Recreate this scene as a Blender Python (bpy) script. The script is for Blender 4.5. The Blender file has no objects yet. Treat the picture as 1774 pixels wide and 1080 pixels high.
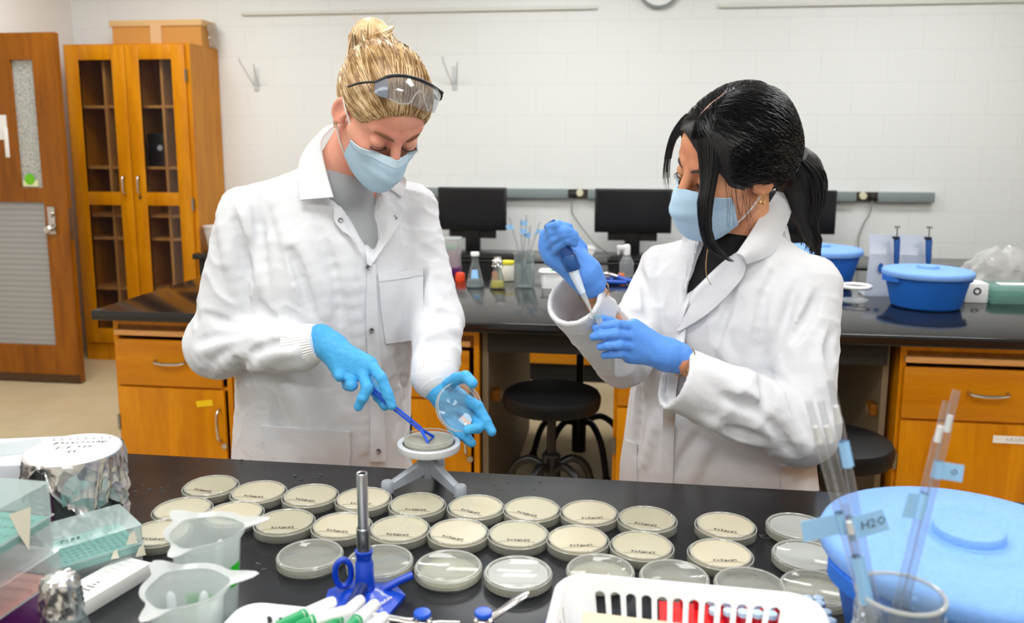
import bpy, bmesh, math, random
import numpy as np
from mathutils import Vector, Matrix, Euler
from mathutils.bvhtree import BVHTree
random.seed(7); rng=np.random.default_rng(7)
SC=bpy.context.scene; COL=SC.collection
PI=math.pi
def V(*a): return Vector(a)
# ---------------------------------------------------------------- camera
F_PX=1453.0; C_Y=485.0
PITCH,YAW,ROLL=math.radians(9.056),math.radians(7.617),math.radians(.179)
CAM_Z=1.52
_fw=V(-math.sin(YAW)*math.cos(PITCH),math.cos(YAW)*math.cos(PITCH),-math.sin(PITCH))
_r0=V(math.cos(YAW),math.sin(YAW),0); _u0=_r0.cross(_fw)
_rt=_r0*math.cos(ROLL)+_u0*math.sin(ROLL); _up=_u0*math.cos(ROLL)-_r0*math.sin(ROLL)
cam_d=bpy.data.cameras.new('camera'); cam=bpy.data.objects.new('camera',cam_d); COL.objects.link(cam)
cam.matrix_world=Matrix(((_rt.x,_up.x,-_fw.x,0),(_rt.y,_up.y,-_fw.y,0),(_rt.z,_up.z,-_fw.z,CAM_Z),(0,0,0,1)))
cam_d.sensor_width=36; cam_d.sensor_fit='HORIZONTAL'; cam_d.lens=36*F_PX/1774
cam_d.shift_y=-(540-C_Y)/1774; cam_d.clip_start=.05
cam_d.dof.use_dof=True; cam_d.dof.focus_distance=1.62; cam_d.dof.aperture_fstop=4.6
SC.camera=cam
def _ray(x,y): return _rt*(x-887)+_up*(C_Y-y)+_fw*F_PX
def atz(x,y,z):                       # point of the horizontal plane z seen at a photo position
    d=_ray(x,y); return V(0,0,CAM_Z)+d*((z-CAM_Z)/d.z)
def aty(x,y,Y):                       # point of the upright plane at depth Y
    d=_ray(x,y); return V(0,0,CAM_Z)+d*(Y/d.y)
# ---------------------------------------------------------------- mesh helpers
class MB:
    def __init__(s): s.v=[]; s.f=[]; s.sm=[]
    def add(s,vs,fs,smooth=False):
        n=len(s.v); s.v+= [tuple(v) for v in vs]; s.f+=[tuple(i+n for i in f) for f in fs]; s.sm+=[smooth]*len(fs); return s
    def bm(s,b,smooth=False,M=None):
        b.verts.index_update()
        s.add([(M@v.co if M else v.co) for v in b.verts],[[v.index for v in f.verts] for f in b.faces],smooth); b.free(); return s
    def box(s,c,d,bev=0,seg=2,rot=None,smooth=None):
        b=bmesh.new(); bmesh.ops.create_cube(b,size=1)
        for v in b.verts: v.co=Vector((v.co.x*d[0],v.co.y*d[1],v.co.z*d[2]))
        if bev>0: bmesh.ops.bevel(b,geom=list(b.edges),offset=bev,segments=seg,profile=.5,affect='EDGES')
        M=Matrix.Translation(Vector(c))
        if rot is not None: M=M@(rot if isinstance(rot,Matrix) else Euler(rot).to_matrix().to_4x4())
        return s.bm(b,bool(smooth),M)
    def bb(s,x0,x1,y0,y1,z0,z1,bev=0,seg=2):
        return s.box(((x0+x1)/2,(y0+y1)/2,(z0+z1)/2),(x1-x0,y1-y0,z1-z0),bev,seg)
    def lathe(s,prof,c=(0,0,0),n=40,M=None,sx=1,sy=1,smooth=True,close=False):
        vs=[];fs=[];m=len(prof)
        for i in range(n):
            a=2*PI*i/n
            for r,z in prof: vs.append(Vector((c[0]+r*math.cos(a)*sx,c[1]+r*math.sin(a)*sy,c[2]+z)))
        for i in range(n):
            j=(i+1)%n
            for k in range(m-1 if not close else m):
                k2=(k+1)%m
                fs.append((i*m+k,j*m+k,j*m+k2,i*m+k2))
        if not close:
            for k,fl in ((0,True),(m-1,False)):
                if prof[k][0]>1e-6:
                    pass
        if M: vs=[M@v for v in vs]
        return s.add(vs,fs,smooth)
    def tube(s,pts,r,n=10,cap=True,closed=False,smooth=True,flat=1.0):
        pts=[Vector(p) for p in pts]; N=len(pts)
        rs=r if hasattr(r,'__len__') else [r]*N
        vs=[];fs=[]; prev=None
        for i,p in enumerate(pts):
            if closed: t=(pts[(i+1)%N]-pts[i-1])
            else: t=pts[min(i+1,N-1)]-pts[max(i-1,0)]
            t.normalize()
            if prev is None:
                a=Vector((0,0,1)) if abs(t.z)<.9 else Vector((1,0,0)); u=t.cross(a).normalized()
            else: u=(prev-t*prev.dot(t)).normalized()
            prev=u; w=t.cross(u)
            for k in range(n):
                an=2*PI*k/n; vs.append(p+u*rs[i]*math.cos(an)+w*rs[i]*math.sin(an)*flat)
        for i in range(N if closed else N-1):
            j=(i+1)%N
            for k in range(n):
                k2=(k+1)%n; fs.append((i*n+k,i*n+k2,j*n+k2,j*n+k))
        if cap and not closed:
            fs.append(tuple(reversed(range(n)))); fs.append(tuple((N-1)*n+k for k in range(n)))
        return s.add(vs,fs,smooth)
    def cyl(s,c,r,h,n=32,bev=0,M=None,r2=None):       # base centre c, closed
        r2=r if r2 is None else r2
        if bev: pr=[(0,0),(r-bev,0),(r-bev*.3,bev*.3),(r,bev),(r2,h-bev),(r2-bev*.3,h-bev*.3),(r2-bev,h),(0,h)]
        else: pr=[(0,0),(r,0),(r,0),(r2,h),(r2,h),(0,h)]
        return s.lathe(pr,c,n,M,smooth=bool(bev) )
    def prism(s,poly,z0,z1,M=None,smooth=False):        # polygon in xy, extruded in z
        n=len(poly); vs=[Vector((x,y,z0)) for x,y in poly]+[Vector((x,y,z1)) for x,y in poly]
        if M: vs=[M@v for v in vs]
        fs=[tuple(reversed(range(n))),tuple(range(n,2*n))]+[(i,(i+1)%n,n+(i+1)%n,n+i) for i in range(n)]
        return s.add(vs,fs,smooth)
    def loft(s,rings,closed=True,cap=False,smooth=True):
        n=len(rings[0]); vs=[p for r in rings for p in r]; fs=[]
        for i in range(len(rings)-1):
            for k in range(n if closed else n-1):
                k2=(k+1)%n; fs.append((i*n+k,i*n+k2,(i+1)*n+k2,(i+1)*n+k))
        if cap: fs.append(tuple(reversed(range(n)))); fs.append(tuple((len(rings)-1)*n+k for k in range(n)))
        return s.add(vs,fs,smooth)
    def xf(s,M):
        s.v=[tuple(M@Vector(v)) for v in s.v]; return s
def mesh_of(name,mb,mat,autosm=True):
    me=bpy.data.meshes.new(name); me.from_pydata(mb.v,[],mb.f)
    me.polygons.foreach_set('use_smooth',mb.sm); 
    b=bmesh.new(); b.from_mesh(me); bmesh.ops.remove_doubles(b,verts=b.verts,dist=1e-6)
    bmesh.ops.recalc_face_normals(b,faces=b.faces); b.to_mesh(me); b.free()
    if autosm:
        me.set_sharp_from_angle(angle=math.radians(38))
    me.materials.append(mat); me.update(); return me
ORIGIN={}
def obj(name,mb,mat,parent=None,local=False,label=None):
    """link one mesh object; mesh given in world coordinates unless local"""
    if parent is not None and not local:
        o0=ORIGIN.get(parent.name,Vector((0,0,0)))
        mb.v=[tuple(Vector(v)-o0) for v in mb.v]
    o=bpy.data.objects.new(name,mesh_of(name,mb,mat)); COL.objects.link(o)
    if parent is not None:
        o.parent=parent; ORIGIN[o.name]=ORIGIN.get(parent.name,Vector((0,0,0)))
    if label: o['label']=label
    return o
def thing(name,label,cat,loc=(0,0,0),group=None,kind=None):
    o=bpy.data.objects.new(name,None); COL.objects.link(o); o.empty_display_size=.05
    o.location=loc; ORIGIN[o.name]=Vector(loc); tag(o,label,cat,group,kind); return o
def tag(o,label=None,cat=None,group=None,kind=None):
    if label: o['label']=label
    if cat: o['category']=cat
    if group: o['group']=group
    if kind: o['kind']=kind
    return o
def struct(name,mb,mat,parent=None,label=None,cat=None):
    o=obj(name,mb,mat,parent); 
    if parent is None: o['kind']='structure'
    if label: o['label']=label
    if cat: o['category']=cat
    return o
def dup(root,loc,rotz=0,label=None,group=None,mats=None):
    r=root.copy(); COL.objects.link(r); r.location=loc; r.rotation_euler=(0,0,rotz)
    if label: r['label']=label
    if group: r['group']=group
    for ch in list(root.children):
        c=ch.copy(); COL.objects.link(c); c.parent=r
        for g in list(ch.children):
            d=g.copy(); COL.objects.link(d); d.parent=c
    return r
def text_mb(s,size,M,depth=.0002,shear=0.0,res=2):
    cu=bpy.data.curves.new('t','FONT'); cu.body=s; cu.size=size; cu.extrude=depth; cu.align_x='CENTER'; cu.align_y='CENTER'; cu.shear=shear; cu.resolution_u=res
    o=bpy.data.objects.new('t',cu); COL.objects.link(o)
    dg=bpy.context.evaluated_depsgraph_get(); me=o.evaluated_get(dg).to_mesh()
    mb=MB().add([M@v.co for v in me.vertices],[tuple(p.vertices) for p in me.polygons])
    o.evaluated_get(dg).to_mesh_clear(); bpy.data.objects.remove(o); bpy.data.curves.remove(cu); return mb
def smooth_path(pts,n=8):
    P=[Vector(p) for p in pts]; out=[]
    for i in range(len(P)-1):
        p0=P[max(i-1,0)];p1=P[i];p2=P[i+1];p3=P[min(i+2,len(P)-1)]
        for k in range(n):
            t=k/n; out.append(.5*((2*p1)+(p2-p0)*t+(2*p0-5*p1+4*p2-p3)*t*t+(3*p1-p0-3*p2+p3)*t**3))
    out.append(P[-1]); return out
# ---------------------------------------------------------------- materials
def srgb(r,g,b):
    f=lambda c:(c/255/12.92 if c/255<=.04045 else ((c/255+.055)/1.055)**2.4)
    return (f(r),f(g),f(b),1)
def new_mat(name):
    m=bpy.data.materials.new(name); m.use_nodes=True; nt=m.node_tree
    return m,nt,nt.nodes['Principled BSDF'],nt.nodes['Material Output']
def setp(p,**k):
    names={'color':'Base Color','rough':'Roughness','metal':'Metallic','ior':'IOR','trans':'Transmission Weight','alpha':'Alpha','spec':'Specular IOR Level',
      'sss':'Subsurface Weight','coat':'Coat Weight','coatr':'Coat Roughness','sheen':'Sheen Weight','aniso':'Anisotropic'}
    for a,b in k.items(): p.inputs[names[a]].default_value=b
def mat(name,col,rough=.5,metal=0,noise=0,nscale=20,bump=0,bscale=60,**k):
    m,nt,p,out=new_mat(name); setp(p,color=srgb(*col),rough=rough,metal=metal,**k)
    if noise or bump:
        tc=nt.nodes.new('ShaderNodeTexCoord')
        n=nt.nodes.new('ShaderNodeTexNoise'); n.inputs['Scale'].default_value=nscale; n.inputs['Detail'].default_value=4
        nt.links.new(tc.outputs['Object'],n.inputs['Vector'])
        if noise:
            c=srgb(*col); mx=nt.nodes.new('ShaderNodeMix'); mx.data_type='RGBA'
            mx.inputs[6].default_value=tuple(min(1,x*(1+noise)) for x in c[:3])+(1,); mx.inputs[7].default_value=tuple(x*(1-noise) for x in c[:3])+(1,)
            nt.links.new(n.outputs['Fac'],mx.inputs[0]); nt.links.new(mx.outputs[2],p.inputs['Base Color'])
        if bump:
            n2=nt.nodes.new('ShaderNodeTexNoise'); n2.inputs['Scale'].default_value=bscale; n2.inputs['Detail'].default_value=3
            nt.links.new(tc.outputs['Object'],n2.inputs['Vector'])
            b=nt.nodes.new('ShaderNodeBump'); b.inputs['Strength'].default_value=bump; b.inputs['Distance'].default_value=.004
            nt.links.new(n2.outputs['Fac'],b.inputs['Height']); nt.links.new(b.outputs[0],p.inputs['Normal'])
    return m
def clear_mat(name,tint=(255,255,255),haze=.12,rough=.08,hazecol=(225,230,230),gloss=1.0,ior=1.45,edge=.35):
    """thin clear or frosted plastic / glass wall: transparency, Fresnel gloss and a little haze"""
    m,nt,p,out=new_mat(name); nt.nodes.remove(p)
    tr=nt.nodes.new('ShaderNodeBsdfTransparent'); tr.inputs[0].default_value=srgb(*tint)
    df=nt.nodes.new('ShaderNodeBsdfDiffuse'); df.inputs[0].default_value=srgb(*hazecol)
    tl=nt.nodes.new('ShaderNodeBsdfTranslucent'); tl.inputs[0].default_value=srgb(*hazecol)
    dd=nt.nodes.new('ShaderNodeMixShader'); dd.inputs[0].default_value=.45
    gl=nt.nodes.new('ShaderNodeBsdfGlossy'); gl.inputs['Roughness'].default_value=rough
    fr=nt.nodes.new('ShaderNodeLayerWeight'); fr.inputs['Blend'].default_value=.5
    pw=nt.nodes.new('ShaderNodeMath'); pw.operation='POWER'; pw.inputs[1].default_value=4.5
    f0=((ior-1)/(ior+1))**2
    ml=nt.nodes.new('ShaderNodeMath'); ml.operation='MULTIPLY_ADD'; ml.inputs[1].default_value=(1-f0)*.8*gloss; ml.inputs[2].default_value=f0*gloss
    m1=nt.nodes.new('ShaderNodeMixShader'); m2=nt.nodes.new('ShaderNodeMixShader')
    L=nt.links.new
    hz=nt.nodes.new('ShaderNodeMath'); hz.operation='POWER'; hz.inputs[1].default_value=3.0; L(fr.outputs['Facing'],hz.inputs[0])
    h2=nt.nodes.new('ShaderNodeMath'); h2.operation='MULTIPLY_ADD'; h2.use_clamp=True; h2.inputs[1].default_value=edge; h2.inputs[2].default_value=haze; L(hz.outputs[0],h2.inputs[0]); L(h2.outputs[0],m1.inputs[0])  # whiter toward grazing edges, painting in the highlights of clear walls
    L(df.outputs[0],dd.inputs[1]);L(tl.outputs[0],dd.inputs[2]);L(tr.outputs[0],m1.inputs[1]);L(dd.outputs[0],m1.inputs[2])
    L(fr.outputs['Facing'],pw.inputs[0]);L(pw.outputs[0],ml.inputs[0]);L(ml.outputs[0],m2.inputs[0]);L(m1.outputs[0],m2.inputs[1]);L(gl.outputs[0],m2.inputs[2]);L(m2.outputs[0],out.inputs[0])
    return m
def wood(name,col,dark,scale=(6,6,.7),rough=.35,vert=True,contrast=.5):
    m,nt,p,out=new_mat(name); L=nt.links.new
    tc=nt.nodes.new('ShaderNodeTexCoord'); mp=nt.nodes.new('ShaderNodeMapping'); mp.inputs['Scale'].default_value=scale
    L(tc.outputs['Object'],mp.inputs[0])
    n=nt.nodes.new('ShaderNodeTexNoise'); n.inputs['Scale'].default_value=3; n.inputs['Detail'].default_value=6; n.inputs['Distortion'].default_value=.6
    L(mp.outputs[0],n.inputs['Vector'])
    w=nt.nodes.new('ShaderNodeTexNoise'); w.inputs['Scale'].default_value=28; w.inputs['Detail'].default_value=3; L(mp.outputs[0],w.inputs['Vector'])
    ad=nt.nodes.new('ShaderNodeMath'); ad.operation='MULTIPLY_ADD'; ad.inputs[1].default_value=.35; L(w.outputs['Fac'],ad.inputs[0]); L(n.outputs['Fac'],ad.inputs[2])
    r=nt.nodes.new('ShaderNodeValToRGB'); r.color_ramp.elements[0].position=.42; r.color_ramp.elements[1].position=.95
    r.color_ramp.elements[0].color=srgb(*col); r.color_ramp.elements[1].color=srgb(*dark); L(ad.outputs[0],r.inputs[0])
    L(r.outputs[0],p.inputs['Base Color']); setp(p,rough=rough,coat=.04,coatr=.15,spec=.3); return m
M={}
M['wood']=wood('varnished_oak',(220,146,6),(186,110,2))
M['wood_h']=wood('varnished_oak_wide_grain',(212,138,8),(180,104,2),scale=(.7,6,6))
M['wood_lip']=wood('worn_light_wood',(226,170,104),(186,126,66),scale=(.7,6,6))
M['wood_dark']=wood('dark_oak',(140,84,6),(104,58,3))
M['wood_in']=wood('oak_interior',(232,172,96),(196,134,62))
M['door_wood']=wood('door_walnut',(160,94,8),(116,62,3))
M['black']=mat('black_plastic',(14,14,16),.4)
M['black_soft']=mat('black_vinyl',(11,11,12),.5,bump=.1,spec=.2)
M['rubber']=mat('black_rubber',(22,22,23),.7)
M['chrome']=mat('brushed_chrome',(200,198,196),.22,1,noise=.1)
M['steel']=mat('grey_steel',(150,152,154),.3,1)
M['white']=mat('white_plastic',(240,240,240),.35)
M['paper']=mat('white_paper',(240,240,238),.8,noise=.02)
M['card']=mat('brown_cardboard',(208,150,76),.85,noise=.06,nscale=9)
M['card_light']=mat('pale_cardboard_edge',(222,184,128),.85,noise=.04)
M['tape_tan']=mat('packing_tape',(226,186,140),.3)
M['ink']=mat('black_ink',(18,18,20),.6)
M['blue_tape']=mat('light_blue_label_tape',(150,200,245),.7,noise=.03)
M['yellow']=mat('yellow_tape',(245,205,0),.6)
M['wallcase']=mat('grey_painted_steel',(134,146,146),.45,noise=.03)
# ================================================================= the room
def wall_mat(name,col,u='X'):
    m,nt,p,out=new_mat(name); L=nt.links.new
    tc=nt.nodes.new('ShaderNodeTexCoord'); mp=nt.nodes.new('ShaderNodeMapping')
    mp.inputs['Rotation'].default_value=(PI/2,0,0) if u=='X' else (PI/2,0,PI/2)
    L(tc.outputs['Object'],mp.inputs[0])
    br=nt.nodes.new('ShaderNodeTexBrick'); br.offset=.5; br.squash=1
    br.inputs['Scale'].default_value=1; br.inputs['Brick Width'].default_value=.412; br.inputs['Row Height'].default_value=.2068
    br.inputs['Mortar Size'].default_value=.0045; br.inputs['Mortar Smooth'].default_value=.6
    br.inputs['Color1'].default_value=srgb(*col); br.inputs['Color2'].default_value=srgb(*(c-1 for c in col)); br.inputs['Mortar'].default_value=srgb(*(c-7 for c in col))
    sep=nt.nodes.new('ShaderNodeSeparateXYZ'); cb=nt.nodes.new('ShaderNodeCombineXYZ'); nt.nodes.remove(mp)
    L(tc.outputs['Object'],sep.inputs[0]); L(sep.outputs['X' if u=='X' else 'Y'],cb.inputs[0])
    ad=nt.nodes.new('ShaderNodeMath'); ad.operation='ADD'; ad.inputs[1].default_value=-.072; L(sep.outputs['Z'],ad.inputs[0]); L(ad.outputs[0],cb.inputs[1])
    L(cb.outputs[0],br.inputs['Vector'])
    nz=nt.nodes.new('ShaderNodeTexNoise'); nz.inputs['Scale'].default_value=55; nz.inputs['Detail'].default_value=5; L(tc.outputs['Object'],nz.inputs['Vector'])
    mm=nt.nodes.new('ShaderNodeMath'); mm.operation='MULTIPLY_ADD'; mm.inputs[1].default_value=-1; L(br.outputs['Fac'],mm.inputs[0])
    m3=nt.nodes.new('ShaderNodeMath'); m3.operation='MULTIPLY'; m3.inputs[1].default_value=.25; L(nz.outputs['Fac'],m3.inputs[0]); L(m3.outputs[0],mm.inputs[2])
    b=nt.nodes.new('ShaderNodeBump'); b.inputs['Strength'].default_value=.22; b.inputs['Distance'].default_value=.004; L(mm.outputs[0],b.inputs['Height'])
    L(b.outputs[0],p.inputs['Normal']); L(br.outputs['Color'],p.inputs['Base Color']); setp(p,rough=.55); return m
M['wall']=wall_mat('painted_block_wall',(236,238,237))
M['wall_y']=wall_mat('painted_block_wall_side',(240,236,231),'Y')
M['plaster']=mat('painted_plaster',(240,236,232),.7,bump=.05)
M['ceil']=mat('ceiling_tile',(240,240,238),.9,bump=.2,bscale=120)
def floor_mat():
    m,nt,p,out=new_mat('vinyl_floor_tile'); L=nt.links.new
    tc=nt.nodes.new('ShaderNodeTexCoord'); br=nt.nodes.new('ShaderNodeTexBrick'); br.offset=0
    br.inputs['Scale'].default_value=1; br.inputs['Brick Width'].default_value=.305; br.inputs['Row Height'].default_value=.305; br.inputs['Mortar Size'].default_value=.0015
    br.inputs['Color1'].default_value=srgb(214,196,160); br.inputs['Color2'].default_value=srgb(208,190,152); br.inputs['Mortar'].default_value=srgb(190,170,134)
    L(tc.outputs['Object'],br.inputs['Vector'])
    n=nt.nodes.new('ShaderNodeTexNoise'); n.inputs['Scale'].default_value=5; n.inputs['Detail'].default_value=8; L(tc.outputs['Object'],n.inputs['Vector'])
    mx=nt.nodes.new('ShaderNodeMix'); mx.data_type='RGBA'; mx.blend_type='MULTIPLY'; mx.inputs[0].default_value=.25
    L(br.outputs['Color'],mx.inputs[6]); L(n.outputs['Fac'],mx.inputs[7]); L(mx.outputs[2],p.inputs['Base Color']); setp(p,rough=.3); return m
M['floor']=floor_mat()
X0,X1,Y0,Y1,ZC=-5.0,4.2,-3.0,5.8,3.0
struct('floor',MB().bb(X0-.1,X1+.1,Y0-.1,Y1+.1,-.1,0),M['floor'])
struct('ceiling',MB().bb(X0-.1,X1+.1,Y0-.1,Y1+.1,ZC,ZC+.1),M['ceil'])
struct('wall_back',MB().bb(X0-.1,X1+.1,Y1,Y1+.1,0,ZC),M['wall'])
wl=MB().bb(X0-.1,X0,Y0,Y1,0,ZC); struct('wall_left',wl,M['wall_y'])
struct('wall_left_return',MB().bb(X0,-3.985,5.0,Y1,0,ZC),M['plaster'])
struct('wall_right',MB().bb(X1,X1+.1,Y0,Y1,0,ZC),M['wall_y'])
struct('wall_front',MB().bb(X0-.1,X1+.1,Y0-.1,Y0,0,ZC),M['wall'])
struct('baseboard_left',MB().bb(-3.986,-3.97,4.99,5.42,0,.115),M['rubber'])
struct('baseboard_back',MB().bb(-2.88,-2.0,5.785,5.8,0,.1),M['rubber'])
# map rails high on the back wall
M['rail']=mat('cream_rail',(226,226,220),.5)
struct('trim_1',MB().bb(-2.69,-.21,5.775,5.8,2.418,2.445,.003),M['rail'],label='long cream rail on the wall over the blond person',cat='rail')
struct('trim_2',MB().bb(.573,2.75,5.775,5.8,2.412,2.445,.003),M['rail'],label='long cream rail on the wall at top right, right of the clock',cat='rail')
# ceiling lights
def emit(name,col,s):
    m,nt,p,out=new_mat(name); setp(p,color=srgb(*col)); p.inputs['Emission Color'].default_value=srgb(*col); p.inputs['Emission Strength'].default_value=s; return m
M['diffuser']=emit('lit_diffuser',(255,255,252),3.0)
LAMPS=[(-2.6,.6),(-.4,.6),(1.8,.6),(-2.6,2.6),(-.4,2.6),(1.8,2.6),(-2.9,4.4),(-.4,4.4),(1.8,4.4),(-.4,-1.4),(1.8,-1.4),(-2.6,-1.4)]
for i,(x,y) in enumerate(LAMPS):
    t=thing('ceiling_light','recessed fluorescent ceiling light with white frame','ceiling light',(x,y,ZC),'ceiling lights over the lab')
    fr=MB()
    for a,b,c,d in ((-.62,.62,-.32,-.29),(-.62,.62,.29,.32),(-.62,-.59,-.29,.29),(.59,.62,-.29,.29)): fr.bb(x+a,x+b,y+c,y+d,ZC-.03,ZC)
    obj('light_frame',fr,M['white'],t)
    obj('diffuser',MB().bb(x-.59,x+.59,y-.29,y+.29,ZC-.012,ZC-.004),M['diffuser'],t)
    ld=bpy.data.lights.new('tube_light','AREA'); ld.shape='RECTANGLE'; ld.size=1.15; ld.size_y=.55; ld.energy=20; ld.color=(.965,.985,1)
    lo=bpy.data.objects.new('tube_light',ld); COL.objects.link(lo); lo.location=(x,y,ZC-.035)
w=bpy.data.worlds.new('room_air'); SC.world=w; w.use_nodes=True; w.node_tree.nodes['Background'].inputs[0].default_value=(.9,.95,1,1); w.node_tree.nodes['Background'].inputs[1].default_value=.3
SC.view_settings.view_transform='Standard'; SC.view_settings.look='None'; SC.view_settings.gamma=1; SC.view_settings.use_curve_mapping=False
SC.view_settings.exposure=0.0
# ---------------------------------------------------------------- the open door
d=bpy.data.objects.new('door_1',None); COL.objects.link(d); d.location=(-3.9,4.8,0); ORIGIN['door_1']=V(-3.9,4.8,0); tag(d,'brown wooden door standing open at the left edge','door',kind='structure')
dx0,dx1,dy0,dy1=-4.33,-3.43,4.80,4.845
lf=MB()
lf.bb(dx0,-4.12,dy0,dy1,.01,2.19); lf.bb(-3.585,dx1,dy0,dy1,.01,2.19)
lf.bb(-4.12,-3.585,dy0,dy1,.01,.25); lf.bb(-4.12,-3.585,dy0,dy1,1.165,1.255); lf.bb(-4.12,-3.585,dy0,dy1,2.03,2.19)
lf.bb(-4.12,-3.735,dy0,dy1,1.255,2.03); 
obj('leaf',lf,M['door_wood'],d)
kick=MB().bb(dx0,dx1,dy0-.002,dy0,.012,.06); obj('kick_strip',kick,mat('worn_door_foot',(74,44,16),.5),d)
m,nt,p,out=new_mat('ribbed_privacy_glass'); setp(p,color=srgb(176,180,176),rough=.25)
tc=nt.nodes.new('ShaderNodeTexCoord'); vo=nt.nodes.new('ShaderNodeTexVoronoi'); vo.inputs['Scale'].default_value=70; nt.links.new(tc.outputs['Object'],vo.inputs['Vector'])
rp=nt.nodes.new('ShaderNodeValToRGB'); rp.color_ramp.elements[0].color=srgb(206,208,204); rp.color_ramp.elements[1].color=srgb(140,144,142); nt.links.new(vo.outputs['Distance'],rp.inputs[0]); nt.links.new(rp.outputs[0],p.inputs['Base Color'])
bu=nt.nodes.new('ShaderNodeBump'); bu.inputs['Strength'].default_value=.6; nt.links.new(vo.outputs['Distance'],bu.inputs['Height']); nt.links.new(bu.outputs[0],p.inputs['Normal'])
M['ribbed']=m
obj('narrow_pane',MB().bb(-3.735,-3.585,dy0+.02,dy0+.026,1.255,2.03),M['ribbed'],d)
m,nt,p,out=new_mat('slatted_screen'); setp(p,color=srgb(150,150,152),rough=.5)
tc=nt.nodes.new('ShaderNodeTexCoord'); wv=nt.nodes.new('ShaderNodeTexWave'); wv.bands_direction='Z'; wv.inputs['Scale'].default_value=9; wv.inputs['Distortion'].default_value=.6; nt.links.new(tc.outputs['Object'],wv.inputs['Vector'])
rp=nt.nodes.new('ShaderNodeValToRGB'); rp.color_ramp.elements[0].color=srgb(150,151,154); rp.color_ramp.elements[1].color=srgb(166,167,168); nt.links.new(wv.outputs['Fac'],rp.inputs[0]); nt.links.new(rp.outputs[0],p.inputs['Base Color'])
obj('lower_screen',MB().bb(-4.12,-3.585,dy0+.015,dy0+.025,.25,1.165),m,d)
sk=MB().bb(-3.725,-3.625,dy0+.012,dy0+.019,1.262,1.30); st=obj('sticker',sk,mat('cream_sticker',(232,236,190),.6),d)
gb=MB().lathe([(0,0),(.034,0),(.034,.002),(0,.002)],n=24,M=Matrix.Translation((-3.675,dy0+.0115,1.308))@Matrix.Rotation(PI/2,4,'X')); obj('green_dome',gb,mat('green_sticker_ink',(110,196,20),.6),st)
lk=MB().bb(-3.565,-3.515,dy0-.006,dy0,.965,1.14,.004); lp=obj('lock_plate',lk,M['chrome'],d)
kn=MB().lathe([(.0,.055),(.02,.052),(.027,.04),(.024,.025),(.012,.015),(.012,0)],n=24,M=Matrix.Translation((-3.542,dy0-.006,1.0))@Matrix.Rotation(PI/2,4,'X')); obj('knob',kn,M['chrome'],lp)
cy=MB().lathe([(0,.02),(.015,.018),(.018,0)],n=20,M=Matrix.Translation((-3.535,dy0-.006,1.09))@Matrix.Rotation(PI/2,4,'X')); obj('lock_cylinder',cy,M['chrome'],lp)
ed=MB().bb(dx1-.0005,dx1+.002,dy0+.01,dy0+.035,.93,1.13); obj('edge_plate',ed,M['steel'],d)
wp=MB().bb(-4.06,-3.79,dy0-.003,dy0,1.55,1.70).bb(-3.81,-3.785,dy0-.012,dy0,1.44,1.62,.004); obj('sign_holder',wp,M['paper'],d)

# ---------------------------------------------------------------- tall glazed cabinet
cb=thing('display_cabinet','tall honey wooden cabinet with two glazed doors by the left wall','cabinet',(-3.33,5.6,0))
cx0,cx1,cy0,cy1,ch=-3.79,-2.885,5.40,5.795,2.19
ca=MB(); T=.022
ca.bb(cx0,cx0+T,cy0,cy1,0,ch).bb(cx1-T,cx1,cy0,cy1,0,ch).bb(cx0+T,cx1-T,cy0,cy1,ch-.03,ch).bb(cx0+T,cx1-T,cy0,cy1,.0,.12).bb(cx0+T,cx1-T,cy1-.012,cy1,.12,ch-.03)
ca.bb(cx0-.001,cx0+.04,cy0-.004,cy0-.0005,.121,ch-.001); ca.bb(cx1-.045,cx1+.001,cy0-.004,cy0-.0005,.121,ch-.001)
obj('carcass',ca,M['wood'],cb)
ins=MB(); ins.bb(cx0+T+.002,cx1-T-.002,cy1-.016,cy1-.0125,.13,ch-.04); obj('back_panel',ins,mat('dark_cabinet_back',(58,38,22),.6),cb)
for z in (1.77,1.355,1.02,.86,.50): obj('shelf',MB().bb(cx0+T,cx1-T,cy0+.06,cy1-.017,z,z+.018),M['wood_in'],cb)
obj('divider',MB().bb(-3.35,-3.32,cy0+.05,cy1-.017,.12,ch-.03),M['wood_in'],cb)
for xx in (-3.545,-3.125): obj('divider',MB().bb(xx-.009,xx+.009,cy0+.05,cy1-.017,.12,ch-.03),M['wood_in'],cb)
M['cab_glass']=clear_mat('cabinet_glass',(240,240,242),.03,.05,(120,130,140),gloss=.7,edge=.05)
def glazed(x0,x1,hx):
    dr=MB(); st_=.095
    yA,yB=cy0-.022,cy0-.001
    dr.bb(x0,x0+st_,yA,yB,.13,ch-.012,.002).bb(x1-st_,x1,yA,yB,.13,ch-.012,.002)
    for z0,z1 in ((.13,.235),(1.11,1.2),(2.085,ch-.012)): dr.bb(x0+st_,x1-st_,yA,yB,z0,z1,.002)
    o=obj('door',dr,M['wood'],cb)
    for z0,z1 in ((.235,1.11),(1.2,2.085)): obj('pane',MB().bb(x0+st_-.004,x1-st_+.004,cy0-.013,cy0-.009,z0-.004,z1+.004),M['cab_glass'],o)
    h=MB().tube(smooth_path([(hx,yA,1.31),(hx,yA-.03,1.30),(hx,yA-.034,1.25),(hx,yA-.03,1.20),(hx,yA,1.19)]),.006,8); obj('handle',h,M['chrome'],o)
    return o
glazed(-3.772,-3.343,-3.395); dr=glazed(-3.337,-2.915,-3.285)
lk=MB().lathe([(0,.006),(.011,.006),(.012,0)],n=16,M=Matrix.Translation((-3.29,cy0-.022,1.165))@Matrix.Rotation(PI/2,4,'X')); obj('keyhole',lk,M['chrome'],dr)
for z in (1.98,1.12,.35): obj('hinge',MB().bb(-2.918,-2.906,cy0-.026,cy0-.002,z-.04,z+.04),M['steel'],cb)
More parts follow.
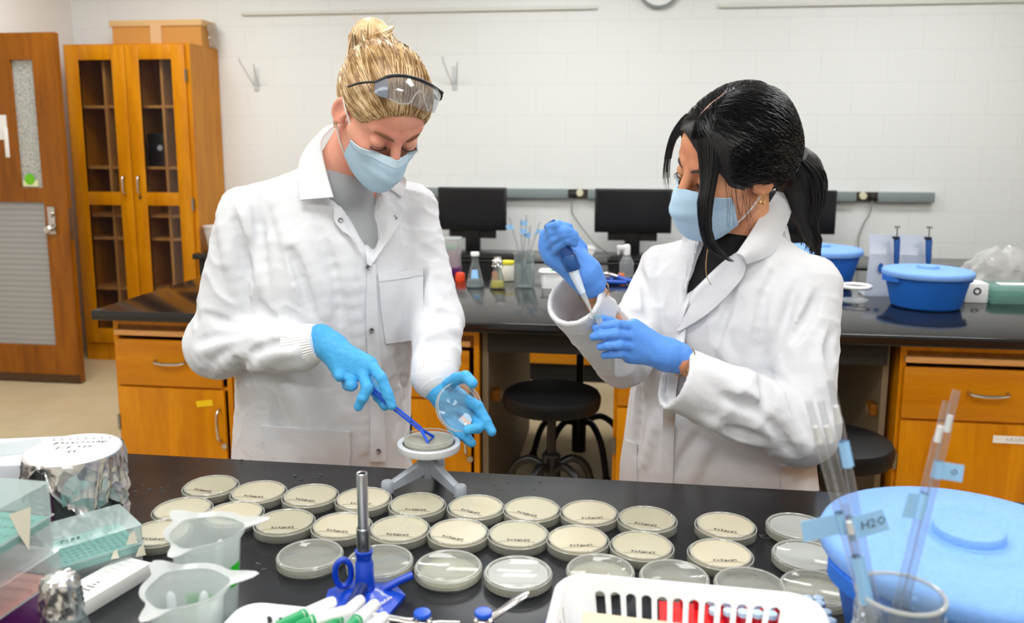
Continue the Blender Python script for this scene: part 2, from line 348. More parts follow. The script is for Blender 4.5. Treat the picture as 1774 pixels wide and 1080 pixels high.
sp=thing('speaker','black box with a pale round badge on the cabinet shelf','speaker',(-3.2,5.6,1.373))
obj('body',MB().bb(-3.28,-3.14,5.48,5.68,1.373,1.60,.01),M['black'],sp)
obj('badge',MB().lathe([(0,.003),(.018,.003),(.02,0)],n=20,M=Matrix.Translation((-3.185,5.48,1.50))@Matrix.Rotation(PI/2,4,'X')),mat('silver_badge',(200,200,205),.4),sp)
obj('badge',MB().bb(-3.20,-3.165,5.478,5.481,1.395,1.399),M['steel'],sp)
# things on top of the cabinet
bx=thing('cardboard_box','taped brown cardboard box lying on top of the cabinet','box',(-3.15,5.6,2.19))
obj('carton',MB().bb(-3.555,-2.90,5.60,5.785,2.191,2.338),M['card'],bx)
obj('lid_edge',MB().bb(-3.57,-2.89,5.59,5.79,2.328,2.37,.003),M['card_light'],bx)
obj('tape_strip',MB().bb(-3.265,-3.185,5.586,5.60,2.20,2.345),M['tape_tan'],bx)
ro=thing('packing_sheet','crumpled clear plastic sheet beside the cardboard box','plastic sheet',(-2.79,5.6,2.19))
pts=[]; mb=MB()
rings=[]
for i in range(9):
    z=2.192+i*.02; ring=[]
    for k in range(14):
        a=2*PI*k/14; r=.03*(1+.35*math.sin(3*a+i*1.3)+.25*math.sin(5*a-i)); ring.append(V(-2.872+r*.5*math.cos(a)+.004*math.sin(i),5.70+r*1.2*math.sin(a),z))
    rings.append(ring)
mb.loft(rings,cap=True); obj('sheet',mb,clear_mat('crumpled_film',(250,250,250),.35,.15,(235,230,220)),ro)
# ---------------------------------------------------------------- wall hooks, clock, raceway
M['wire']=mat('white_coated_wire',(206,210,212),.4)
for i,(x,lab) in enumerate(((-2.61,'white wire hook bracket on the wall above the blond person\'s shoulder, left of her head'),(-1.18,'white wire hook bracket on the wall right of the safety glasses'))):
    t=thing('wall_hook',lab,'hook',(x,5.8,2.0),'white wire wall hooks')
    obj('wire_arm',MB().tube([(x-.05,5.66,2.09),(x-.01,5.80,1.93)],.004,8).tube([(x+.05,5.66,2.075),(x+.012,5.80,1.93)],.004,8).tube([(x-.05,5.66,2.09),(x-.045,5.64,2.11)],.004,8),M['wire'],t)
    obj('back_plate',MB().bb(x-.015,x+.022,5.792,5.8,1.90,2.06,.003),M['wire'],t)
ck=thing('wall_clock','round pale wall clock whose lower edge shows at the top','clock',(.19,5.79,2.56))
Mx=Matrix.Translation((.19,5.8,2.552))@Matrix.Rotation(PI/2,4,'X')
obj('case',MB().lathe([(.0,0),(.13,0),(.138,.01),(.138,.04),(.125,.045),(.12,.035)],n=48,M=Mx),mat('grey_clock_case',(150,156,158),.4),ck)
obj('face',MB().lathe([(0,.033),(.121,.033),(.121,.03),(0,.03)],n=48,M=Mx),M['white'],ck)
rc=thing('wall_raceway','grey steel electrical raceway running along the wall behind the monitors','raceway',(.6,5.77,1.2))
for a,b in ((-1.7,-.385),(-.25,1.50),(1.635,1.985)): obj('channel',MB().bb(a,b,5.745,5.8,1.168,1.232,.003),M['wallcase'],rc)
M['outlet_brown']=mat('brown_outlet_plate',(52,46,40),.4); M['outlet_cream']=mat('cream_outlet',(226,220,190),.4)
for a,b,px in ((-.385,-.25,-.305),(1.50,1.635,1.545)):
    o=obj('outlet_plate',MB().bb(a,b,5.765,5.8,1.170,1.230),M['outlet_brown'],rc)
    obj('socket',MB().lathe([(0,.018),(.022,.016),(.026,0)],n=20,M=Matrix.Translation((px,5.765,1.205))@Matrix.Rotation(PI/2,4,'X')),M['outlet_cream'],o)
M['cord']=mat('grey_cord',(150,152,150),.5)
t=thing('power_cord','thin grey power cord hanging from the raceway behind the raised glove','cord',(-.35,5.75,.8),'power cords')
obj('cable',MB().tube(smooth_path([(-.355,5.75,1.19),(-.36,5.755,1.10),(-.345,5.76,1.05),(-.27,5.74,.95),(-.18,5.66,.86),(-.10,5.62,.812)]),.005,8),M['cord'],t)
obj('plug',MB().bb(-.372,-.335,5.73,5.765,1.175,1.21,.005),M['black'],t)
t=thing('power_cord','thin grey power cord hanging from the right end of the raceway','cord',(1.58,5.75,.8),'power cords')
obj('cable',MB().tube(smooth_path([(1.60,5.745,1.19),(1.595,5.755,1.1),(1.56,5.76,1.02),(1.535,5.76,.92),(1.54,5.7,.83),(1.6,5.6,.815)]),.005,8),M['cord'],t)
obj('plug',MB().bb(1.585,1.62,5.73,5.765,1.178,1.212,.005),M['black'],t)
st=mat('faint_wall_stain',(228,222,196),.6)
# ---------------------------------------------------------------- desk along the back wall with monitors
M['epoxy']=None
def epoxy_mat(name,base,rough,smear,spec=.5):
    m,nt,p,out=new_mat(name); L=nt.links.new; tc=nt.nodes.new('ShaderNodeTexCoord')
    n=nt.nodes.new('ShaderNodeTexNoise'); n.inputs['Scale'].default_value=7; n.inputs['Detail'].default_value=9; n.inputs['Roughness'].default_value=.65; L(tc.outputs['Object'],n.inputs['Vector'])
    r=nt.nodes.new('ShaderNodeValToRGB'); r.color_ramp.elements[0].position=.4; r.color_ramp.elements[1].position=.8
    r.color_ramp.elements[0].color=srgb(*base); r.color_ramp.elements[1].color=srgb(*(c+smear for c in base)); L(n.outputs['Fac'],r.inputs[0]); L(r.outputs[0],p.inputs['Base Color'])
    n2=nt.nodes.new('ShaderNodeTexNoise'); n2.inputs['Scale'].default_value=11; n2.inputs['Detail'].default_value=6; L(tc.outputs['Object'],n2.inputs['Vector'])
    r2=nt.nodes.new('ShaderNodeMapRange'); r2.inputs['To Min'].default_value=rough*.75; r2.inputs['To Max'].default_value=rough*1.35; L(n2.outputs['Fac'],r2.inputs[0]); L(r2.outputs[0],p.inputs['Roughness'])
    setp(p,spec=spec); return m
M['epoxy_far']=epoxy_mat('black_epoxy_far',(20,20,22),.12,8)
M['epoxy']=epoxy_mat('black_epoxy_bench',(25,27,31),.24,13,.22)
dk=thing('wall_desk','low black topped desk along the back wall under the raceway','desk',(-.2,5.5,0))
obj('desktop',MB().bb(-2.87,4.1,5.25,5.795,.762,.80,.004),M['epoxy_far'],dk)
obj('apron',MB().bb(-2.85,4.05,5.30,5.32,.64,.762),mat('black_apron',(18,17,17),.6),dk)
for a,b in ((-2.85,-1.9),(2.0,2.9)):
    obj('base_unit',MB().bb(a,b,5.30,5.79,.08,.70),M['wood'],dk)
M['wood_low']=wood('oak_low_rail',(214,140,20),(186,112,8),scale=(.7,6,6))
obj('low_rail',MB().bb(-1.0,1.4,5.28,5.31,.125,.215,.003),M['wood_low'],dk)
obj('pull_strip',MB().bb(-.62,-.40,5.26,5.28,.268,.292,.003),M['wood_low'],dk)
obj('kneehole_shade_back',MB().bb(-1.9,2.0,5.32,5.34,.0,.66),mat('kneehole_shade_black',(8,8,10),.7),dk)  # black sheet paints in the shadow under the desk
def monitor(x,y,w,h,zb,label,tilt=0):
    t=thing('computer_monitor',label,'monitor',(x,y,.80),'black desktop monitors')
    obj('bezel',MB().bb(x-w/2,x+w/2,y-.012,y+.03,zb,zb+h,.006),M['black'],t)
    obj('screen',MB().bb(x-w/2+.014,x+w/2-.014,y-.0145,y-.011,zb+.022,zb+h-.014),mat('dark_screen',(10,13,20),.18),t)
    obj('neck',MB().bb(x-.05,x+.05,y+.01,y+.05,.815,zb+.1,.008).prism([(x-.16,y+.02),(x+.16,y+.02),(x+.11,y+.06),(x-.11,y+.06)],zb-.055,zb+.01),M['black'],t)
    obj('foot',MB().lathe([(0,0),(.13,0),(.13,.008),(.05,.02),(0,.022)],(x,y+.03,.80),n=32,sy=.75),M['black'],t)
    return t
monitor(-1.005,5.5,.46,.285,.965,'black monitor right beside the blond person\'s sleeve')
monitor(.055,5.5,.495,.285,.965,'black monitor behind the masked face of the dark haired person')
monitor(1.08,5.55,.50,.28,.97,'black monitor mostly hidden behind the black ponytail')
def keyboard(x,label):
    t=thing('keyboard',label,'keyboard',(x,5.3,.8),'black keyboards on the desk')
    obj('case',MB().bb(x-.22,x+.22,5.265,5.40,.801,.822,.005),M['black'],t)
    k=MB()
    for i in range(14):
        for j in range(5): k.bb(x-.205+i*.0295,x-.18+i*.0295,5.275+j*.024,5.295+j*.024,.822,.828)
    o=obj('keys',k,mat('charcoal_keys',(26,26,28),.5),t)
keyboard(-.86,'black keyboard under the monitor beside the blond person')
keyboard(.12,'black keyboard behind the gloved hand with the pipette')
t=thing('desk_paper_stack','pale stack of papers on the back desk by the middle monitor','papers',(-.05,5.45,.8)); 
for k in range(3): obj('sheet',MB().box((-.30+.02*k,5.56,.8115+.022*k),(.20-.04*k,.2,.02),.002,rot=(0,0,.1*k)),M['paper'],t)
t=thing('waste_basket','small white bin on the desk end behind the left sleeve','bin',(-2.76,5.45,.8)); 
obj('bin_wall',MB().lathe([(0,.004),(.062,.004),(.09,.17),(.096,.17),(.096,.175),(.088,.175),(.06,0),(0,0)],(-2.765,5.42,.80),n=28),mat('white_bin',(226,222,220),.5),t)

SC.cycles.transparent_max_bounces=32; SC.cycles.max_bounces=8; SC.cycles.caustics_reflective=False; SC.cycles.caustics_refractive=False
# ================================================================= island bench behind the people
ct=thing('island_countertop','long glossy black countertop on wooden cabinets behind the two people','countertop',(0,3.5,.873))
obj('slab',MB().bb(-1.965,3.6,2.835,4.35,.873,.91,.004),M['epoxy_far'],ct)
def handle_h(x,z,w,yf):
    mb=MB().tube(smooth_path([(x-w/2,yf,z+.004),(x-w/2+.006,yf-.02,z),(x-w/4,yf-.028,z-.002),(x,yf-.029,z-.003),(x+w/4,yf-.028,z-.002),(x+w/2-.006,yf-.02,z),(x+w/2,yf,z+.004)],5),.0055,8)
    return mb
def handle_v(x,z,w,yf):
    return MB().tube(smooth_path([(x,yf,z+w/2),(x,yf-.02,z+w/2-.006),(x,yf-.028,z+w/4),(x,yf-.03,z),(x,yf-.028,z-w/4),(x,yf-.02,z-w/2+.006),(x,yf,z-w/2)],5),.0055,8)
def base_cab(x0,x1,label,hand_h=True,drawer_hx=None,door_hx=None,keylock=True,yF=2.905,hinge=None):
    t=thing('base_cabinet',label,'cabinet',((x0+x1)/2,3.2,0),'wooden base cabinets of the island')
    c=MB().bb(x0,x0+.02,yF,3.5,.06,.868).bb(x1-.02,x1,yF,3.5,.06,.868).bb(x0+.02,x1-.02,yF,yF+.02,.845,.868).bb(x0+.02,x1-.02,yF,yF+.02,.60,.612).bb(x0+.02,x1-.02,3.48,3.5,.06,.868).bb(x0+.02,x1-.02,yF,3.48,.06,.09)
    obj('carcass',c,M['wood'],t)
    obj('top_rail',MB().bb(x0+.02,x1-.02,yF+.004,yF+.022,.80,.845),M['wood_dark'],t)
    obj('toe_kick',MB().bb(x0+.01,x1-.01,yF+.05,3.45,0,.06),M['rubber'],t)
    obj('pull_board',MB().bb(x0+.012,x1-.03,yF-.018,yF+.3,.806,.828,.003),M['wood_lip'],t)
    d=obj('drawer',MB().bb(x0+.012,x1-.035,yF-.014,yF+.004,.612,.79,.002),M['wood_h'],t)
    if drawer_hx is not None: obj('handle',handle_h(drawer_hx,.708,.125,yF-.014),M['chrome'],d)
    o=obj('door',MB().bb(x0+.012,x1-.03,yF-.014,yF+.004,.09,.603,.002),M['wood'],t)
    if door_hx is not None:
        obj('handle',handle_v(door_hx,.47,.125,yF-.014),M['chrome'],o)
        obj('lock',MB().lathe([(0,.006),(.011,.006),(.013,0)],n=16,M=Matrix.Translation((door_hx+.012,yF-.014,.385))@Matrix.Rotation(PI/2,4,'X')),M['chrome'],o)
    if hinge: obj('hinge',MB().bb(hinge-.006,hinge+.004,yF-.016,yF+.004,.43,.49),M['steel'],t)
    return t,o
t,o=base_cab(-1.925,-1.455,'wooden base cabinet with yellow tape on its door, left of the blond person',True,-1.69,-1.503,hinge=-1.918)
obj('tape_label',MB().box((-1.563,2.889,.551),(.066,.002,.024),rot=(0,math.radians(-8),0)),M['yellow'],o)
base_cab(-1.45,-.98,'wooden base cabinet hidden behind the blond person\'s coat',True,-1.2,-1.02)
base_cab(-.975,-.507,'wooden base cabinet left of the stool, beside the hand with the lid',True,-.75,-.552)
base_cab(-.022,.45,'wooden base cabinet right of the stool, behind the dark haired person',True,.2,.41,hinge=-.016)
t,o=base_cab(.935,1.72,'wooden base cabinet at the right edge with a white label on its door',True,1.217,1.66,hinge=.94)
obj('paper_label',MB().box((1.345,2.889,.553),(.20,.002,.026)),M['paper'],o)
sc_=MB()
for i in range(9): sc_.tube([(1.285+i*.013,2.8875,.548),(1.29+i*.013,2.8875,.557+.004*(i%2)),(1.294+i*.013,2.8875,.549)],.0008,5)
obj('pencil_note',sc_,mat('pencil_grey',(150,150,150),.8),o)
base_cab(1.74,2.5,'wooden base cabinet beyond the right edge',True,2.1,2.4)
# knee-hole side panels and dark interior
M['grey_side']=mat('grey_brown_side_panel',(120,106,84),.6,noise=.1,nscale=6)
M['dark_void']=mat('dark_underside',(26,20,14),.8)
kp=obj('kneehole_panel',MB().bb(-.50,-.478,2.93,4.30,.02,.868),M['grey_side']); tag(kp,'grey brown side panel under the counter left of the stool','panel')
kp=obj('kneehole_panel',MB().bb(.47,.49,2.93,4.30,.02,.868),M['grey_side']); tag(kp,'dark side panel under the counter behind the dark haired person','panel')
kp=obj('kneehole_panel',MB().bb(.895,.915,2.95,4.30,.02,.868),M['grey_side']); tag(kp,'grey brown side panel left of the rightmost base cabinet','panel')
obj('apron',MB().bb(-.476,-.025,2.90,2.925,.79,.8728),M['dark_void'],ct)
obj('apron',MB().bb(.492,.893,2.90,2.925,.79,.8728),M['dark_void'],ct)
for x,y,z,lab in ((-.462,3.0,.60,'small wooden block on the panel left of the stool'),(.885,2.99,.61,'small wooden block on the panel by the rightmost cabinet')):
    k=obj('rail_block',MB().bb(x-.015,x+.02,y-.02,y+.04,z-.02,z+.02,.004),M['wood_dark']); tag(k,lab,'block')
# far-side units of the double-sided island
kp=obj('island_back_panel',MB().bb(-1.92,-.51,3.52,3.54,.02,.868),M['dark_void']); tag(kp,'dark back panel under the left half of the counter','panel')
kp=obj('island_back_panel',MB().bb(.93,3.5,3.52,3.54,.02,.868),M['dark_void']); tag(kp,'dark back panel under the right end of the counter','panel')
kp=obj('island_end_panel',MB().bb(-1.93,-1.91,2.98,3.50,.02,.868),M['wood']); 
bpy.data.objects.remove(kp)
# ---------------------------------------------------------------- stools
def stool(x,y,zs,label,rz=0,r=.175,hz=None,sp=.26):
    hz=hz or zs-.30
    t=thing('lab_stool',label,'stool',(x,y,0),'black round lab stools')
    obj('seat',MB().lathe([(0,-.012),(r-.02,-.012),(r-.02,-.03),(r-.004,-.026),(r,-.012),(r+.002,.01),(r-.005,.026),(r-.03,.034),(0,.034)],(x,y,zs),n=48),M['black_soft'],t)
    obj('column',MB().lathe([(0,-.02),(.05,-.02),(.05,-.05),(.017,-.06),(.017,hz-zs+.06),(.03,hz-zs+.055),(.034,hz-zs+.05),(.034,hz-zs-.14),(0,hz-zs-.14)],(x,y,zs),n=24),M['black'],t)
    for k in range(5):
        a=rz+2*PI*k/5; c,s=math.cos(a),math.sin(a)
        l=obj('leg',MB().tube(smooth_path([(x+.02*c,y+.02*s,hz),(x+.45*sp*c,y+.45*sp*s,hz+.025),(x+.8*sp*c,y+.8*sp*s,hz-.05),(x+sp*c,y+sp*s,.02)],6),.015,10),M['black'],t)
        obj('foot_pad',MB().lathe([(0,0),(.02,0),(.022,.01),(.017,.03),(0,.032)],(x+sp*c,y+sp*s,0),n=16),M['rubber'],l)
    return t
stool(-.243,2.91,.62,'black round stool under the counter between the two people',.5,.175,.36,.195)
stool(-.19,3.85,.74,'second black stool whose post stands behind the first stool',.3,.16,.22,.24)
stool(.66,2.6,.60,'dark stool seat right of the dark haired person\'s coat',.2)
# ================================================================= front bench and what stands on it
BZ=.92
ob=obj('front_bench',MB().bb(-2.2,2.2,.55,1.465,.885,BZ,.003),M['epoxy']); tag(ob,'wide black epoxy bench top in front of the two people','bench top')
bb=thing('bench_cabinet','wooden base under the black front bench','cabinet',(0,1,0))
obj('cabinet_block',MB().bb(-2.15,2.15,.65,1.38,.08,.885),M['wood'],bb)
obj('toe_kick',MB().bb(-2.1,2.1,.7,1.33,0,.08),M['rubber'],bb)
# chalky scratches on the top
M['scratch']=mat('chalk_mark',(120,122,124),.8)
def scratch(x,y,n,s,seed):
    r=random.Random(seed); mb=MB()
    for i in range(n):
        a=x+r.uniform(-s,s); b=y+r.uniform(-s,s)*.6; L_=r.uniform(.002,.009); an=r.uniform(0,PI)
        mb.tube([(a,b,BZ+.0002),(a+L_*math.cos(an),b+L_*math.sin(an),BZ+.0002)],.0005,4)
    return mb
sp=MB()
for i,(px,py,n,s) in enumerate(((520,830,9,.04),(1468,915,22,.02),(245,850,8,.04),(430,985,8,.03),(900,840,6,.05),(1320,930,7,.012),(440,800,5,.05))):
    q=atz(px,py,BZ); m_=scratch(q.x,q.y,n,s,i); sp.add(m_.v,m_.f,True)
so=obj('chalk_marks',sp,M['scratch']); tag(so,'pale scratches and specks scattered over the black bench top','marks',kind='stuff')
# ---------------------------------------------------------------- petri dishes
M['dish']=clear_mat('clear_dish_plastic',(254,254,252),.07,.06,(240,242,238),gloss=1.0,ior=1.5)
M['dish_rim']=clear_mat('dish_rim_plastic',(250,250,248),.5,.08,(240,240,236),gloss=1.2,ior=1.5)
def agar_mat(name,col,a):
    m,nt,p,out=new_mat(name); setp(p,color=srgb(*col),rough=.25,alpha=a)
    return m
M['dish_side']=clear_mat('dish_side_plastic',(250,250,248),.16,.08,(232,230,218),gloss=1.2,ior=1.5,edge=.5)
M['agar_tan']=[agar_mat('tan_agar',c_,a_) for c_,a_ in (((206,199,172),.82),((220,210,182),.90),((214,206,178),.86),((222,211,184),.93))]
M['agar_clear']=agar_mat('clear_agar',(176,176,166),.36)
M['agar_pale']=agar_mat('pale_agar',(198,196,180),.62)
M['fog_glare']=clear_mat('fog_and_glare_lid',(255,255,255),.85,.25,(232,235,238))
RD,RB=.0475,.0445
def lid_shell(up=True):       # dish lid, rim pointing down when up
    pr=[(0,.0118),(RD-.0075,.0118),(RD-.006,.0128),(RD-.002,.0128),(RD-.0005,.0118),(RD,.010),(RD,.0),(RD-.0012,.0),(RD-.0012,.0095),(RD-.006,.0112),(0,.0108)]
    return pr if up else [(r,.0128-z) for r,z in pr]
def base_shell(up=True):      # dish base
    pr=[(0,.0008),(RB-.004,.0008),(RB-.003,0),(RB-.001,0),(RB,.001),(RB,.0135),(RB-.0012,.0135),(RB-.0012,.002),(0,.002)]
    return pr if up else [(r,.0145-z) for r,z in pr]
def rimring(r,z,w=.0011): return MB().tube([(r*math.cos(2*PI*i/48),r*math.sin(2*PI*i/48),z) for i in range(48)],w,6,closed=True)
def jitter_text(s,size,M0,seed,shear=.25):
    r=random.Random(seed); mb=MB(); x=0
    for ch in s:
        m_=text_mb(ch,size*r.uniform(.9,1.1),M0@Matrix.Translation((x,r.uniform(-.06,.06)*size,0))@Matrix.Rotation(r.uniform(-.12,.12),4,'Z'),.00015,shear,1)
        mb.add(m_.v,m_.f); x+=size*(.62 if ch not in 'L+' else .56)
    return mb
def make_dish(kind,variant=0):
    t=thing('petri_dish','petri dish','petri dish',(0,0,0))
    if kind=='tan':           # standing upside down: lid underneath, base with its agar on top
        obj('lid',MB().lathe(lid_shell(False),(0,0,.0004),n=64),M['dish'],t,local=True)
        b=obj('base',MB().lathe(base_shell(False),(0,0,.0022),n=64),M['dish'],t,local=True)
        k=rimring(RB-.0016,.0163); k2=rimring(RD-.0006,.013,.0009); k.add(k2.v,k2.f,True)
        obj('side_wall',MB().lathe([(RD+.0002,.0008),(RD+.0002,.0125)],n=64).lathe([(RB-.002,.0022),(RB-.002,.0096)],n=64),M['dish_side'],t,local=True)
        obj('rim',k,M['dish_rim'],t,local=True)
        obj('agar',MB().lathe([(0,.0148),(RB-.0022,.0148),(RB-.0018,.0142),(RB-.0018,.010),(RB-.0022,.0096),(0,.0096)],n=64),M['agar_tan'][variant],b,local=True)
        W_=Matrix.Translation((0,0,.0161))@Matrix.Rotation(PI,4,'Z')
        tx=jitter_text('LA+Kana',.0085,W_@Matrix.Translation((-.017,.0225,0)),variant)
        arc=[(.024*math.cos(a)*1.25,-.0300+.0035*math.cos((a-PI/2)*1.4),.0161) for a in np.linspace(.15,PI-.3,9)]
        tx.tube(smooth_path(arc,3),.00022,4)
        rr=random.Random(variant+5); hw=tx; tx=MB()
        for k in range(30):         # small printed characters round the far rim
            a=PI*.2+k*.055+variant*.15
            if rr.random()<.25: continue
            c,s=math.cos(a),math.sin(a); r1=RB-.005; r2=r1+rr.uniform(.0012,.0026)
            tx.tube([(r1*c,r1*s,.0161),(r2*c,r2*s,.0161)],.00022,4)
        obj('handwriting',hw,M['ink'],b,local=True); obj('rim_print',tx,M['ink'],b,local=True)
    else:                      # standing upright: agar in the base, lid on top
        b=obj('base',MB().lathe(base_shell(True),(0,0,.0002),n=64),M['dish'],t,local=True)
        obj('agar',MB().lathe([(0,.0022),(RB-.0016,.0022),(RB-.0014,.003),(RB-.0014,.0062),(RB-.0022,.0056),(0,.0056)],n=64),M['agar_pale' if kind!='clear' else 'agar_clear'],b,local=True)
        mk=MB(); rr=random.Random(variant)
        for k in range(26):
            a=-PI/2-.5+k*.028
            if rr.random()<.3: continue
            mk.tube([((RB+.0002)*math.cos(a),(RB+.0002)*math.sin(a),.0015),((RB+.0002)*math.cos(a+rr.uniform(-.01,.01)),(RB+.0002)*math.sin(a),.0015+rr.uniform(.001,.0024))],.00025,4)
        obj('handwriting',mk,M['ink'],b,local=True)
        l=obj('lid',MB().lathe(lid_shell(True),(0,0,.0045),n=64),M['dish'],t,local=True)
        k=rimring(RD-.003,.0172,.0012); k2=rimring(RD-.0006,.0148,.0008); k.add(k2.v,k2.f,True); k3=rimring(RD-.0006,.005,.0006); k.add(k3.v,k3.f,True); obj('side_wall',MB().lathe([(RD+.0002,.0052),(RD+.0002,.0142)],n=64),M['dish_side'],t,local=True)
        obj('rim',k,M['dish_rim'],t,local=True)
        if kind=='fog_glare': obj('condensation_glare',MB().lathe([(0,.0152),(RB-.003,.0152),(RB-.003,.0150),(0,.0150)],n=48),M['fog_glare'],l,local=True)  # white disc: condensation, but a painted ceiling reflection on the dish by the valve
    return t
GT='petri dishes of tan agar standing upside down on the bench'; GC='clear petri dishes with the lid on top'
TAN=[(365,841,'tan petri dish at the left end of the far row, nearest the wooden door cabinet'),
(447.7,851,'tan petri dish second from the left in the far row'),
(537.6,857,'tan petri dish third from the left in the far row'),
(629.5,863,'tan petri dish in the far row behind the top of the steel burner tube'),
(723,873,'tan petri dish right under the foot of the turntable stand'),
(824.6,877,'tan petri dish in the far row just right of the turntable foot'),
(921.5,881,'tan petri dish in the far row, second right of the turntable foot'),
(1021,887,'tan petri dish in the far row, second from the right end of its unbroken line'),
(1121,898,'tan petri dish closing the far row below the right person\'s coat'),
(1257,909,'upper dish of the pair of tan petri dishes set apart to the right'),
(316,881,'tan petri dish at the left end of the second row, above the tri-cornered beaker'),
(405,889,'tan petri dish second from the left in the second row, right of the beaker spout'),
(493,903,'tan petri dish third from the left in the second row'),
(592,909,'tan petri dish in the second row left of the steel burner tube'),
(692,915,'tan petri dish in the second row just right of the steel burner tube'),
(794,921,'tan petri dish second row with dark lettering, third left of the row\'s end pair'),
(898,924,'tan petri dish in the second row, third right of the steel burner tube'),
(1001,933,'tan petri dish in the second row, last but one before its right end'),
(1112,944,'tan petri dish at the right end of the second row, above the white basket'),
(1248,958,'lower dish of the pair of tan petri dishes set apart to the right'),
(276,922,'tan petri dish half hidden behind the translucent tri-cornered beaker')]
protos=[make_dish('tan',v) for v in range(4)]; used=set()
rr=random.Random(3)
for i,(px,py,lab) in enumerate(TAN):
    v=i%4; q=atz(px,py,BZ+.016); q.z=BZ; ang=rr.uniform(-.35,.3)
    if v not in used:
        o=protos[v]; used.add(v); o.location=q; o.rotation_euler=(0,0,ang); o['label']=lab; o['group']=GT
    else: dup(protos[v],q,ang,lab,GT)
CLR=[(537,960,'clear','clear petri dish at the left of the front row, left of the blue burner base'),
(658,970,'clear','clear petri dish behind the blue burner base and steel tube'),
(776.6,980,'pale','clear petri dish just right of the blue burner base'),
(897.5,991,'fog_glare','petri dish with a whitish reflecting lid above the right gas valve'),
(1040,987,'fog_glare2','clear petri dish behind the left corner of the white slotted basket'),
(1168,998,'clear','clear petri dish behind the middle of the white slotted basket'),
(1299,1012,'clear','clear petri dish behind the right half of the white slotted basket'),
(1414,1017,'pale','clear petri dish partly hidden by the glass jar of pipettes'),
(1381.5,911,'fog_glare','far dish of the two white-lidded petri dishes at the right'),
(1396,961,'fog_glare','near dish of the two white-lidded petri dishes at the right')]
pc={}
for i,(px,py,k,lab) in enumerate(CLR):
    k='pale' if k=='fog_glare2' else k
    q=atz(px,py,BZ+.0172); q.z=BZ; ang=rr.uniform(-.3,.3)
    if k not in pc: o=pc[k]=make_dish(k,i); o.location=q; o.rotation_euler=(0,0,ang); o['label']=lab; o['group']=GC
    else: dup(pc[k],q,ang,lab,GC)
# ---------------------------------------------------------------- inoculating turntable
TT=V(-.334,1.392,BZ)
M['tt_grey']=mat('grey_moulded_plastic',(160,166,176),.4); M['tt_light']=mat('light_grey_plastic',(208,212,218),.35)
t=thing('inoculating_turntable','grey tripod turntable stand carrying an open petri dish by the bench edge','turntable',TT)
st=MB().lathe([(0,.016),(.013,.016),(.0145,.02),(.0145,.052),(.017,.058),(.016,.064),(.010,.066),(0,.066)],TT,n=32)
obj('hub',st,M['tt_grey'],t)
for k,a in enumerate((-PI/2-.98,-PI/2+.98,PI/2)):
    c,s=math.cos(a),math.sin(a); R_=.078
    lg=MB(); n=8; rings=[]
    for i in range(n+1):
        u=i/n; r=.010+u*(R_-.010); z=.050-.030*u**.9; h=.028-.014*u; w=.0078-.001*u
        ring=[V(r*c-s*w*e,r*s+c*w*e,z+h*g-.010) for e,g in ((-1,-.5),(1,-.5),(1,.35),(.6,.5),(-.6,.5),(-1,.35))]
        rings.append([TT+p for p in ring])
    lg.loft(rings,cap=True,smooth=False)
    o=obj('leg',lg,M['tt_grey'],t)
    obj('foot',MB().lathe([(0,.0),(.009,.0),(.011,.002),(.011,.019),(.009,.022),(0,.0225)],TT+V(R_*c,R_*s,0),n=24),M['tt_grey'],o)
obj('disc',MB().lathe([(0,.066),(.05,.066),(.0545,.068),(.056,.071),(.056,.080),(.0545,.0815),(.048,.0815),(.0465,.0805),(.0465,.0765),(0,.0765)],TT,n=64),M['tt_light'],t,label='light grey disc')
obj('pad',MB().lathe([(0,.0767),(.0462,.0767),(.0462,.0772),(0,.0772)],TT,n=48),mat('dark_pad',(44,46,48),.6),t)
d=thing('petri_dish','open petri dish of agar on the grey turntable under the blue spreader','petri dish',TT+V(0,0,.0773))
D0=TT+V(0,0,.0773)
b=obj('base',MB().lathe(base_shell(True),D0+V(0,0,.0002),n=64),M['dish'],d)
obj('agar',MB().lathe([(0,.0022),(RB-.0016,.0022),(RB-.0014,.003),(RB-.0014,.0068),(RB-.0022,.0062),(0,.0062)],D0,n=64),M['agar_pale'],b)
kk=rimring(RB-.0006,.0137,.0008); kk.v=[tuple(Vector(v)+D0) for v in kk.v]; obj('rim',kk,M['dish_rim'],d)
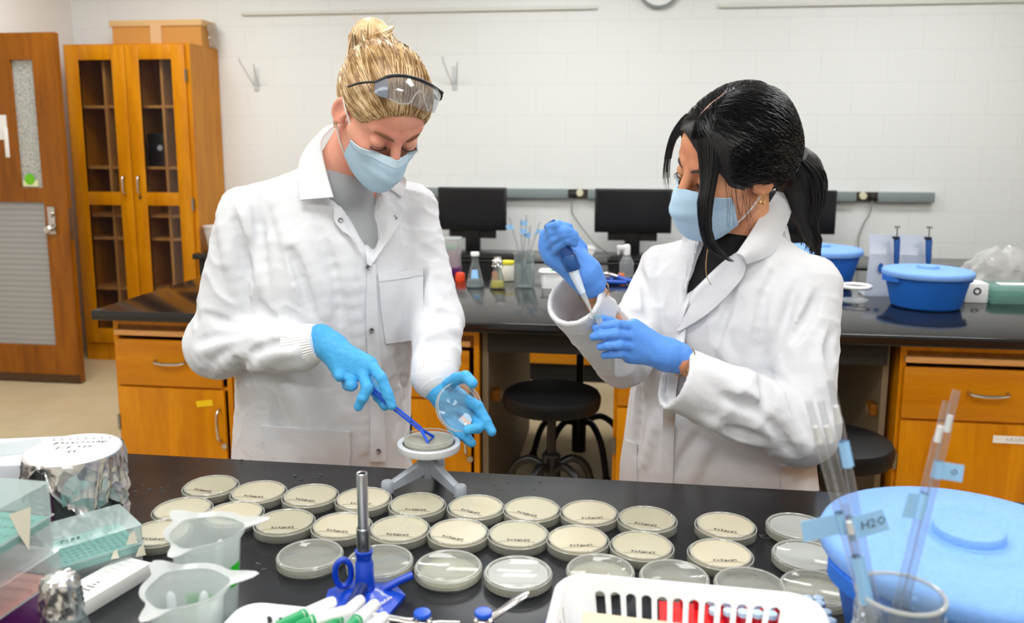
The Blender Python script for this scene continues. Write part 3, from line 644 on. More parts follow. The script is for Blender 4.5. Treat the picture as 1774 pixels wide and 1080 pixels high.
# ---------------------------------------------------------------- blue ice bucket
def foam_mat(name,col,a=.12):
    m=mat(name,col,.6,noise=a,nscale=160,bump=.25,bscale=260); return m
M['foam']=foam_mat('blue_foam',(26,106,206)); M['foam_lid']=foam_mat('light_blue_foam',(122,170,242),.16)
def ice_bucket(c,label,scale=1.0,rz=0,far=False):
    t=thing('ice_bucket',label,'ice bucket',c,'blue round ice buckets'); s=scale; c=Vector(c); n=64
    Mx=Matrix.Translation(c)@Matrix.Rotation(rz,4,'Z')@Matrix.Scale(s,4)
    bd=MB().lathe([(0,.0),(.112,.0),(.122,.006),(.125,.012),(.152,.125),(.150,.128),(.138,.128),(.112,.02),(0,.018)],n=n,M=Mx)
    o=obj('tub',bd,M['foam'],t)
    for a in (0,PI):
        tb=MB(); pts=[]
        for i in range(13):
            an=a-.42+.84*i/12; pts.append((an,))
        rings=[]
        for (an,) in pts:
            e=1-abs((an-a)/.42)**3; r0=.146; r1=.152+.014*e
            rings.append([Mx@V(r0*math.cos(an),r0*math.sin(an),.100),Mx@V(r1*math.cos(an),r1*math.sin(an),.104),Mx@V(r1*math.cos(an),r1*math.sin(an),.122),Mx@V(r0*math.cos(an),r0*math.sin(an),.124)])
        tb.loft(rings,cap=True); obj('grip',tb,M['foam'],t)
    ld=MB().lathe([(0,.129),(.150,.129),(.1535,.122),(.1605,.122),(.163,.126),(.164,.138),(.161,.144),(.155,.147),(.10,.154),(.075,.155),(.07,.152),(.062,.1505),(.040,.1505),(.0385,.152),(.0385,.160),(.037,.162),(.033,.163),(0,.1632)],n=n,M=Mx)
    l=obj('lid',ld,M['foam_lid'],t)
    return t
ice_bucket((.408,.985,BZ),'large blue foam ice bucket with lid at the lower right bench corner',1.0,.4)
pp=obj('paper_sheet',MB().box((.345,1.235,BZ+.0012),(.10,.10,.001),rot=(0,0,.3)),M['paper']); tag(pp,'white paper sheet sticking out behind the large blue ice bucket','paper')
# ---------------------------------------------------------------- glass jar of pipettes
M['glass']=clear_mat('jar_glass',(244,248,248),.10,.02,(200,210,214),gloss=1.3,ior=1.5)
M['glass_thin']=clear_mat('tube_glass',(240,242,244),.05,.03,(224,226,232),gloss=1.6,ior=1.5,edge=.75)
M['cotton']=mat('cotton_plug',(246,246,246),.9)
JC=V(.275,.80,BZ)
t=thing('glass_jar','clear screw-neck glass jar holding long taped pipettes','jar',JC)
pr=[(0,.004),(.034,.003),(.040,.0),(.044,.006),(.045,.02),(.045,.115),(.043,.128),(.0395,.134),(.0395,.138),(.0415,.140),(.0415,.143),(.0395,.145),(.0395,.149),(.0415,.151),(.0415,.154),(.0395,.156),(.0395,.166),(.041,.168),(.0415,.171),(.040,.1735),(.0375,.172),(.0368,.160),(.037,.136),(.0405,.126),(.0422,.115),(.0422,.02),(.040,.008),(0,.008)]
obj('jar_wall',MB().lathe(pr,JC,n=56),M['glass'],t)
obj('rim',MB().tube([(JC.x+.0395*math.cos(a),JC.y+.0395*math.sin(a),JC.z+.1725) for a in np.linspace(0,2*PI,48,endpoint=False)],.0022,8,closed=True),M['dish_rim'],t)
def pipette(bot,top,L_,label,flags=(),r=.0042):
    bot=Vector(bot); d=(Vector(top)-bot).normalized(); tp=bot+d*L_
    t=thing('serological_pipette',label,'pipette',bot,'taped glass pipettes in the jar')
    P=lambda u: bot+d*(L_*u)
    obj('tube',MB().tube([P(0),P(.05),P(.07),P(.88),P(.895),P(.90)],[r*.35,r*.5,r,r,r,r*.85],14,cap=False),M['glass_thin'],t)
    obj('mouthpiece',MB().tube([P(.90),P(.905),P(1)],[r*.85,r*.8,r*.8],14,cap=False),M['glass_thin'],t)
    obj('cotton_plug',MB().tube([P(.885),P(.93)],r*.7,12),M['cotton'],t)
    side=_rt.copy()
    for (u,w,h,ang,txt) in flags:
        c=P(u); tn=d; sd=(side*math.cos(ang)+_fw.cross(side)*math.sin(ang)); sd=(sd-tn*sd.dot(tn)*.75).normalized()
        nrm=sd.cross(tn).normalized(); nrm=nrm if nrm.dot(_fw)<0 else -nrm
        fl=MB().tube([c-tn*h/2,c+tn*h/2],r*1.12,14,cap=False)
        def quad(wid,off): 
            a=[c+nrm*(r*1.1+off)-tn*h/2,c+nrm*(r*1.1+off)+tn*h/2]
            return a
        s0=c+nrm*.0005
        vs=[]
        for k in range(2):
            o_=nrm*(.0006 if k else 0)
            vs+= [s0-tn*h/2+o_,s0+sd*w-tn*h/2+o_,s0+sd*w*.93+tn*h/2+o_,s0+tn*h/2+o_]
        fl.add(vs,[(3,2,1,0),(4,5,6,7),(0,1,5,4),(1,2,6,5),(2,3,7,6),(3,0,4,7)])
        f=obj('tape_flag',fl,M['blue_tape'],t)
        if txt:
            up=tn if tn.dot(_up)>0 else -tn; xx=up.cross(nrm).normalized()
            Mt=Matrix.Translation(s0+sd*w*.6+nrm*.0012)@Matrix(((xx.x,up.x,nrm.x,0),(xx.y,up.y,nrm.y,0),(xx.z,up.z,nrm.z,0),(0,0,0,1)))
            obj('handwriting',text_mb(txt,h*.55,Mt,.0001,.1,1),mat('grey_ink',(70,90,110),.7),f)
def pip_at(px0,px1,py1,Yt,L_,label,flags=(),r=.0042):
    b=V(JC.x+px0[0],JC.y+px0[1],BZ+.010); pipette(b,aty(px1,py1,Yt),L_,label,flags,r)
pip_at((.012,.0),1404,708,.79,.372,'leftmost taped pipette leaning left in the glass jar',((.66,-.040,.021,-.05,None),))
pip_at((.016,.012),1447,700,.82,.378,'pipette leaning left with its tape wrapped high near the top',((.80,.006,.026,0,None),))
pip_at((.014,.004),1428,722,.80,.366,'pipette leaning left with a blue tape flag lettered with a formula',((.64,.036,.023,-.25,'H2O'),))
pip_at((.004,-.006),1462,862,.785,.265,'short pipette in the jar with a long blue tape strip low on its tube',((.70,.008,.05,0,None),))
pip_at((-.014,.006),1648,714,.83,.365,'right leaning pipette in the jar with a small lettered tape flag',((.78,.026,.017,.1,'O'),))
pip_at((-.020,.010),1634,722,.82,.355,'right leaning pipette in the jar with a blank tape flag on its left',((.70,-.017,.026,-.1,None),))
# ---------------------------------------------------------------- white slotted basket, right
M['basket']=mat('white_basket_plastic',(246,247,248),.35)
def rrect(cx,cy,hx,hy,r,n=8,rot=0):
    out=[]
    for qx,qy,a0 in ((1,1,0),(-1,1,PI/2),(-1,-1,PI),(1,-1,1.5*PI)):
        for i in range(n+1):
            a=a0+PI/2*i/n; out.append((qx*(hx-r)+r*math.cos(a),qy*(hy-r)+r*math.sin(a)))
    c,s=math.cos(rot),math.sin(rot); return [(cx+x*c-y*s,cy+x*s+y*c) for x,y in out]
def basket(cx,cy,hx,hy,z0,z1,rot,slot_w,slot_n,label,r=.03,name='slotted_basket',ys=.8):
    t=thing(name,label,'basket',(cx,cy,z0))
    w=MB(); th=.0022
    Mx=Matrix.Translation((cx,cy,0))@Matrix.Rotation(rot,4,'Z')
    k=.90
    # corner walls and rims as lofts; straight walls as bars between slots
    def ring(hx_,hy_,r_,z): return [Mx@V(x,y,z) for x,y in rrect(0,0,hx_,hy_,r_)]
    zt=z1-.0125*(z1-z0)/.09; zb=z0+.022
    f=lambda z:(k+(1-k)*(z-z0)/(z1-z0))
    def band(za,zb_):
        w.loft([ring(hx*f(za),hy*f(za),r*f(za),za),ring(hx*f(zb_),hy*f(zb_),r*f(zb_),zb_),ring(hx*f(zb_)-th,hy*f(zb_)-th,r*f(zb_)-th,zb_),ring(hx*f(za)-th,hy*f(za)-th,r*f(za)-th,za),ring(hx*f(za),hy*f(za),r*f(za),za)])
    band(z0,zb); band(zt,z1)
    # floor
    w.prism([(p.x,p.y) for p in ring(hx*k,hy*k,r*k,0)],z0,z0+.002)
    def bar(pa,pb,da,db):     # bar of wall from zb to zt between two positions on one side
        vs=[]
        for z in (zb,zt):
            s=f(z)
            for p in (pa,pb):
                for o_ in (0,th):
                    vs.append(Mx@V(p[0]*s-da*o_ if da else p[0]*s, p[1]*s-db*o_ if db else p[1]*s, z))
        w.add(vs,[(0,2,3,1),(4,5,7,6),(0,4,6,2),(1,3,7,5),(0,1,5,4),(2,6,7,3)])
    def side(L0,L1,fixed,axis,n,sg):
        if n==0: n=1
        pitch=(L1-L0)/n; bw=pitch-slot_w
        for i in range(n+1):
            a=L0+i*pitch-bw/2; b=a+bw; a=max(a,L0-.001); b=min(b,L1+.001)
            if axis=='x': bar((a,fixed),(b,fixed),0,sg)
            else: bar((fixed,a),(fixed,b),sg,0)
            if i<n:            # rounded arch at the top of each slot
                cxx=b+slot_w/2
                s=f(zt)
                arc=[]
                for q in range(7):
                    an=PI*q/6; arc.append((cxx*1.0+slot_w/2*1.04*math.cos(an), zt-slot_w/2*1.04+slot_w/2*1.04*math.sin(an)))
                # two spandrels
                for half in (arc[:4],arc[3:]):
                    ex=half[0][0] if half is not arc[3:] and half[0][0]>cxx else half[-1][0]
                    cor=(cxx+slot_w/2*1.06*(1 if half[0][0]>cxx+1e-6 else -1),zt+.0005)
                    poly=half+[cor] if half[0][0]>cxx+1e-6 else half+[cor]
                    vs=[];m_=len(poly)
                    for o_ in (0,th):
                        for (u,z) in poly:
                            s=f(z); vs.append(Mx@(V(u*s,fixed*s-sg*o_,z) if axis=='x' else V(fixed*s-sg*o_,u*s,z)))
                    w.add(vs,[tuple(range(m_)),tuple(reversed(range(m_,2*m_)))]+[(i_,(i_+1)%m_,m_+(i_+1)%m_,m_+i_) for i_ in range(m_)])
    nx=slot_n; ny=max(2,int(slot_n*(hy-r)/(hx-r)*ys))
    for sg in (1,-1):
        side(-(hx-r),hx-r,sg*hy,'x',nx,sg); side(-(hy-r),hy-r,sg*hx,'y',ny,sg)
    # solid corners
    c_=rrect(0,0,hx,hy,r); n=9
    for q in range(4):
        seg=c_[q*n:(q+1)*n]
        rings=[]
        for z,o_ in ((zb,0),(zt,0),(zt,1),(zb,1),(zb,0)):
            s=f(z); pts=[]
            for (x,y) in seg:
                cxq=math.copysign(hx-r,x); cyq=math.copysign(hy-r,y); dx,dy=x-cxq,y-cyq; L_=math.hypot(dx,dy) or 1
                pts.append(Mx@V(x*s-dx/L_*th*o_,y*s-dy/L_*th*o_,z))
            rings.append(pts)
        w.loft(rings,closed=False)
    obj('basket_wall',w,M['basket'],t)
    rim=MB(); s=1
    rim.loft([ring(hx-th,hy-th,r-th,z1-.001),ring(hx-th,hy-th,r-th,z1+.002),ring(hx+.004,hy+.004,r+.004,z1+.0025),ring(hx+.0075,hy+.0075,r+.0075,z1-.001),ring(hx+.0075,hy+.0075,r+.0075,z1-.006),ring(hx+.006,hy+.006,r+.006,z1-.006),ring(hx+.0055,hy+.0055,r+.0055,z1-.0015),ring(hx-th,hy-th,r-th,z1-.001)])
    obj('rim',rim,M['basket'],t)
    return t
basket(.078,.845,.142,.075,BZ,1.018,-.045,.0118,12,'white slotted basket at the bottom edge, right of the gas valves',.032)

t=thing('paper_booklet','cream paper booklet lying in the right white basket','booklet',(.03,.84,.93))
obj('cover',MB().box((.03,.838,.984),(.135,.085,.006),.001,rot=(.30,.02,-.05)),mat('cream_paper',(218,198,172),.8,noise=.03),t)
obj('pages',MB().box((.033,.837,.9785),(.132,.082,.004),rot=(.30,.02,-.05)),M['paper'],t)
# ---------------------------------------------------------------- red micro tubes in a small red rack
M['red']=mat('red_plastic',(236,24,24),.35); M['red_cap']=mat('pale_blue_cap',(190,214,236),.35); M['red_tube']=mat('red_tube_plastic',(200,20,50),.3)
rk=thing('tube_rack','red plastic tube rack behind the right white basket','rack',(.15,.965,BZ))
rm=MB().bb(.055,.245,.934,1.000,BZ+.028,BZ+.032).bb(.055,.245,.934,.938,BZ,BZ+.028).bb(.055,.245,.996,1.0,BZ,BZ+.028).bb(.055,.059,.938,.996,BZ,BZ+.028).bb(.241,.245,.938,.996,BZ,BZ+.028)
rk2=obj('rack_body',rm,M['red'],rk)
tp=thing('micro_tube','red micro tube','tube',(0,0,0))
obj('tube_body',MB().lathe([(0,0),(.003,0),(.0045,.008),(.0052,.02),(0,.02)],n=14),M['red_tube'],tp,local=True)
obj('cap',MB().lathe([(0,.0265),(.0052,.0265),(.0066,.0255),(.0068,.021),(.0066,.020),(0,.020)],n=16),M['red_cap'],tp,local=True)
cap=tp.children[1]
k=0; GTU='red micro tubes with pale caps in the red rack'
for j in range(3):
    for i in range(11):
        p=V(.068+i*.0165,.946+j*.021,BZ+.0322)
        if i<3 and j<2: continue
        lab='red micro tube with a pale blue cap in the red rack behind the white basket'
        if k==0: tp.location=p; tp['label']=lab; tp['group']=GTU
        else: dup(tp,p,0,lab,GTU)
        k+=1
for i,(px,py) in enumerate(((1400,1042),(1421,1045),(1410,1062),(1432,1060),(1440,1075),(1424,1078),(1418,1036))):
    q=atz(px,py,BZ+.025); q.z=BZ
    dup(tp,q,0,'red micro tube with a pale blue cap standing loose beside the jar of pipettes','loose red micro tubes by the jar')
pk=obj('pink_putty',MB().lathe([(0,.008),(.008,.006),(.012,0),(0,0)],atz(1165,1012,BZ+.0)+V(0,-.02,.0),n=16,sx=1.4),mat('pink_plastic',(246,214,214),.5)); tag(pk,'pale pink blob behind the far rim of the right basket','putty')
# ================================================================= left end of the front bench
M['frost']=clear_mat('frosted_polypropylene',(246,249,249),.34,.22,(236,241,242),gloss=.9)
M['frost2']=clear_mat('clear_box_lid',(246,250,250),.36,.12,(226,238,238),gloss=1.0)
M['teal']=mat('teal_rack',(86,176,164),.4); M['teal_hole']=mat('teal_rack_holes',(44,130,122),.5)
M['pink']=mat('salmon_rack',(240,134,122),.4); M['purple']=mat('purple_plastic',(86,12,92),.4)
M['foil']=None
m,nt,p,out=new_mat('crumpled_foil'); setp(p,color=srgb(214,214,216),rough=.24,metal=1)
tc=nt.nodes.new('ShaderNodeTexCoord'); vo=nt.nodes.new('ShaderNodeTexVoronoi'); vo.inputs['Scale'].default_value=48; vo.feature='F1'; nt.links.new(tc.outputs['Object'],vo.inputs['Vector'])
bu=nt.nodes.new('ShaderNodeBump'); bu.inputs['Strength'].default_value=.6; bu.inputs['Distance'].default_value=.004; nt.links.new(vo.outputs['Distance'],bu.inputs['Height']); nt.links.new(bu.outputs[0],p.inputs['Normal']); M['foil']=m
M['foil_flat']=mat('smooth_foil',(232,232,234),.36,.55,bump=.25,bscale=40)
def box_shell(mb,x0,x1,y0,y1,z0,z1,Mx,th=.0015,top=True,bottom=True,taper=0):
    ring=lambda g,z,t_:[Mx@V(a,b,z) for a,b in rrect((x0+x1)/2,(y0+y1)/2,(x1-x0)/2-g-t_,(y1-y0)/2-g-t_,.004,3)]
    rs=[]
    if bottom: rs.append(ring(.5*(x1-x0)-.001 if False else taper,z0,0))
    else: rs.append(ring(taper,z0,0))
    rs.append(ring(0,z1,0))
    mb.loft(rs)
    n=len(rs[0])
    if top: mb.add(rs[1],[tuple(range(n))])
    if bottom: mb.add(rs[0],[tuple(reversed(range(n)))])
def tip_box(name,label,Mx,w,d,h,rackmat,holemat,hl=.45,rows=8,cols=12,bandmat=None,note=True,group=None):
    """Mx places local box (0..w, 0..d, 0..h)"""
    t=thing(name,label,'tip box',Mx.translation,group)
    lo=MB(); box_shell(lo,0,w,0,d,0,h*(1-hl),Mx,top=False); obj('box_base',lo,bandmat or M['frost'],t)
    rk=MB(); rk.add([Mx@V(*p_) for p_ in ((.003,.003,h*(1-hl)-.012),(w-.003,.003,h*(1-hl)-.012),(w-.003,d-.003,h*(1-hl)-.012),(.003,d-.003,h*(1-hl)-.012),(.003,.003,h*(1-hl)),(w-.003,.003,h*(1-hl)),(w-.003,d-.003,h*(1-hl)),(.003,d-.003,h*(1-hl)))],
       [(3,2,1,0),(4,5,6,7),(0,1,5,4),(1,2,6,5),(2,3,7,6),(3,0,4,7)])
    r_=obj('rack_plate',rk,rackmat,t)
    ho=MB()
    for i in range(cols):
        for j in range(rows):
            x=.008+(w-.016)*(i+.5)/cols; y=.008+(d-.016)*(j+.5)/rows
            ho.lathe([(0,.0006),(.0028,.0006),(.003,0)],n=8,M=Mx@Matrix.Translation((x,y,h*(1-hl))))
    obj('tip_holes',ho,holemat,r_)
    li=MB(); box_shell(li,-.001,w+.001,-.001,d+.001,h*(1-hl)+.001,h,Mx,bottom=False)
    l=obj('lid',li,M['frost2'],t)
    hg=MB().tube([Mx@V(-.0015,-.0015,h*(1-hl)+.001),Mx@V(w+.0015,-.0015,h*(1-hl)+.001),Mx@V(w+.0015,d+.0015,h*(1-hl)+.001),Mx@V(-.0015,d+.0015,h*(1-hl)+.001)],.0012,6,closed=True,smooth=False)
    obj('lid_rim',hg,M['frost'],l)
    return t,l
# teal tip box
def frame(p0,px,py):     # local axes: x along p0->px, y along p0->py (made perpendicular)
    ex=(px-p0); ex.z=0; ex.normalize(); ey=V(-ex.y,ex.x,0)
    return Matrix(((ex.x,ey.x,0,p0.x),(ex.y,ey.y,0,p0.y),(0,0,1,p0.z),(0,0,0,1)))
zt=.985
A=atz(87,957,zt); B=atz(245,911,zt); C_=atz(198,877,zt)
A.z=B.z=C_.z=BZ
Mx=frame(A,B,C_); w=(B-A).length; d=((C_-B).dot(Mx.to_3x3()@V(0,1,0)))
t,l=tip_box('pipette_tip_box','clear pipette tip box with teal rack between foil beaker and tri-cornered beakers',Mx,w,d,.066,M['teal'],M['teal_hole'],.42)
# torn tape on the lid
tt=MB()
for (x,y,z,s) in ((w*.80,-.0025,.044,1),(w*.62,-.0025,.030,.7),(w*.9,-.0025,.022,.9)):
    tt.add([Mx@V(x,y,z),Mx@V(x+.016*s,y,z-.002),Mx@V(x+.013*s,y-.0004,z+.018*s),Mx@V(x+.006*s,y,z+.014*s)],[(0,1,2,3)])
obj('tape_scrap',tt,mat('masking_tape',(232,226,206),.8),l)
nt_=jitter_text('TIPS',.011,Mx@Matrix.Translation((w*.15,d*.16,.0668)),2); obj('handwriting',nt_,M['ink'],l)
# stack of boxes cut by the left edge
Mx0=Matrix.Translation((-.835,.745,BZ))@Matrix.Rotation(math.radians(-4),4,'Z')
Y=.185; W_=.115
t,l=tip_box('pipette_tip_box','pink racked tip box on a purple base at the left edge',Mx0,W_,Y,.087,M['pink'],mat('salmon_holes',(200,90,86),.5),.42,8,10,M['purple'])
Mx1=Matrix.Translation((-.838,.742,BZ+.0885))@Matrix.Rotation(math.radians(-3),4,'Z')
t,l=tip_box('pipette_tip_box','frosted tip box with teal rack topmost in the stack at the left edge',Mx1,W_,Y,.090,M['teal'],M['teal_hole'],.50,8,10)
tt=MB(); 
tt.add([Mx1@V(W_+.002,.115,.078),Mx1@V(W_+.002,.150,.072),Mx1@V(W_+.003,.140,.020),Mx1@V(W_+.0022,.128,.045)],[(0,1,2,3)])
obj('tape_scrap',tt,bpy.data.materials['masking_tape'],l)
# grey white carton behind
cx=MB(); Mb=Matrix.Translation((-1.018,1.255,BZ))@Matrix.Rotation(math.radians(16),4,'Z')
t=thing('tip_carton','pale grey tip box carton behind the foil covered beaker at the left','box',(-1.02,1.25,BZ))
obj('carton',MB().box((0,0,.04),(.15,.14,.08),.003).xf(Mb),mat('pale_grey_carton',(208,212,222),.6,noise=.03),t)
tx=jitter_text('12 WELL',.008,Mb@Matrix.Translation((.02,-.05,.0803)),4); obj('handwriting',tx,mat('grey_print',(90,92,100),.7),t)
obj('plastic_wrap',MB().box((-.02,.01,.0815),(.09,.07,.002),rot=(.01,.0,.3)).xf(Mb),M['frost'],t)
# foil covered beaker
FB=V(-.845,1.15,BZ)
t=thing('foil_covered_beaker','large glass beaker capped with crumpled foil with handwriting on top','beaker',FB)
RBk=.066
obj('beaker_glass',MB().lathe([(0,.002),(RBk-.008,.002),(RBk-.002,.006),(RBk,.014),(RBk,.122),(RBk+.003,.125),(RBk+.001,.1255),(RBk-.002,.122),(RBk-.002,.014),(RBk-.009,.005),(0,.005)],FB,n=56),M['glass'],t)
obj('liquid_label',MB().loft([[FB+V((RBk+.0006)*math.cos(a),(RBk+.0006)*math.sin(a),z) for a in np.linspace(-2.7,-1.45,14)] for z in (.012,.098)],closed=False),mat('dark_purple_label',(74,20,66),.5),t)
lt=MB()
for k in range(7):
    a0=-1.60-.0; 
    for j in range(5):
        a=-1.68-j*.055; z=.02+k*.0105
        p0=FB+V((RBk+.0012)*math.cos(a),(RBk+.0012)*math.sin(a),z); p1=FB+V((RBk+.0012)*math.cos(a-.04),(RBk+.0012)*math.sin(a-.04),z)
        lt.tube([p0,p1],.0005,4)
obj('label_graduation',lt,mat('white_print',(236,230,236),.6),t)
obj('dark_liquid',MB().lathe([(0,.0055),(RBk-.0025,.0065),(RBk-.0025,.05),(0,.05)],FB,n=40),mat('dark_liquid',(24,22,40),.2),t)
# foil skirt
rf=random.Random(11); n=120; rings=[]
low=[.055+.026*math.sin(a*2+2.2)+.014*math.sin(a*5)+.010*math.sin(a*9+1)+rf.uniform(-.004,.004) for a in np.linspace(0,2*PI,n,endpoint=False)]
zs=np.linspace(0,1,12)
for i,u in enumerate(zs):
    ring=[]
    for k in range(n):
        a=2*PI*k/n
        z=.1315-u*low[k]*1.15
        r=RBk+.0035+ (.0055*u)*(1+.9*math.sin(a*17+3*math.sin(a*3)+u*4)) + u*rf.uniform(-.0022,.0022)+.004*u*u*math.sin(a*6+1)
        if u==0: r=RBk+.001
        ring.append(FB+V(r*math.cos(a),r*math.sin(a),z))
    rings.append(ring)
topr=[]
fo=MB(); fo.loft(rings,smooth=False)
fl=obj('foil_cover',fo,M['foil'],t)
ft=MB(); rings=[]
ft.lathe([(RBk+.0048,.1285),(RBk+.0030,.1315),(RBk+.0005,.1328),(RBk-.004,.1330),(.045,.1333),(.02,.1329),(0,.1332)],FB,n=96)
for r in (RBk+.0022,RBk-.004,.045,.025,.008):
    rings.append([FB+V(r*math.cos(2*PI*k/n),r*math.sin(2*PI*k/n),.1315+.0004*math.sin(5*r*100+6*math.sin(2*PI*k/n))*(r<.06)) for k in range(n)])
obj('foil_top',ft,M['foil_flat'],fl)
Wm=Matrix.Translation(FB+V(0,0,.1338))@Matrix.Rotation(PI+.28,4,'Z')
wr=MB()
for s_,x_,y_,sz in (('Autoclaved',-.040,-.020,.0125),('use 5/2',-.026,.0,.0125),('55',-.010,.019,.012)):
    m_=jitter_text(s_,sz,Wm@Matrix.Translation((x_,y_,0)),5,.3); wr.add(m_.v,m_.f)
for k in range(8): wr.tube([Wm@V(-.045+k*.012,-.034,.0),Wm@V(-.041+k*.012,-.043,0)],.0005,4)
obj('handwriting',wr,M['ink'],fl)
# long white card box with print
A=atz(128,1052,.943);B=atz(275,966,.943);C_=atz(128,1010,.943)
for p_ in (A,B,C_): p_.z=BZ
Mx=frame(A,B,C_); w=(B-A).length; Mx=Matrix.Translation((-.004,-.012,0))@Mx
t=thing('card_box','long flat white card box with small print beside the teal tip box','box',A)
obj('carton',MB().bb(0,w,0,.052,0,.021,.001).xf(Mx),M['paper'],t)
pr_=MB()
for i,(x,y,a_) in enumerate(((.040,.024,4),(.050,.024,7),(.058,.024,6),(.064,.024,3),(.070,.024,3))):
    for k in range(a_): pr_.add([Mx@V(x,y-.0022*a_/2+k*.0022,.0213),Mx@V(x+.003,y-.0022*a_/2+k*.0022,.0213),Mx@V(x+.003,y-.0022*a_/2+k*.0022+.0014,.0213),Mx@V(x,y-.0022*a_/2+k*.0022+.0014,.0213)],[(0,1,2,3)])
for k in range(5): pr_.add([Mx@V(.085+k*.011,.008,.0213),Mx@V(.0854+k*.011,.008,.0213),Mx@V(.0854+k*.011,.04,.0213),Mx@V(.085+k*.011,.04,.0213)],[(0,1,2,3)])
obj('print',pr_,mat('small_print',(70,70,74),.8),t)
obj('seal_dot',MB().lathe([(0,.0003),(.0055,.0003),(.0055,0),(0,0)],n=20,M=Mx@Matrix.Translation((.022,.026,.0211))),mat('grey_dot',(206,204,198),.7),t)
# two translucent tri-cornered beakers with transfer pipettes
M['tri']=clear_mat('tri_beaker_plastic',(246,250,248),.42,.2,(238,244,244),gloss=.9)
M['green']=mat('bright_green_tape',(30,196,30),.5)
def tri_beaker(c,h,r,rot,label,tape):
    t=thing('tri_corner_beaker',label,'beaker',c,'translucent tri-cornered beakers'); c=Vector(c); n=72
    def prof(R_,corner,z,p=3.2):
        ring=[]
        for k in range(n):
            a=2*PI*k/n; 
            e=max(0,math.cos(3*(a-rot)/1.0)); rr_=R_*(1-.03*(1-e))+corner*e**p
            ring.append(c+V(rr_*math.cos(a),rr_*math.sin(a),z))
        return ring
    w=MB().loft([prof(r*.60,0,.001),prof(r*.74,0,.001),prof(r*.77,0,.006),prof(r*.93,0,h*.86),prof(r*.95,.001,h*.875),prof(r*.97,.003,h*.9),prof(r*.985,.006,h*.97),prof(r*.97,.004,h*.968),prof(r*.95,.002,h*.9),prof(r*.915,0,h*.86),prof(r*.75,0,.007),prof(r*.6,0,.003)],cap=True)
    o=obj('beaker_wall',w,M['tri'],t)
    rm=MB().loft([prof(r*.96,.004,h*.965),prof(r*1.03,.016,h*.985,4),prof(r*1.08,.026,h,4.5),prof(r*1.10,.030,h*1.004,4.5),prof(r*1.085,.028,h*.992,4.5),prof(r*.985,.006,h*.955)])
    obj('pouring_rim',rm,clear_mat('tri_beaker_rim',(248,250,250),.62,.2,(244,247,247),gloss=.9) if 'tri_beaker_rim' not in bpy.data.materials else bpy.data.materials['tri_beaker_rim'],t)
    for (a0,a1,z0,z1) in tape:
        q=MB().loft([[c+V((r*(.775+.16*(z/h)/.86)+.0008)*math.cos(a),(r*(.775+.16*(z/h)/.86)+.0008)*math.sin(a),z) for a in np.linspace(a0,a1,8)] for z in (z0,z1)],closed=False)
        obj('tape_mark',q,M['green'],t)
    return t
T1=V(-.520,.945,BZ); T2=V(-.487,.835,BZ)
tri_beaker(T1,.118,.046,.5,'translucent tri-cornered beaker standing behind its twin, above the front basket',((-.35,.12,.045,.075),))
tri_beaker(T2,.104,.046,.45,'translucent tri-cornered beaker in front of its twin at the bottom edge, holding droppers',((-.45,.0,.0,.055),(1.2,2.1,.03,.07)))
M['dropper']=clear_mat('dropper_plastic',(250,252,252),.55,.15,(240,244,246))
def dropper(c,a,tilt,label,L_=.075):
    c=Vector(c); d=V(math.sin(tilt)*math.cos(a),math.sin(tilt)*math.sin(a),math.cos(tilt)); t=thing('plastic_dropper',label,'dropper',c)
    obj('stem',MB().tube([c,c+d*L_*.6],[.0016,.0035],10),M['dropper'],t)
    obj('bulb',MB().tube([c+d*L_*.6,c+d*L_*.65,c+d*L_*.7,c+d*L_*.9,c+d*L_*.97,c+d*L_],[.0035,.0046,.0055,.0055,.0045,.002],12),M['dropper'],t)
for i,(dx,dy,a,tl,lab) in enumerate(((-.012,.0,2.6,.18,'plastic dropper leaning left in the front tri-cornered beaker'),(.006,.008,.6,.12,'plastic dropper standing in the middle of the front tri-cornered beaker'),(.014,-.004,.2,.26,'plastic dropper leaning right in the front tri-cornered beaker'))):
    dropper(T2+V(dx,dy,.004),a,tl,lab,.085)
dropper(T1+V(.004,.0,.004),.3,.15,'plastic dropper in the rear tri-cornered beaker',.098)
# small flask with foil cap, lower left corner
FK=V(-.637,.825,BZ)
t=thing('foil_capped_flask','small glass flask with crumpled foil cap at the lower left','flask',FK)
obj('flask_glass',MB().lathe([(0,.002),(.036,.002),(.040,.006),(.0395,.012),(.019,.068),(.0165,.076),(.0165,.098),(.018,.1),(.0155,.1),(.015,.078),(.0175,.068),(.038,.011),(.036,.005),(0,.005)],FK,n=48),M['glass'],t)
rf=random.Random(4); n=64; rings=[]
for i,u in enumerate(np.linspace(0,1,12)):
    z=.108-.044*u; ring=[]
    for k in range(n):
        a=2*PI*k/n; r=.0195+.004*u+.0012*math.sin(a*9+u*5)+rf.uniform(-.0012,.0012)
        if u<.15: r*=(.86+u)
        ring.append(FK+V(r*math.cos(a),r*math.sin(a),z+(.003*math.sin(a*4) if u>.9 else 0)))
    rings.append(ring)
rings.insert(0,[FK+V(.008*math.cos(2*PI*k/n),.008*math.sin(2*PI*k/n),.1095) for k in range(n)])
fo=MB().loft(rings); fo.add(rings[0],[tuple(range(n))],True); obj('foil_cap',fo,M['foil'],t)
# ---------------------------------------------------------------- burner with blue base
BC=V(-.331,1.005,BZ)
M['blue_cast']=mat('blue_enamel',(10,66,190),.28,coat=.4)
t=thing('bunsen_burner','bunsen burner with blue enamel base and tall steel tube','burner',BC)
bs=MB()
poly=[(-.022,.030),(.022,.030),(.048,-.046),(.030,-.056),(-.030,-.056),(-.048,-.046)]
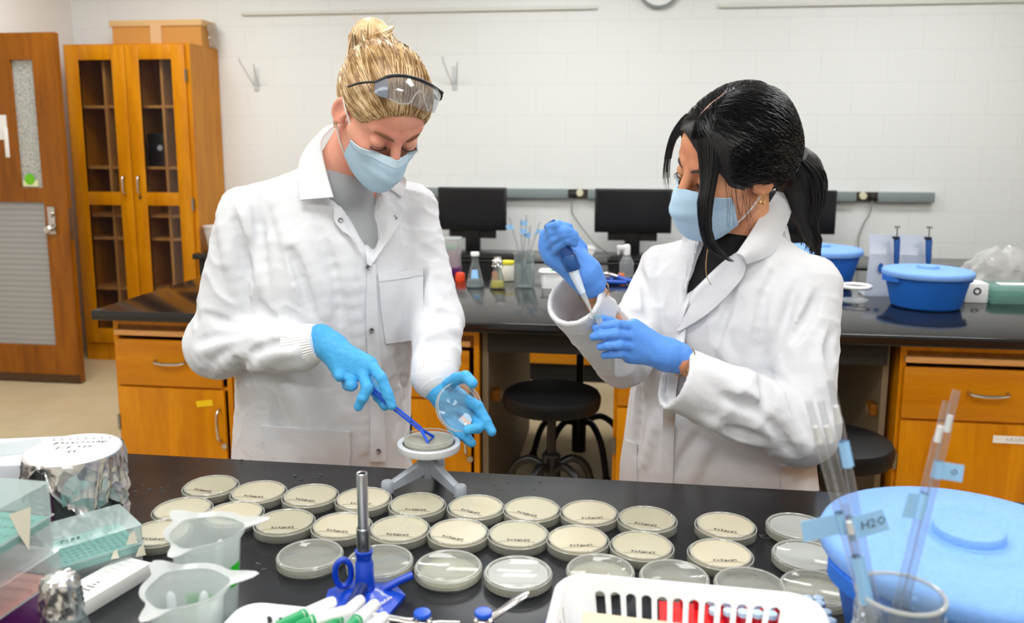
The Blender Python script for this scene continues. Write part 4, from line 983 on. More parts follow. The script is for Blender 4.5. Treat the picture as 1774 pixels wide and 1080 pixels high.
# flared skirt with a raised middle
def R3(x,y,z): return BC+V(x,y,z)
outer=[(-.030,.040),(.030,.038),(.052,.012),(.040,-.055),(-.040,-.062),(-.055,.010)]
ring0=[R3(x,y,.0) for x,y in outer]; ring1=[R3(x,y,.005) for x,y in outer]; ring2=[R3(x*.50,y*.50,.011) for x,y in outer]; ring3=[R3(x*.26,y*.26,.017) for x,y in outer]
bs.loft([ring0,ring1,ring2,ring3],cap=True,smooth=False)
obj('base',bs,M['blue_cast'],t)
obj('collar',MB().lathe([(0,.012),(.014,.012),(.0125,.03),(.012,.054),(.0105,.056),(.0105,.064),(.012,.066),(.012,.071),(.009,.0715),(0,.0715)],BC,n=32),M['blue_cast'],t)
lp=MB().tube([BC+V(-.031,0.004,.034)+V(.010*math.cos(a),.004*math.cos(a),.019*math.sin(a)) for a in np.linspace(0,2*PI,24,endpoint=False)],.0042,10,closed=True); obj('carry_loop',lp,M['blue_cast'],t)
obj('gas_inlet',MB().tube([BC+V(0,-.004,.026),BC+V(-.006,-.05,.012),BC+V(-.009,-.075,.010)],[.0085,.0075,.0065],14),mat('dark_blue_inlet',(12,40,110),.35),t)
obj('side_arm',MB().tube([BC+V(.020,.010,.010),BC+V(.040,.022,.018),BC+V(.058,.030,.024)],[.005,.0052,.0055],12),M['blue_cast'],t)
hx=MB()
for k in range(6): pass
obj('air_sleeve',MB().lathe([(.0088,.0715),(.0092,.0715),(.0092,.102),(.0078,.103)],BC,n=32).box(tuple(BC+V(.002,-.0088,.086)),(.0032,.0014,.018),.0006),M['steel'],t)
obj('barrel',MB().lathe([(.0062,.10),(.0072,.10),(.0072,.178),(.0066,.1785),(.0052,.178),(.0052,.15)],BC,n=32),mat('worn_steel_tube',(196,196,200),.28,1,noise=.06,nscale=60),t)
tx=text_mb('eisco',.0145,Matrix.Translation(BC+V(.0305,-.018,.0102))@Matrix.Rotation(math.radians(66),4,'Z')@Matrix.Rotation(math.radians(-13),4,'X'),.0003,0)
obj('lettering',tx,M['white'],t)
# ---------------------------------------------------------------- gas valves
def valve(c,top,rot,label):
    t=thing('gas_valve',label,'gas valve',c,'chrome gas valves with blue caps'); c=Vector(c); h=top-c.z
    obj('body',MB().lathe([(0,0),(.018,0),(.018,.006),(.008,.010),(.0075,h-.032),(.011,h-.028),(.0125,h-.020),(.0115,h-.014),(.0085,h-.012),(.0085,h-.008),(0,h-.008)],c,n=28),M['chrome'],t)
    obj('button',MB().lathe([(.0085,h-.010),(.0104,h-.009),(.0106,h-.0055),(.0098,h-.0042),(.0,h-.0036)],c,n=28),mat('blue_valve_button',(20,84,206),.25) if 'blue_valve_button' not in bpy.data.materials else bpy.data.materials['blue_valve_button'],t)
    c_,s_=math.cos(rot),math.sin(rot); D=V(c_,s_,0); N=V(-s_,c_,0)
    lv=MB(); z0=h-.016
    rings=[]
    for u,w,hh,dz in ((.006,.006,.008,0),(.018,.0055,.0075,.002),(.030,.0052,.007,.006),(.042,.0062,.007,.010),(.056,.0062,.006,.014),(.064,.003,.003,.016)):
        p=c+D*u+V(0,0,z0+dz); rings.append([p+N*w*math.cos(a)+V(0,0,hh*.5*math.sin(a)) for a in np.linspace(0,2*PI,12,endpoint=False)])
    lv.loft(rings,cap=True); obj('lever',lv,M['chrome'],t)
    sp_=MB(); sp_.tube([c+V(0,0,.03),c-D*.02+V(0,0,.03),c-D*.045+V(0,0,.028)],[.006,.0058,.004],14); obj('outlet_nozzle',sp_,M['chrome'],t)
    return t
valve((-.228,.905,BZ),.974,math.radians(200),'chrome gas valve with blue button right of the blue burner base')
valve((-.154,.905,BZ),.981,math.radians(40),'chrome gas valve with blue button left of the white slotted basket')
M['hose']=mat('dark_blue_hose',(12,56,150),.35)
hs=obj('gas_hose',MB().tube(smooth_path([(-.072,.99,.9285),(-.084,.955,.9285),(-.118,.90,.9285),(-.15,.855,.9285),(-.17,.81,.9285)]),.0075,14),M['hose']); tag(hs,'dark blue rubber hose running beside the white slotted basket','hose')
hs=obj('gas_hose',MB().tube(smooth_path([(-.076,.935,.9275),(-.098,.89,.9275),(-.125,.845,.9275),(-.145,.80,.9275)]),.0065,14),M['hose']); tag(hs,'thinner dark blue hose between the thick hose and the basket','hose')
# ---------------------------------------------------------------- left white basket with capped marker pens
basket(-.345,.80,.088,.062,BZ,.985,-.04,.007,9,'small white slotted basket at the bottom edge under the blue burner',.022)
M['pen_green']=mat('green_pen_barrel',(20,150,90),.35)
def pen(a,b,label,col='pen_green'):
    a=Vector(a);b=Vector(b);t=thing('marker_pen',label,'pen',a,'white capped marker pens in the small basket'); P=lambda u:a.lerp(b,u); r=.0062
    obj('barrel',MB().tube([P(0),P(.02),P(.62)],[r*.8,r,r],14),M['white'],t)
    obj('label_band',MB().tube([P(.30),P(.60)],r*1.03,14,cap=False),M[col],t)
    obj('cap',MB().tube([P(.62),P(.63),P(.95),P(.985),P(1)],[r,r*1.14,r*1.12,r*.95,r*.5],14),M['white'],t)
    obj('end_ring',MB().tube([P(.61),P(.64)],r*1.18,14),M[col],t)
for i,(a,b,lab) in enumerate((((485,1085,.80),(580,1042,.865),'long white marker pen leaning over the left rim of the small basket'),
  ((560,1095,.82),(628,1038,.885),'white marker pen pointing at the foot of the blue burner'),
  ((590,1100,.80),(652,1046,.875),'white marker pen right of the pen that points at the burner'),
  ((530,1080,.82),(606,1058,.855),'white marker pen with green band lying lowest in the small basket'),
  ((630,1100,.80),(668,1068,.845),'white marker pen nearest the left gas valve'))):
    b=aty(*b); a=b+(aty(*a)-b).normalized()*.118; a.z=max(a.z,.935); pen(a,b,lab)
# ================================================================= things on the island countertop
CZ_=.91
def onc(px,py): q=atz(px,py,CZ_); q.z=CZ_; return q
M['clear_far']=clear_mat('clear_plastic_far',(244,247,248),.25,.1,(226,232,236))
# tub with green lid and red contents
q=onc(775,478); t=thing('plastic_tub','clear plastic tub with green topped insert and purple base beside the white sleeve','tub',q)
obj('tub_wall',MB().box(tuple(q+V(0,.05,.085)),(.10,.10,.16),.006),clear_mat('pinkish_tub',(250,236,240),.45,.12,(236,226,230)),t)
obj('lid',MB().box(tuple(q+V(0,.05,.172)),(.108,.108,.014),.005),M['frost'],t)
obj('green_insert',MB().box(tuple(q+V(0,.05,.135)),(.09,.09,.02),.004),mat('pale_green_insert',(120,196,160),.5),t)
obj('purple_band',MB().box(tuple(q+V(0,.05,.022)),(.104,.104,.036),.004),M['purple'],t)
q=onc(797,487); c=MB().lathe([(0,.04),(.018,.038),(.022,.03),(.022,.0),(0,0)],q,n=24); 
o=obj('orange_cap',c,mat('orange_red_plastic',(238,70,24),.4)); tag(o,'orange red cap lying between the plastic tub and the white capped flask','cap')
def erlen(c,r,h,glass,name,label,cat,cap,liquid=None,lh=.3,tape=None,capname='cap'):
    c=Vector(c); t=thing(name,label,cat,c); pr=[(0,.002),(r*.9,.002),(r,.006),(r*.98,.015),(r*.42,h*.66),(r*.36,h*.74),(r*.36,h*.92),(r*.42,h*.94),(r*.33,h*.94),(r*.32,h*.72),(r*.38,h*.66),(r*.93,.014),(r*.85,.006),(0,.006)]
    obj('flask_glass',MB().lathe(pr,c,n=36),glass,t)
    if liquid: obj('liquid',MB().lathe([(0,.006),(r*.86,.0065),(r*.92,.014),(r*(.93-.8*lh),lh*h),(0,lh*h)],c,n=32),liquid,t)
    if cap:
        mb=MB()
        if capname=='foil_cap':
            n=40; rr_=random.Random(2); rings=[]
            for u in np.linspace(0,1,8):
                rings.append([c+V((r*.50+.006*u+rr_.uniform(-.004,.004))*math.cos(a)*(.7+.4*u if u<.3 else 1),(r*.5+.006*u+rr_.uniform(-.004,.004))*math.sin(a)*(.7+.4*u if u<.3 else 1),h*1.02-u*h*.3) for a in np.linspace(0,2*PI,n,endpoint=False)])
            mb.loft(rings,cap=True)
        else: mb.lathe([(0,h),(r*.44,h),(r*.47,h*.99),(r*.47,h*.9),(0,h*.9)],c,n=28)
        obj(capname,mb,cap,t)
    if tape: obj('tape_label',MB().loft([[c+V((r*(.98-.58*(z-.015)/(h*.66-.015))+.001)*math.cos(a),(r*(.98-.58*(z-.015)/(h*.66-.015))+.001)*math.sin(a),z) for a in np.linspace(-2.0,-.9,8)] for z in (h*.28,h*.52)],closed=False),tape,t)
    return t
erlen(onc(823,498),.040,.155,M['glass'],'erlenmeyer_flask','clear conical flask with white cap and blue label beside the white sleeve','flask',M['white'],M['clear_far'],.22,M['blue_tape'])
erlen(onc(862,500),.036,.135,M['glass'],'erlenmeyer_flask','small flask of yellow liquid with crumpled foil top','flask',M['foil'],mat('yellow_liquid',(232,206,10),.2),.24,None,'foil_cap')
q=onc(878,486); t=thing('yellow_topped_jar','white jar with yellow lid behind the flask of yellow liquid','jar',q)
obj('jar_body',MB().cyl(tuple(q),.035,.075,bev=.004),mat('creamy_jar',(236,236,222),.5),t); obj('lid',MB().cyl(tuple(q+V(0,0,.075)),.036,.016,bev=.003),mat('yellow_lid',(226,214,40),.4),t)
q=onc(856,492)+V(0,.03,0); o=obj('orange_cap',MB().lathe([(0,.05),(.012,.05),(.014,.04),(.014,0),(0,0)],q,n=20),mat('orange_plastic',(240,130,40),.4)); tag(o,'small orange cap tube behind the yellow liquid flask','cap')

# beaker with taped pipettes
q=onc(908,498); t=thing('glass_beaker','glass beaker full of taped pipettes behind the raised glove','beaker',q)
obj('beaker_glass',MB().lathe([(0,.003),(.038,.003),(.044,.009),(.045,.02),(.045,.145),(.049,.15),(.046,.15),(.043,.145),(.043,.02),(.037,.007),(0,.007)],q,n=40),M['glass'],t)

QB=q.copy()
for i,(bx,tx_,ty_,L_,fu,lab) in enumerate(((.02,882,376,.31,.86,'pipette leaning furthest left in the beaker on the island'),(-.005,903,388,.29,.82,'pipette leaning slightly left in the beaker on the island'),(-.01,912,372,.31,.88,'tallest upright pipette in the beaker on the island'),(-.02,935,385,.29,.85,'pipette leaning right in the beaker on the island'),(.0,918,398,.26,.84,'short upright pipette in the beaker on the island'))):
    b=QB+V(bx,.008*(i-2),.009); tp=aty(tx_,ty_,QB.y+.01*(i-2)); d=(tp-b).normalized(); t=thing('serological_pipette',lab,'pipette',b,'taped pipettes in the island beaker')
    obj('tube',MB().tube([b,b+d*L_*.06,b+d*L_*.08,b+d*L_],[.002,.003,.0045,.0045],10),M['glass_thin'],t)
    c=b+d*L_*fu; fl=MB().tube([c-d*.012,c+d*.012],.0054,10,cap=False).box(tuple(c+V(-.012 if i%2==0 else .012,0,0)),(.026,.001,.02),rot=(0,.2*(i-2),0)); obj('tape_flag',fl,M['blue_tape'],t)
# white basket with green tubes
q=onc(965,500); basket(q.x,q.y+.03,.075,.045,CZ_,CZ_+.075,0,.006,9,'white slotted basket with green and white pens on the island',.015)
for i,(a,b,lab) in enumerate((((-.06,0,.055),(.02,.03,.09),'green and white pen sticking up at the left of the island basket'),((-.065,-.02,.06),(.05,.0,.085),'green and white pen lying across the front of the island basket'),((-.04,.02,.06),(.06,.04,.08),'white pen at the back of the island basket'))):
    pen(q+V(0,.03,0)+Vector(a),q+V(0,.03,0)+Vector(b),lab)
for o in [o for o in COL.objects if o.name.startswith('marker_pen') and 'island' in o.get('label','')]: o['group']='green and white pens in the island basket'
q=onc(968,513); o=obj('blue_clip',MB().tube(smooth_path([q+V(-.03,-.02,.010),q+V(.0,.0,.012),q+V(.03,.02,.02),q+V(.06,.05,.03)]),[.006]*8+[.008]*8+[.010]*9,10),mat('royal_blue_plastic',(16,78,180),.35)); tag(o,'royal blue plastic piece in front of the island basket','clip')
# spray bottle, clamps by the dark haired person's sleeve
q=onc(1085,480); t=thing('spray_bottle','clear squirt bottle with white head behind the right sleeve','bottle',q)
obj('bottle',MB().lathe([(0,.002),(.03,.002),(.033,.006),(.033,.07),(.02,.095),(.016,.1),(.016,.108),(0,.108)],q,n=28),M['clear_far'],t)
obj('spray_head',MB().lathe([(0,.155),(.012,.155),(.016,.145),(.016,.105),(0,.105)],q,n=20).box(tuple(q+V(-.022,-.005,.14)),(.05,.018,.02),.004).box(tuple(q+V(-.04,-.005,.12)),(.008,.01,.03),.003),M['white'],t)
q2=onc(1076,487); t=thing('orange_cap','orange cap in front of the squirt bottle','cap',q2); obj('cap',MB().lathe([(0,.035),(.014,.034),(.016,.0),(0,0)],q2,n=20),bpy.data.materials['orange_plastic'],t)
for i,(px,py,lab) in enumerate(((1035,487,'blue handled metal clamp left of the squirt bottle'),(1058,492,'blue handled metal clamp directly left of the right sleeve'))):
    q=onc(px,py); t=thing('metal_clamp',lab,'clamp',q,'blue handled clamps on the island')
    obj('jaw',MB().tube(smooth_path([q+V(-.06,.02,.03),q+V(-.02,.0,.045),q+V(.03,.01,.03)]),.009,10).box(tuple(q+V(-.02,.005,.03)),(.03,.02,.03),.004),M['chrome'],t)
    obj('handle',MB().tube(smooth_path([q+V(.03,.01,.03),q+V(.06,.0,.02),q+V(.10,-.01,.014)]),.012,10).tube(smooth_path([q+V(-.06,-.02,.010),q+V(.0,-.03,.013),q+V(.07,-.03,.011)]),.010,10),bpy.data.materials['royal_blue_plastic'],t)
# right part: ice buckets, pipette stand, small scale, trays, bag
ice_bucket(onc(1620,541)+V(0,.11,0),'blue round ice bucket with lid on the island at the right',1.0,.15)
ice_bucket(onc(1440,508)+V(.0,.25,0),'blue ice bucket half hidden behind the dark haired person\'s shoulder',1.12,1.2)
q=onc(1480,524); t=thing('ring_stand_dish','small white ring on a pale base beside the shoulder','ring',q)
obj('ring',MB().tube([q+V(.01+.055*math.cos(a),.055*math.sin(a)+.03,.06) for a in np.linspace(0,2*PI,32,endpoint=False)],.008,10,closed=True),M['white'],t)
obj('base',MB().lathe([(0,.0),(.05,0),(.05,.008),(.012,.012),(.01,.055),(0,.055)],q+V(.01,.03,0),n=28),M['frost'],t)
M['acrylic']=clear_mat('milky_acrylic',(250,251,255),.72,.12,(224,230,240))
S0=onc(1500,513); S1=onc(1610,516)
t=thing('pipette_stand','milky acrylic stand holding two blue pipettes','stand',S0)
w=S1.x-S0.x; y=S0.y+.02; x0=S0.x
pts=[]
def plate(yb,yt,x0,x1,z0,z1,th,holes=False):
    return MB().prism([(0,0)],0,0)
fr=MB()
def slab(a,b,c,d,th):    # quad with thickness along +y
    vs=[Vector(p) for p in (a,b,c,d)]; vs2=[p+V(0,th,0) for p in vs]
    fr.add(vs+vs2,[(0,1,2,3),(7,6,5,4),(0,4,5,1),(1,5,6,2),(2,6,7,3),(3,7,4,0)])
slab((x0-.005,y-.02,CZ_),(x0+w*.62,y-.02,CZ_),(x0+w*.60,y+.02,CZ_+.17),(x0+.015,y+.02,CZ_+.17),.006)
slab((x0+.015,y+.02,CZ_+.17),(x0+w*1.0,y+.02,CZ_+.17),(x0+w*1.02,y+.05,CZ_+.25),(x0+.015,y+.05,CZ_+.25),.006)
slab((x0-.005,y-.02,CZ_),(x0+w*1.05,y-.02,CZ_),(x0+w*1.05,y+.13,CZ_+.006),(x0-.005,y+.13,CZ_+.006),.001)
slab((x0+.62*w,y+.02,CZ_+.09),(x0+w*1.0,y+.02,CZ_+.09),(x0+w*1.0,y+.02,CZ_+.17),(x0+w*.60,y+.02,CZ_+.17),.006)
slab((x0+w*.97,y+.12,CZ_),(x0+w*1.03,y+.12,CZ_),(x0+w*1.06,y+.02,CZ_+.17),(x0+w*.98,y+.02,CZ_+.17),.006)
obj('acrylic_frame',fr,M['acrylic'],t)
ov=MB().lathe([(0,.001),(.011,.001),(.011,0),(0,0)],n=24,M=Matrix.Translation((x0+.055,y-.004,CZ_+.115))@Matrix.Rotation(PI/2,4,'X')@Matrix.Diagonal((1,2.0,1,1))); obj('oval_cutout',ov,mat('blue_cutout_disc',(34,92,160),.6),t)  # flat blue oval set in front of the plate
for i,px in enumerate((1550,1605)):
    p=aty(px,425,y+.01); t2=thing('micropipette','blue micropipette hanging at the '+('left' if i==0 else 'right')+' of the acrylic stand','pipette',(p.x,y+.005,CZ_+.14),'blue micropipettes on the stand')
    X=p.x
    obj('body',MB().tube([(X,y-.012,CZ_+.25),(X,y-.014,CZ_+.235),(X+.003,y-.016,CZ_+.16),(X+.005,y-.016,CZ_+.12)],[.010,.013,.011,.008],14),mat('navy_pipette',(22,76,140),.35) if 'navy_pipette' not in bpy.data.materials else bpy.data.materials['navy_pipette'],t2)
    obj('plunger',MB().tube([(X,y-.012,CZ_+.25),(X-.001,y-.011,CZ_+.285)],.003,8).tube([(X-.001,y-.011,CZ_+.285),(X-.001,y-.011,CZ_+.292)],.011,14),M['steel'],t2)
    obj('finger_hook',MB().box((X-.008,y-.02,CZ_+.245),(.024,.02,.012),.004),M['black'],t2)
    obj('shaft',MB().tube([(X+.005,y-.016,CZ_+.12),(X+.006,y-.02,CZ_+.06),(X+.006,y-.02,CZ_+.04)],[.006,.004,.002],10),M['white'],t2)
q=onc(1692,526); t=thing('small_stirrer','small white box with a round dial behind the ice bucket','instrument',q)
obj('case',MB().box(tuple(q+V(0,.05,.04)),(.085,.09,.08),.004),M['white'],t)
dl=MB().lathe([(.009,.001),(.015,.001),(.015,.0),(.009,0)],n=28,M=Matrix.Translation(q+V(.0,.0045,.048))@Matrix.Rotation(PI/2,4,'X')); obj('dial',dl,mat('dark_print',(50,50,54),.6),t)
q=onc(1730,528)
for k in range(4):
    t=thing('glass_tray',['lowest of the four green glass trays at the right edge','second lowest green glass tray at the right edge','third green glass tray from below at the right edge','topmost green glass tray at the right edge'][k],'tray',q+V(.05,.08,.018*k),'stacked green glass trays')
    x,y_,z=q.x+.075+.004*k,q.y+.09,CZ_+.0175*k
    b=MB().box((x,y_,z+.002),(.20,.16,.003)).box((x,y_-.08,z+.009),(.20,.003,.015)).box((x,y_+.08,z+.009),(.20,.003,.015)).box((x-.1,y_,z+.009),(.003,.16,.015)).box((x+.1,y_,z+.009),(.003,.16,.015))
    obj('tray_glass',b,clear_mat('green_glass',(240,251,248),.22,.05,(170,214,206),edge=.6) if 'green_glass' not in bpy.data.materials else bpy.data.materials['green_glass'],t)
o=obj('paper_card',MB().box((q.x+.08,q.y+.06,CZ_+.0745),(.13,.05,.002),rot=(0,0,.05)),M['paper']); tag(o,'white card lying on the topmost green glass tray','card')
# crumpled bag behind
q=onc(1745,500); rf=random.Random(9); n=48; rings=[]
for i,u in enumerate(np.linspace(0,1,14)):
    ring=[]
    for k in range(n):
        a=2*PI*k/n; R_=(.165*math.sqrt(max(0,1-(u*.98)**2.2))+.004)*(1+.10*math.sin(3*a+1)+.09*math.sin(7*a+5*u)+.06*math.sin(13*a-9*u))+rf.uniform(-.006,.006)
        ring.append(q+V(.05+R_*math.cos(a),.20+R_*.55*math.sin(a),.002+.14*u*(1+.18*math.sin(2*a+.5))))
    rings.append(ring)
o=obj('plastic_bag',MB().loft(rings,cap=True),clear_mat('crumpled_clear_bag',(250,250,250),.55,.16,(238,238,236))); tag(o,'crumpled clear plastic bag behind the green trays at the right edge','bag')
# ================================================================= smooth surfaces for the two people
class SDF:
    """distance field on a rectilinear grid, meshed by surface nets"""
    def __init__(s,xs,ys,zs): 
        s.ax=[np.asarray(a,np.float32) for a in (xs,ys,zs)]; s.d=np.full([len(a) for a in s.ax],.5,np.float32)
    def box(s,lo,hi):
        sl=[]
        for a,l,h in zip(s.ax,lo,hi):
            i=max(0,int(np.searchsorted(a,l))-1); j=min(len(a),int(np.searchsorted(a,h))+1); sl.append(slice(i,max(j,i)))
        return tuple(sl)
    def pts(s,sl): return np.meshgrid(*[a[q] for a,q in zip(s.ax,sl)],indexing='ij')
    def put(s,sl,v,k,mode='+'):
        c=s.d[sl]
        if c.size==0: return
        if mode=='+':
            if k>0: h=np.maximum(k-np.abs(c-v),0)/k; s.d[sl]=np.minimum(c,v)-h*h*k*.25
            else: s.d[sl]=np.minimum(c,v)
        else:
            v=-v
            if k>0: h=np.maximum(k-np.abs(c-v),0)/k; s.d[sl]=np.maximum(c,v)+h*h*k*.25
            else: s.d[sl]=np.maximum(c,v)
    def cone(s,a,b,ra,rb,k=.01,mode='+',fn=None,flat=None):
        a=np.array(a,np.float32);b=np.array(b,np.float32); m=max(ra,rb)+k+.02+(0 if fn is None else .02)
        sl=s.box(np.minimum(a,b)-m,np.maximum(a,b)+m); X,Y,Z=s.pts(sl)
        if X.size==0: return
        d=b-a; L=float(d@d)+1e-9
        t=np.clip(((X-a[0])*d[0]+(Y-a[1])*d[1]+(Z-a[2])*d[2])/L,0,1)
        vx,vy,vz=X-a[0]-t*d[0],Y-a[1]-t*d[1],Z-a[2]-t*d[2]
        if flat is not None:      # squash along direction flat[0] by factor flat[1]
            n=np.array(flat[0],np.float32); n=n/np.linalg.norm(n); q=(vx*n[0]+vy*n[1]+vz*n[2])*(1/flat[1]-1)
            vx,vy,vz=vx+n[0]*q,vy+n[1]*q,vz+n[2]*q
        v=np.sqrt(vx*vx+vy*vy+vz*vz)-(ra+(rb-ra)*t)
        if fn is not None: v=v+fn(t,vx,vy,vz,X,Y,Z)
        s.put(sl,v,k,mode)
    def chain(s,P,R,k=.006,**kw):
        for i in range(len(P)-1): s.cone(P[i],P[i+1],R[i],R[i+1],k,**kw)
    def ell(s,c,r,rot=None,k=.01,mode='+'):
        c=np.array(c,np.float32); Rm=np.eye(3,dtype=np.float32) if rot is None else np.array(rot,np.float32); m=max(r)+k+.01
        sl=s.box(c-m,c+m); X,Y,Z=s.pts(sl)
        if X.size==0: return
        P=[(X-c[0])*Rm[0,i]+(Y-c[1])*Rm[1,i]+(Z-c[2])*Rm[2,i] for i in range(3)]
        k0=np.sqrt(sum((p/q)**2 for p,q in zip(P,r))); k1=np.sqrt(sum((p/q**2)**2 for p,q in zip(P,r)))+1e-9
        s.put(sl,k0*(k0-1)/k1,k,mode)
    def tubez(s,tab,yaw,k=.02,mode='+',fn=None,pw=2.0):
        """upright elliptical trunk: rows (z, cx, cy, rx, ry), turned by yaw"""
        T=np.array(tab,np.float32); z0,z1=T[0,0],T[-1,0]; m=float(T[:,3:].max())+k+.04
        sl=s.box((T[:,1].min()-m,T[:,2].min()-m,z0-.05),(T[:,1].max()+m,T[:,2].max()+m,z1+.05)); X,Y,Z=s.pts(sl)
        zz=s.ax[2][sl[2]]; g=lambda i: np.interp(zz,T[:,0],T[:,i]).astype(np.float32)[None,None,:]
        dx,dy=X-g(1),Y-g(2); c,sn=math.cos(yaw),math.sin(yaw); u=dx*c+dy*sn; w=-dx*sn+dy*c
        rx,ry=g(3),g(4); q=(np.abs(u/rx)**pw+np.abs(w/ry)**pw)**(1/pw)
        v=(q-1)*np.minimum(rx,ry)
        v=np.maximum(v,np.maximum(z0-Z,Z-z1))
        if fn is not None: v=v+fn(u,w,Z,X,Y)
        s.put(sl,v,k,mode)
    def prism(s,poly,y0,y1,k=.004,mode='-'):
        """polygon in x,z pushed along y"""
        P=np.array(poly,np.float32); lo=(P[:,0].min()-.03,y0-.03,P[:,1].min()-.03); hi=(P[:,0].max()+.03,y1+.03,P[:,1].max()+.03)
        sl=s.box(lo,hi); X,Y,Z=s.pts(sl); x,z=X[:,0,:],Z[:,0,:]; d=np.full(x.shape,1e9,np.float32); sg=np.ones(x.shape,np.float32); n=len(P)
        for i in range(n):
            a,b=P[i],P[i-1]; e=b-a; wx,wz=x-a[0],z-a[1]; t=np.clip((wx*e[0]+wz*e[1])/(e@e),0,1); bx,bz=wx-e[0]*t,wz-e[1]*t; d=np.minimum(d,bx*bx+bz*bz)
            c1,c2,c3=z>=a[1],z<b[1],e[0]*wz>e[1]*wx; f=(c1&c2&c3)|(~c1&~c2&~c3); sg=np.where(f,-sg,sg)
        v=(sg*np.sqrt(d))[:,None,:]; v=np.maximum(v,np.maximum(y0-Y,Y-y1)); s.put(sl,v.astype(np.float32),k,mode)
    def halfspace(s,p,n,k=.004,sl=None):       # cut away the side n points to
        sl=sl or tuple(slice(0,len(a)) for a in s.ax); X,Y,Z=s.pts(sl); n=np.array(n,np.float32); n=n/np.linalg.norm(n)
        s.put(sl,-((X-p[0])*n[0]+(Y-p[1])*n[1]+(Z-p[2])*n[2]),k,'-')
    def add(s,fn,band=.03):
        X,Y,Z=s.pts(tuple(slice(0,len(a)) for a in s.ax)); m=np.abs(s.d)<band
        s.d[m]+=fn(X[m],Y[m],Z[m]).astype(np.float32)
    def mesh(s,name,mat,parent,iters=2,smooth=True):
        d=s.d; neg=d<0; nx,ny,nz=d.shape
        cnt=np.zeros((nx-1,ny-1,nz-1),np.int8)
        for i in (0,1):
            for j in (0,1):
                for k in (0,1): cnt+=neg[i:nx-1+i,j:ny-1+j,k:nz-1+k]
        act=np.argwhere((cnt>0)&(cnt<8)); idm=np.full(cnt.shape,-1,np.int64); idm[tuple(act.T)]=np.arange(len(act))
        cor=[(i,j,k) for i in (0,1) for j in (0,1) for k in (0,1)]
        vals={c:d[act[:,0]+c[0],act[:,1]+c[1],act[:,2]+c[2]] for c in cor}
        acc=np.zeros((len(act),3)); n=np.zeros(len(act))
        for a in cor:
            for ax in range(3):
                if a[ax]==1: continue
                b=list(a); b[ax]=1; b=tuple(b); va,vb=vals[a],vals[b]; m=(va<0)!=(vb<0); t=np.where(m,va/np.where(m,va-vb,1),0)
                p=np.tile(np.array(a,float),(len(act),1)); p[:,ax]+=t; acc+=p*m[:,None]; n+=m
        P=act+acc/n[:,None]
        V_=np.stack([np.interp(P[:,i],np.arange(len(s.ax[i])),s.ax[i]) for i in range(3)],1)
        F=[]
        for ax in range(3):
            o=[0,1,2]; o.remove(ax); A=np.take(neg,range(d.shape[ax]-1),ax); B=np.take(neg,range(1,d.shape[ax]),ax)
            e=np.argwhere(A!=B); ok=(e[:,o[0]]>0)&(e[:,o[1]]>0)&(e[:,o[0]]<d.shape[o[0]]-1)&(e[:,o[1]]<d.shape[o[1]]-1); e=e[ok]
            fl=A[tuple(e.T)]; q=[]
            for (i,j) in ((0,0),(-1,0),(-1,-1),(0,-1)):
                c=e.copy(); c[:,o[0]]+=i; c[:,o[1]]+=j; q.append(idm[tuple(c.T)])
            q=np.stack(q,1); flip=~fl if ax!=1 else fl; q[flip]=q[flip][:,::-1]; F.append(q)
        F=np.concatenate(F); F=F[(F>=0).all(1)]
        F=F[:,::-1]
        # light smoothing
        E_=np.concatenate([F[:,[0,1]],F[:,[1,2]],F[:,[2,3]],F[:,[3,0]]])
        for it in range(iters*2):
            S=np.zeros_like(V_); c=np.zeros(len(V_))
            for a,b in ((0,1),(1,0)):
                for ax in range(3): S[:,ax]+=np.bincount(E_[:,a],V_[E_[:,b],ax],len(V_))
                c+=np.bincount(E_[:,a],minlength=len(V_))
            lam=.5 if it%2==0 else -.52
            V_=V_+lam*(S/np.maximum(c,1)[:,None]-V_)
        o0=np.array(ORIGIN.get(parent.name,(0,0,0))) if parent else np.zeros(3)
        me=bpy.data.meshes.new(name); me.vertices.add(len(V_)); me.vertices.foreach_set('co',(V_-o0).ravel())
        me.loops.add(F.size); me.loops.foreach_set('vertex_index',F.ravel().astype(np.int32)); me.polygons.add(len(F))
        me.polygons.foreach_set('loop_start',np.arange(0,F.size,4,dtype=np.int32)); me.polygons.foreach_set('loop_total',np.full(len(F),4,np.int32))
        me.update(calc_edges=True); me.validate()
        b=bmesh.new(); b.from_mesh(me); bmesh.ops.recalc_face_normals(b,faces=b.faces)
        parts=[]; 
        b.to_mesh(me); b.free()
        me.polygons.foreach_set('use_smooth',[smooth]*len(me.polygons)); me.materials.append(mat); me.update()
        o=bpy.data.objects.new(name,me); COL.objects.link(o)
        if parent: o.parent=parent; ORIGIN[o.name]=Vector(o0)
        return o
def grid(lo,hi,h): return [np.arange(l,g+h,h) for l,g in zip(lo,hi)]
def grid2(lo,hi,flo,fhi,h,hf):
    out=[]
    for l,g,a,b in zip(lo,hi,flo,fhi):
        out.append(np.concatenate([np.arange(l,a,h) if a>l else [],np.arange(a,b,hf),np.arange(b,g+h,h) if g>b else []]))
    return out
def bvh(o):
    me=o.data; o0=ORIGIN.get(o.name,Vector((0,0,0)))
    return BVHTree.FromPolygons([v.co+o0 for v in me.vertices],[tuple(p.vertices) for p in me.polygons])
CAMP=V(0,0,CAM_Z)
def hit(tree,px,py,default=None):
    d=_ray(px,py).normalized(); r=tree.ray_cast(CAMP,d)
    return (r[0],r[1]) if r[0] is not None else (None,None)
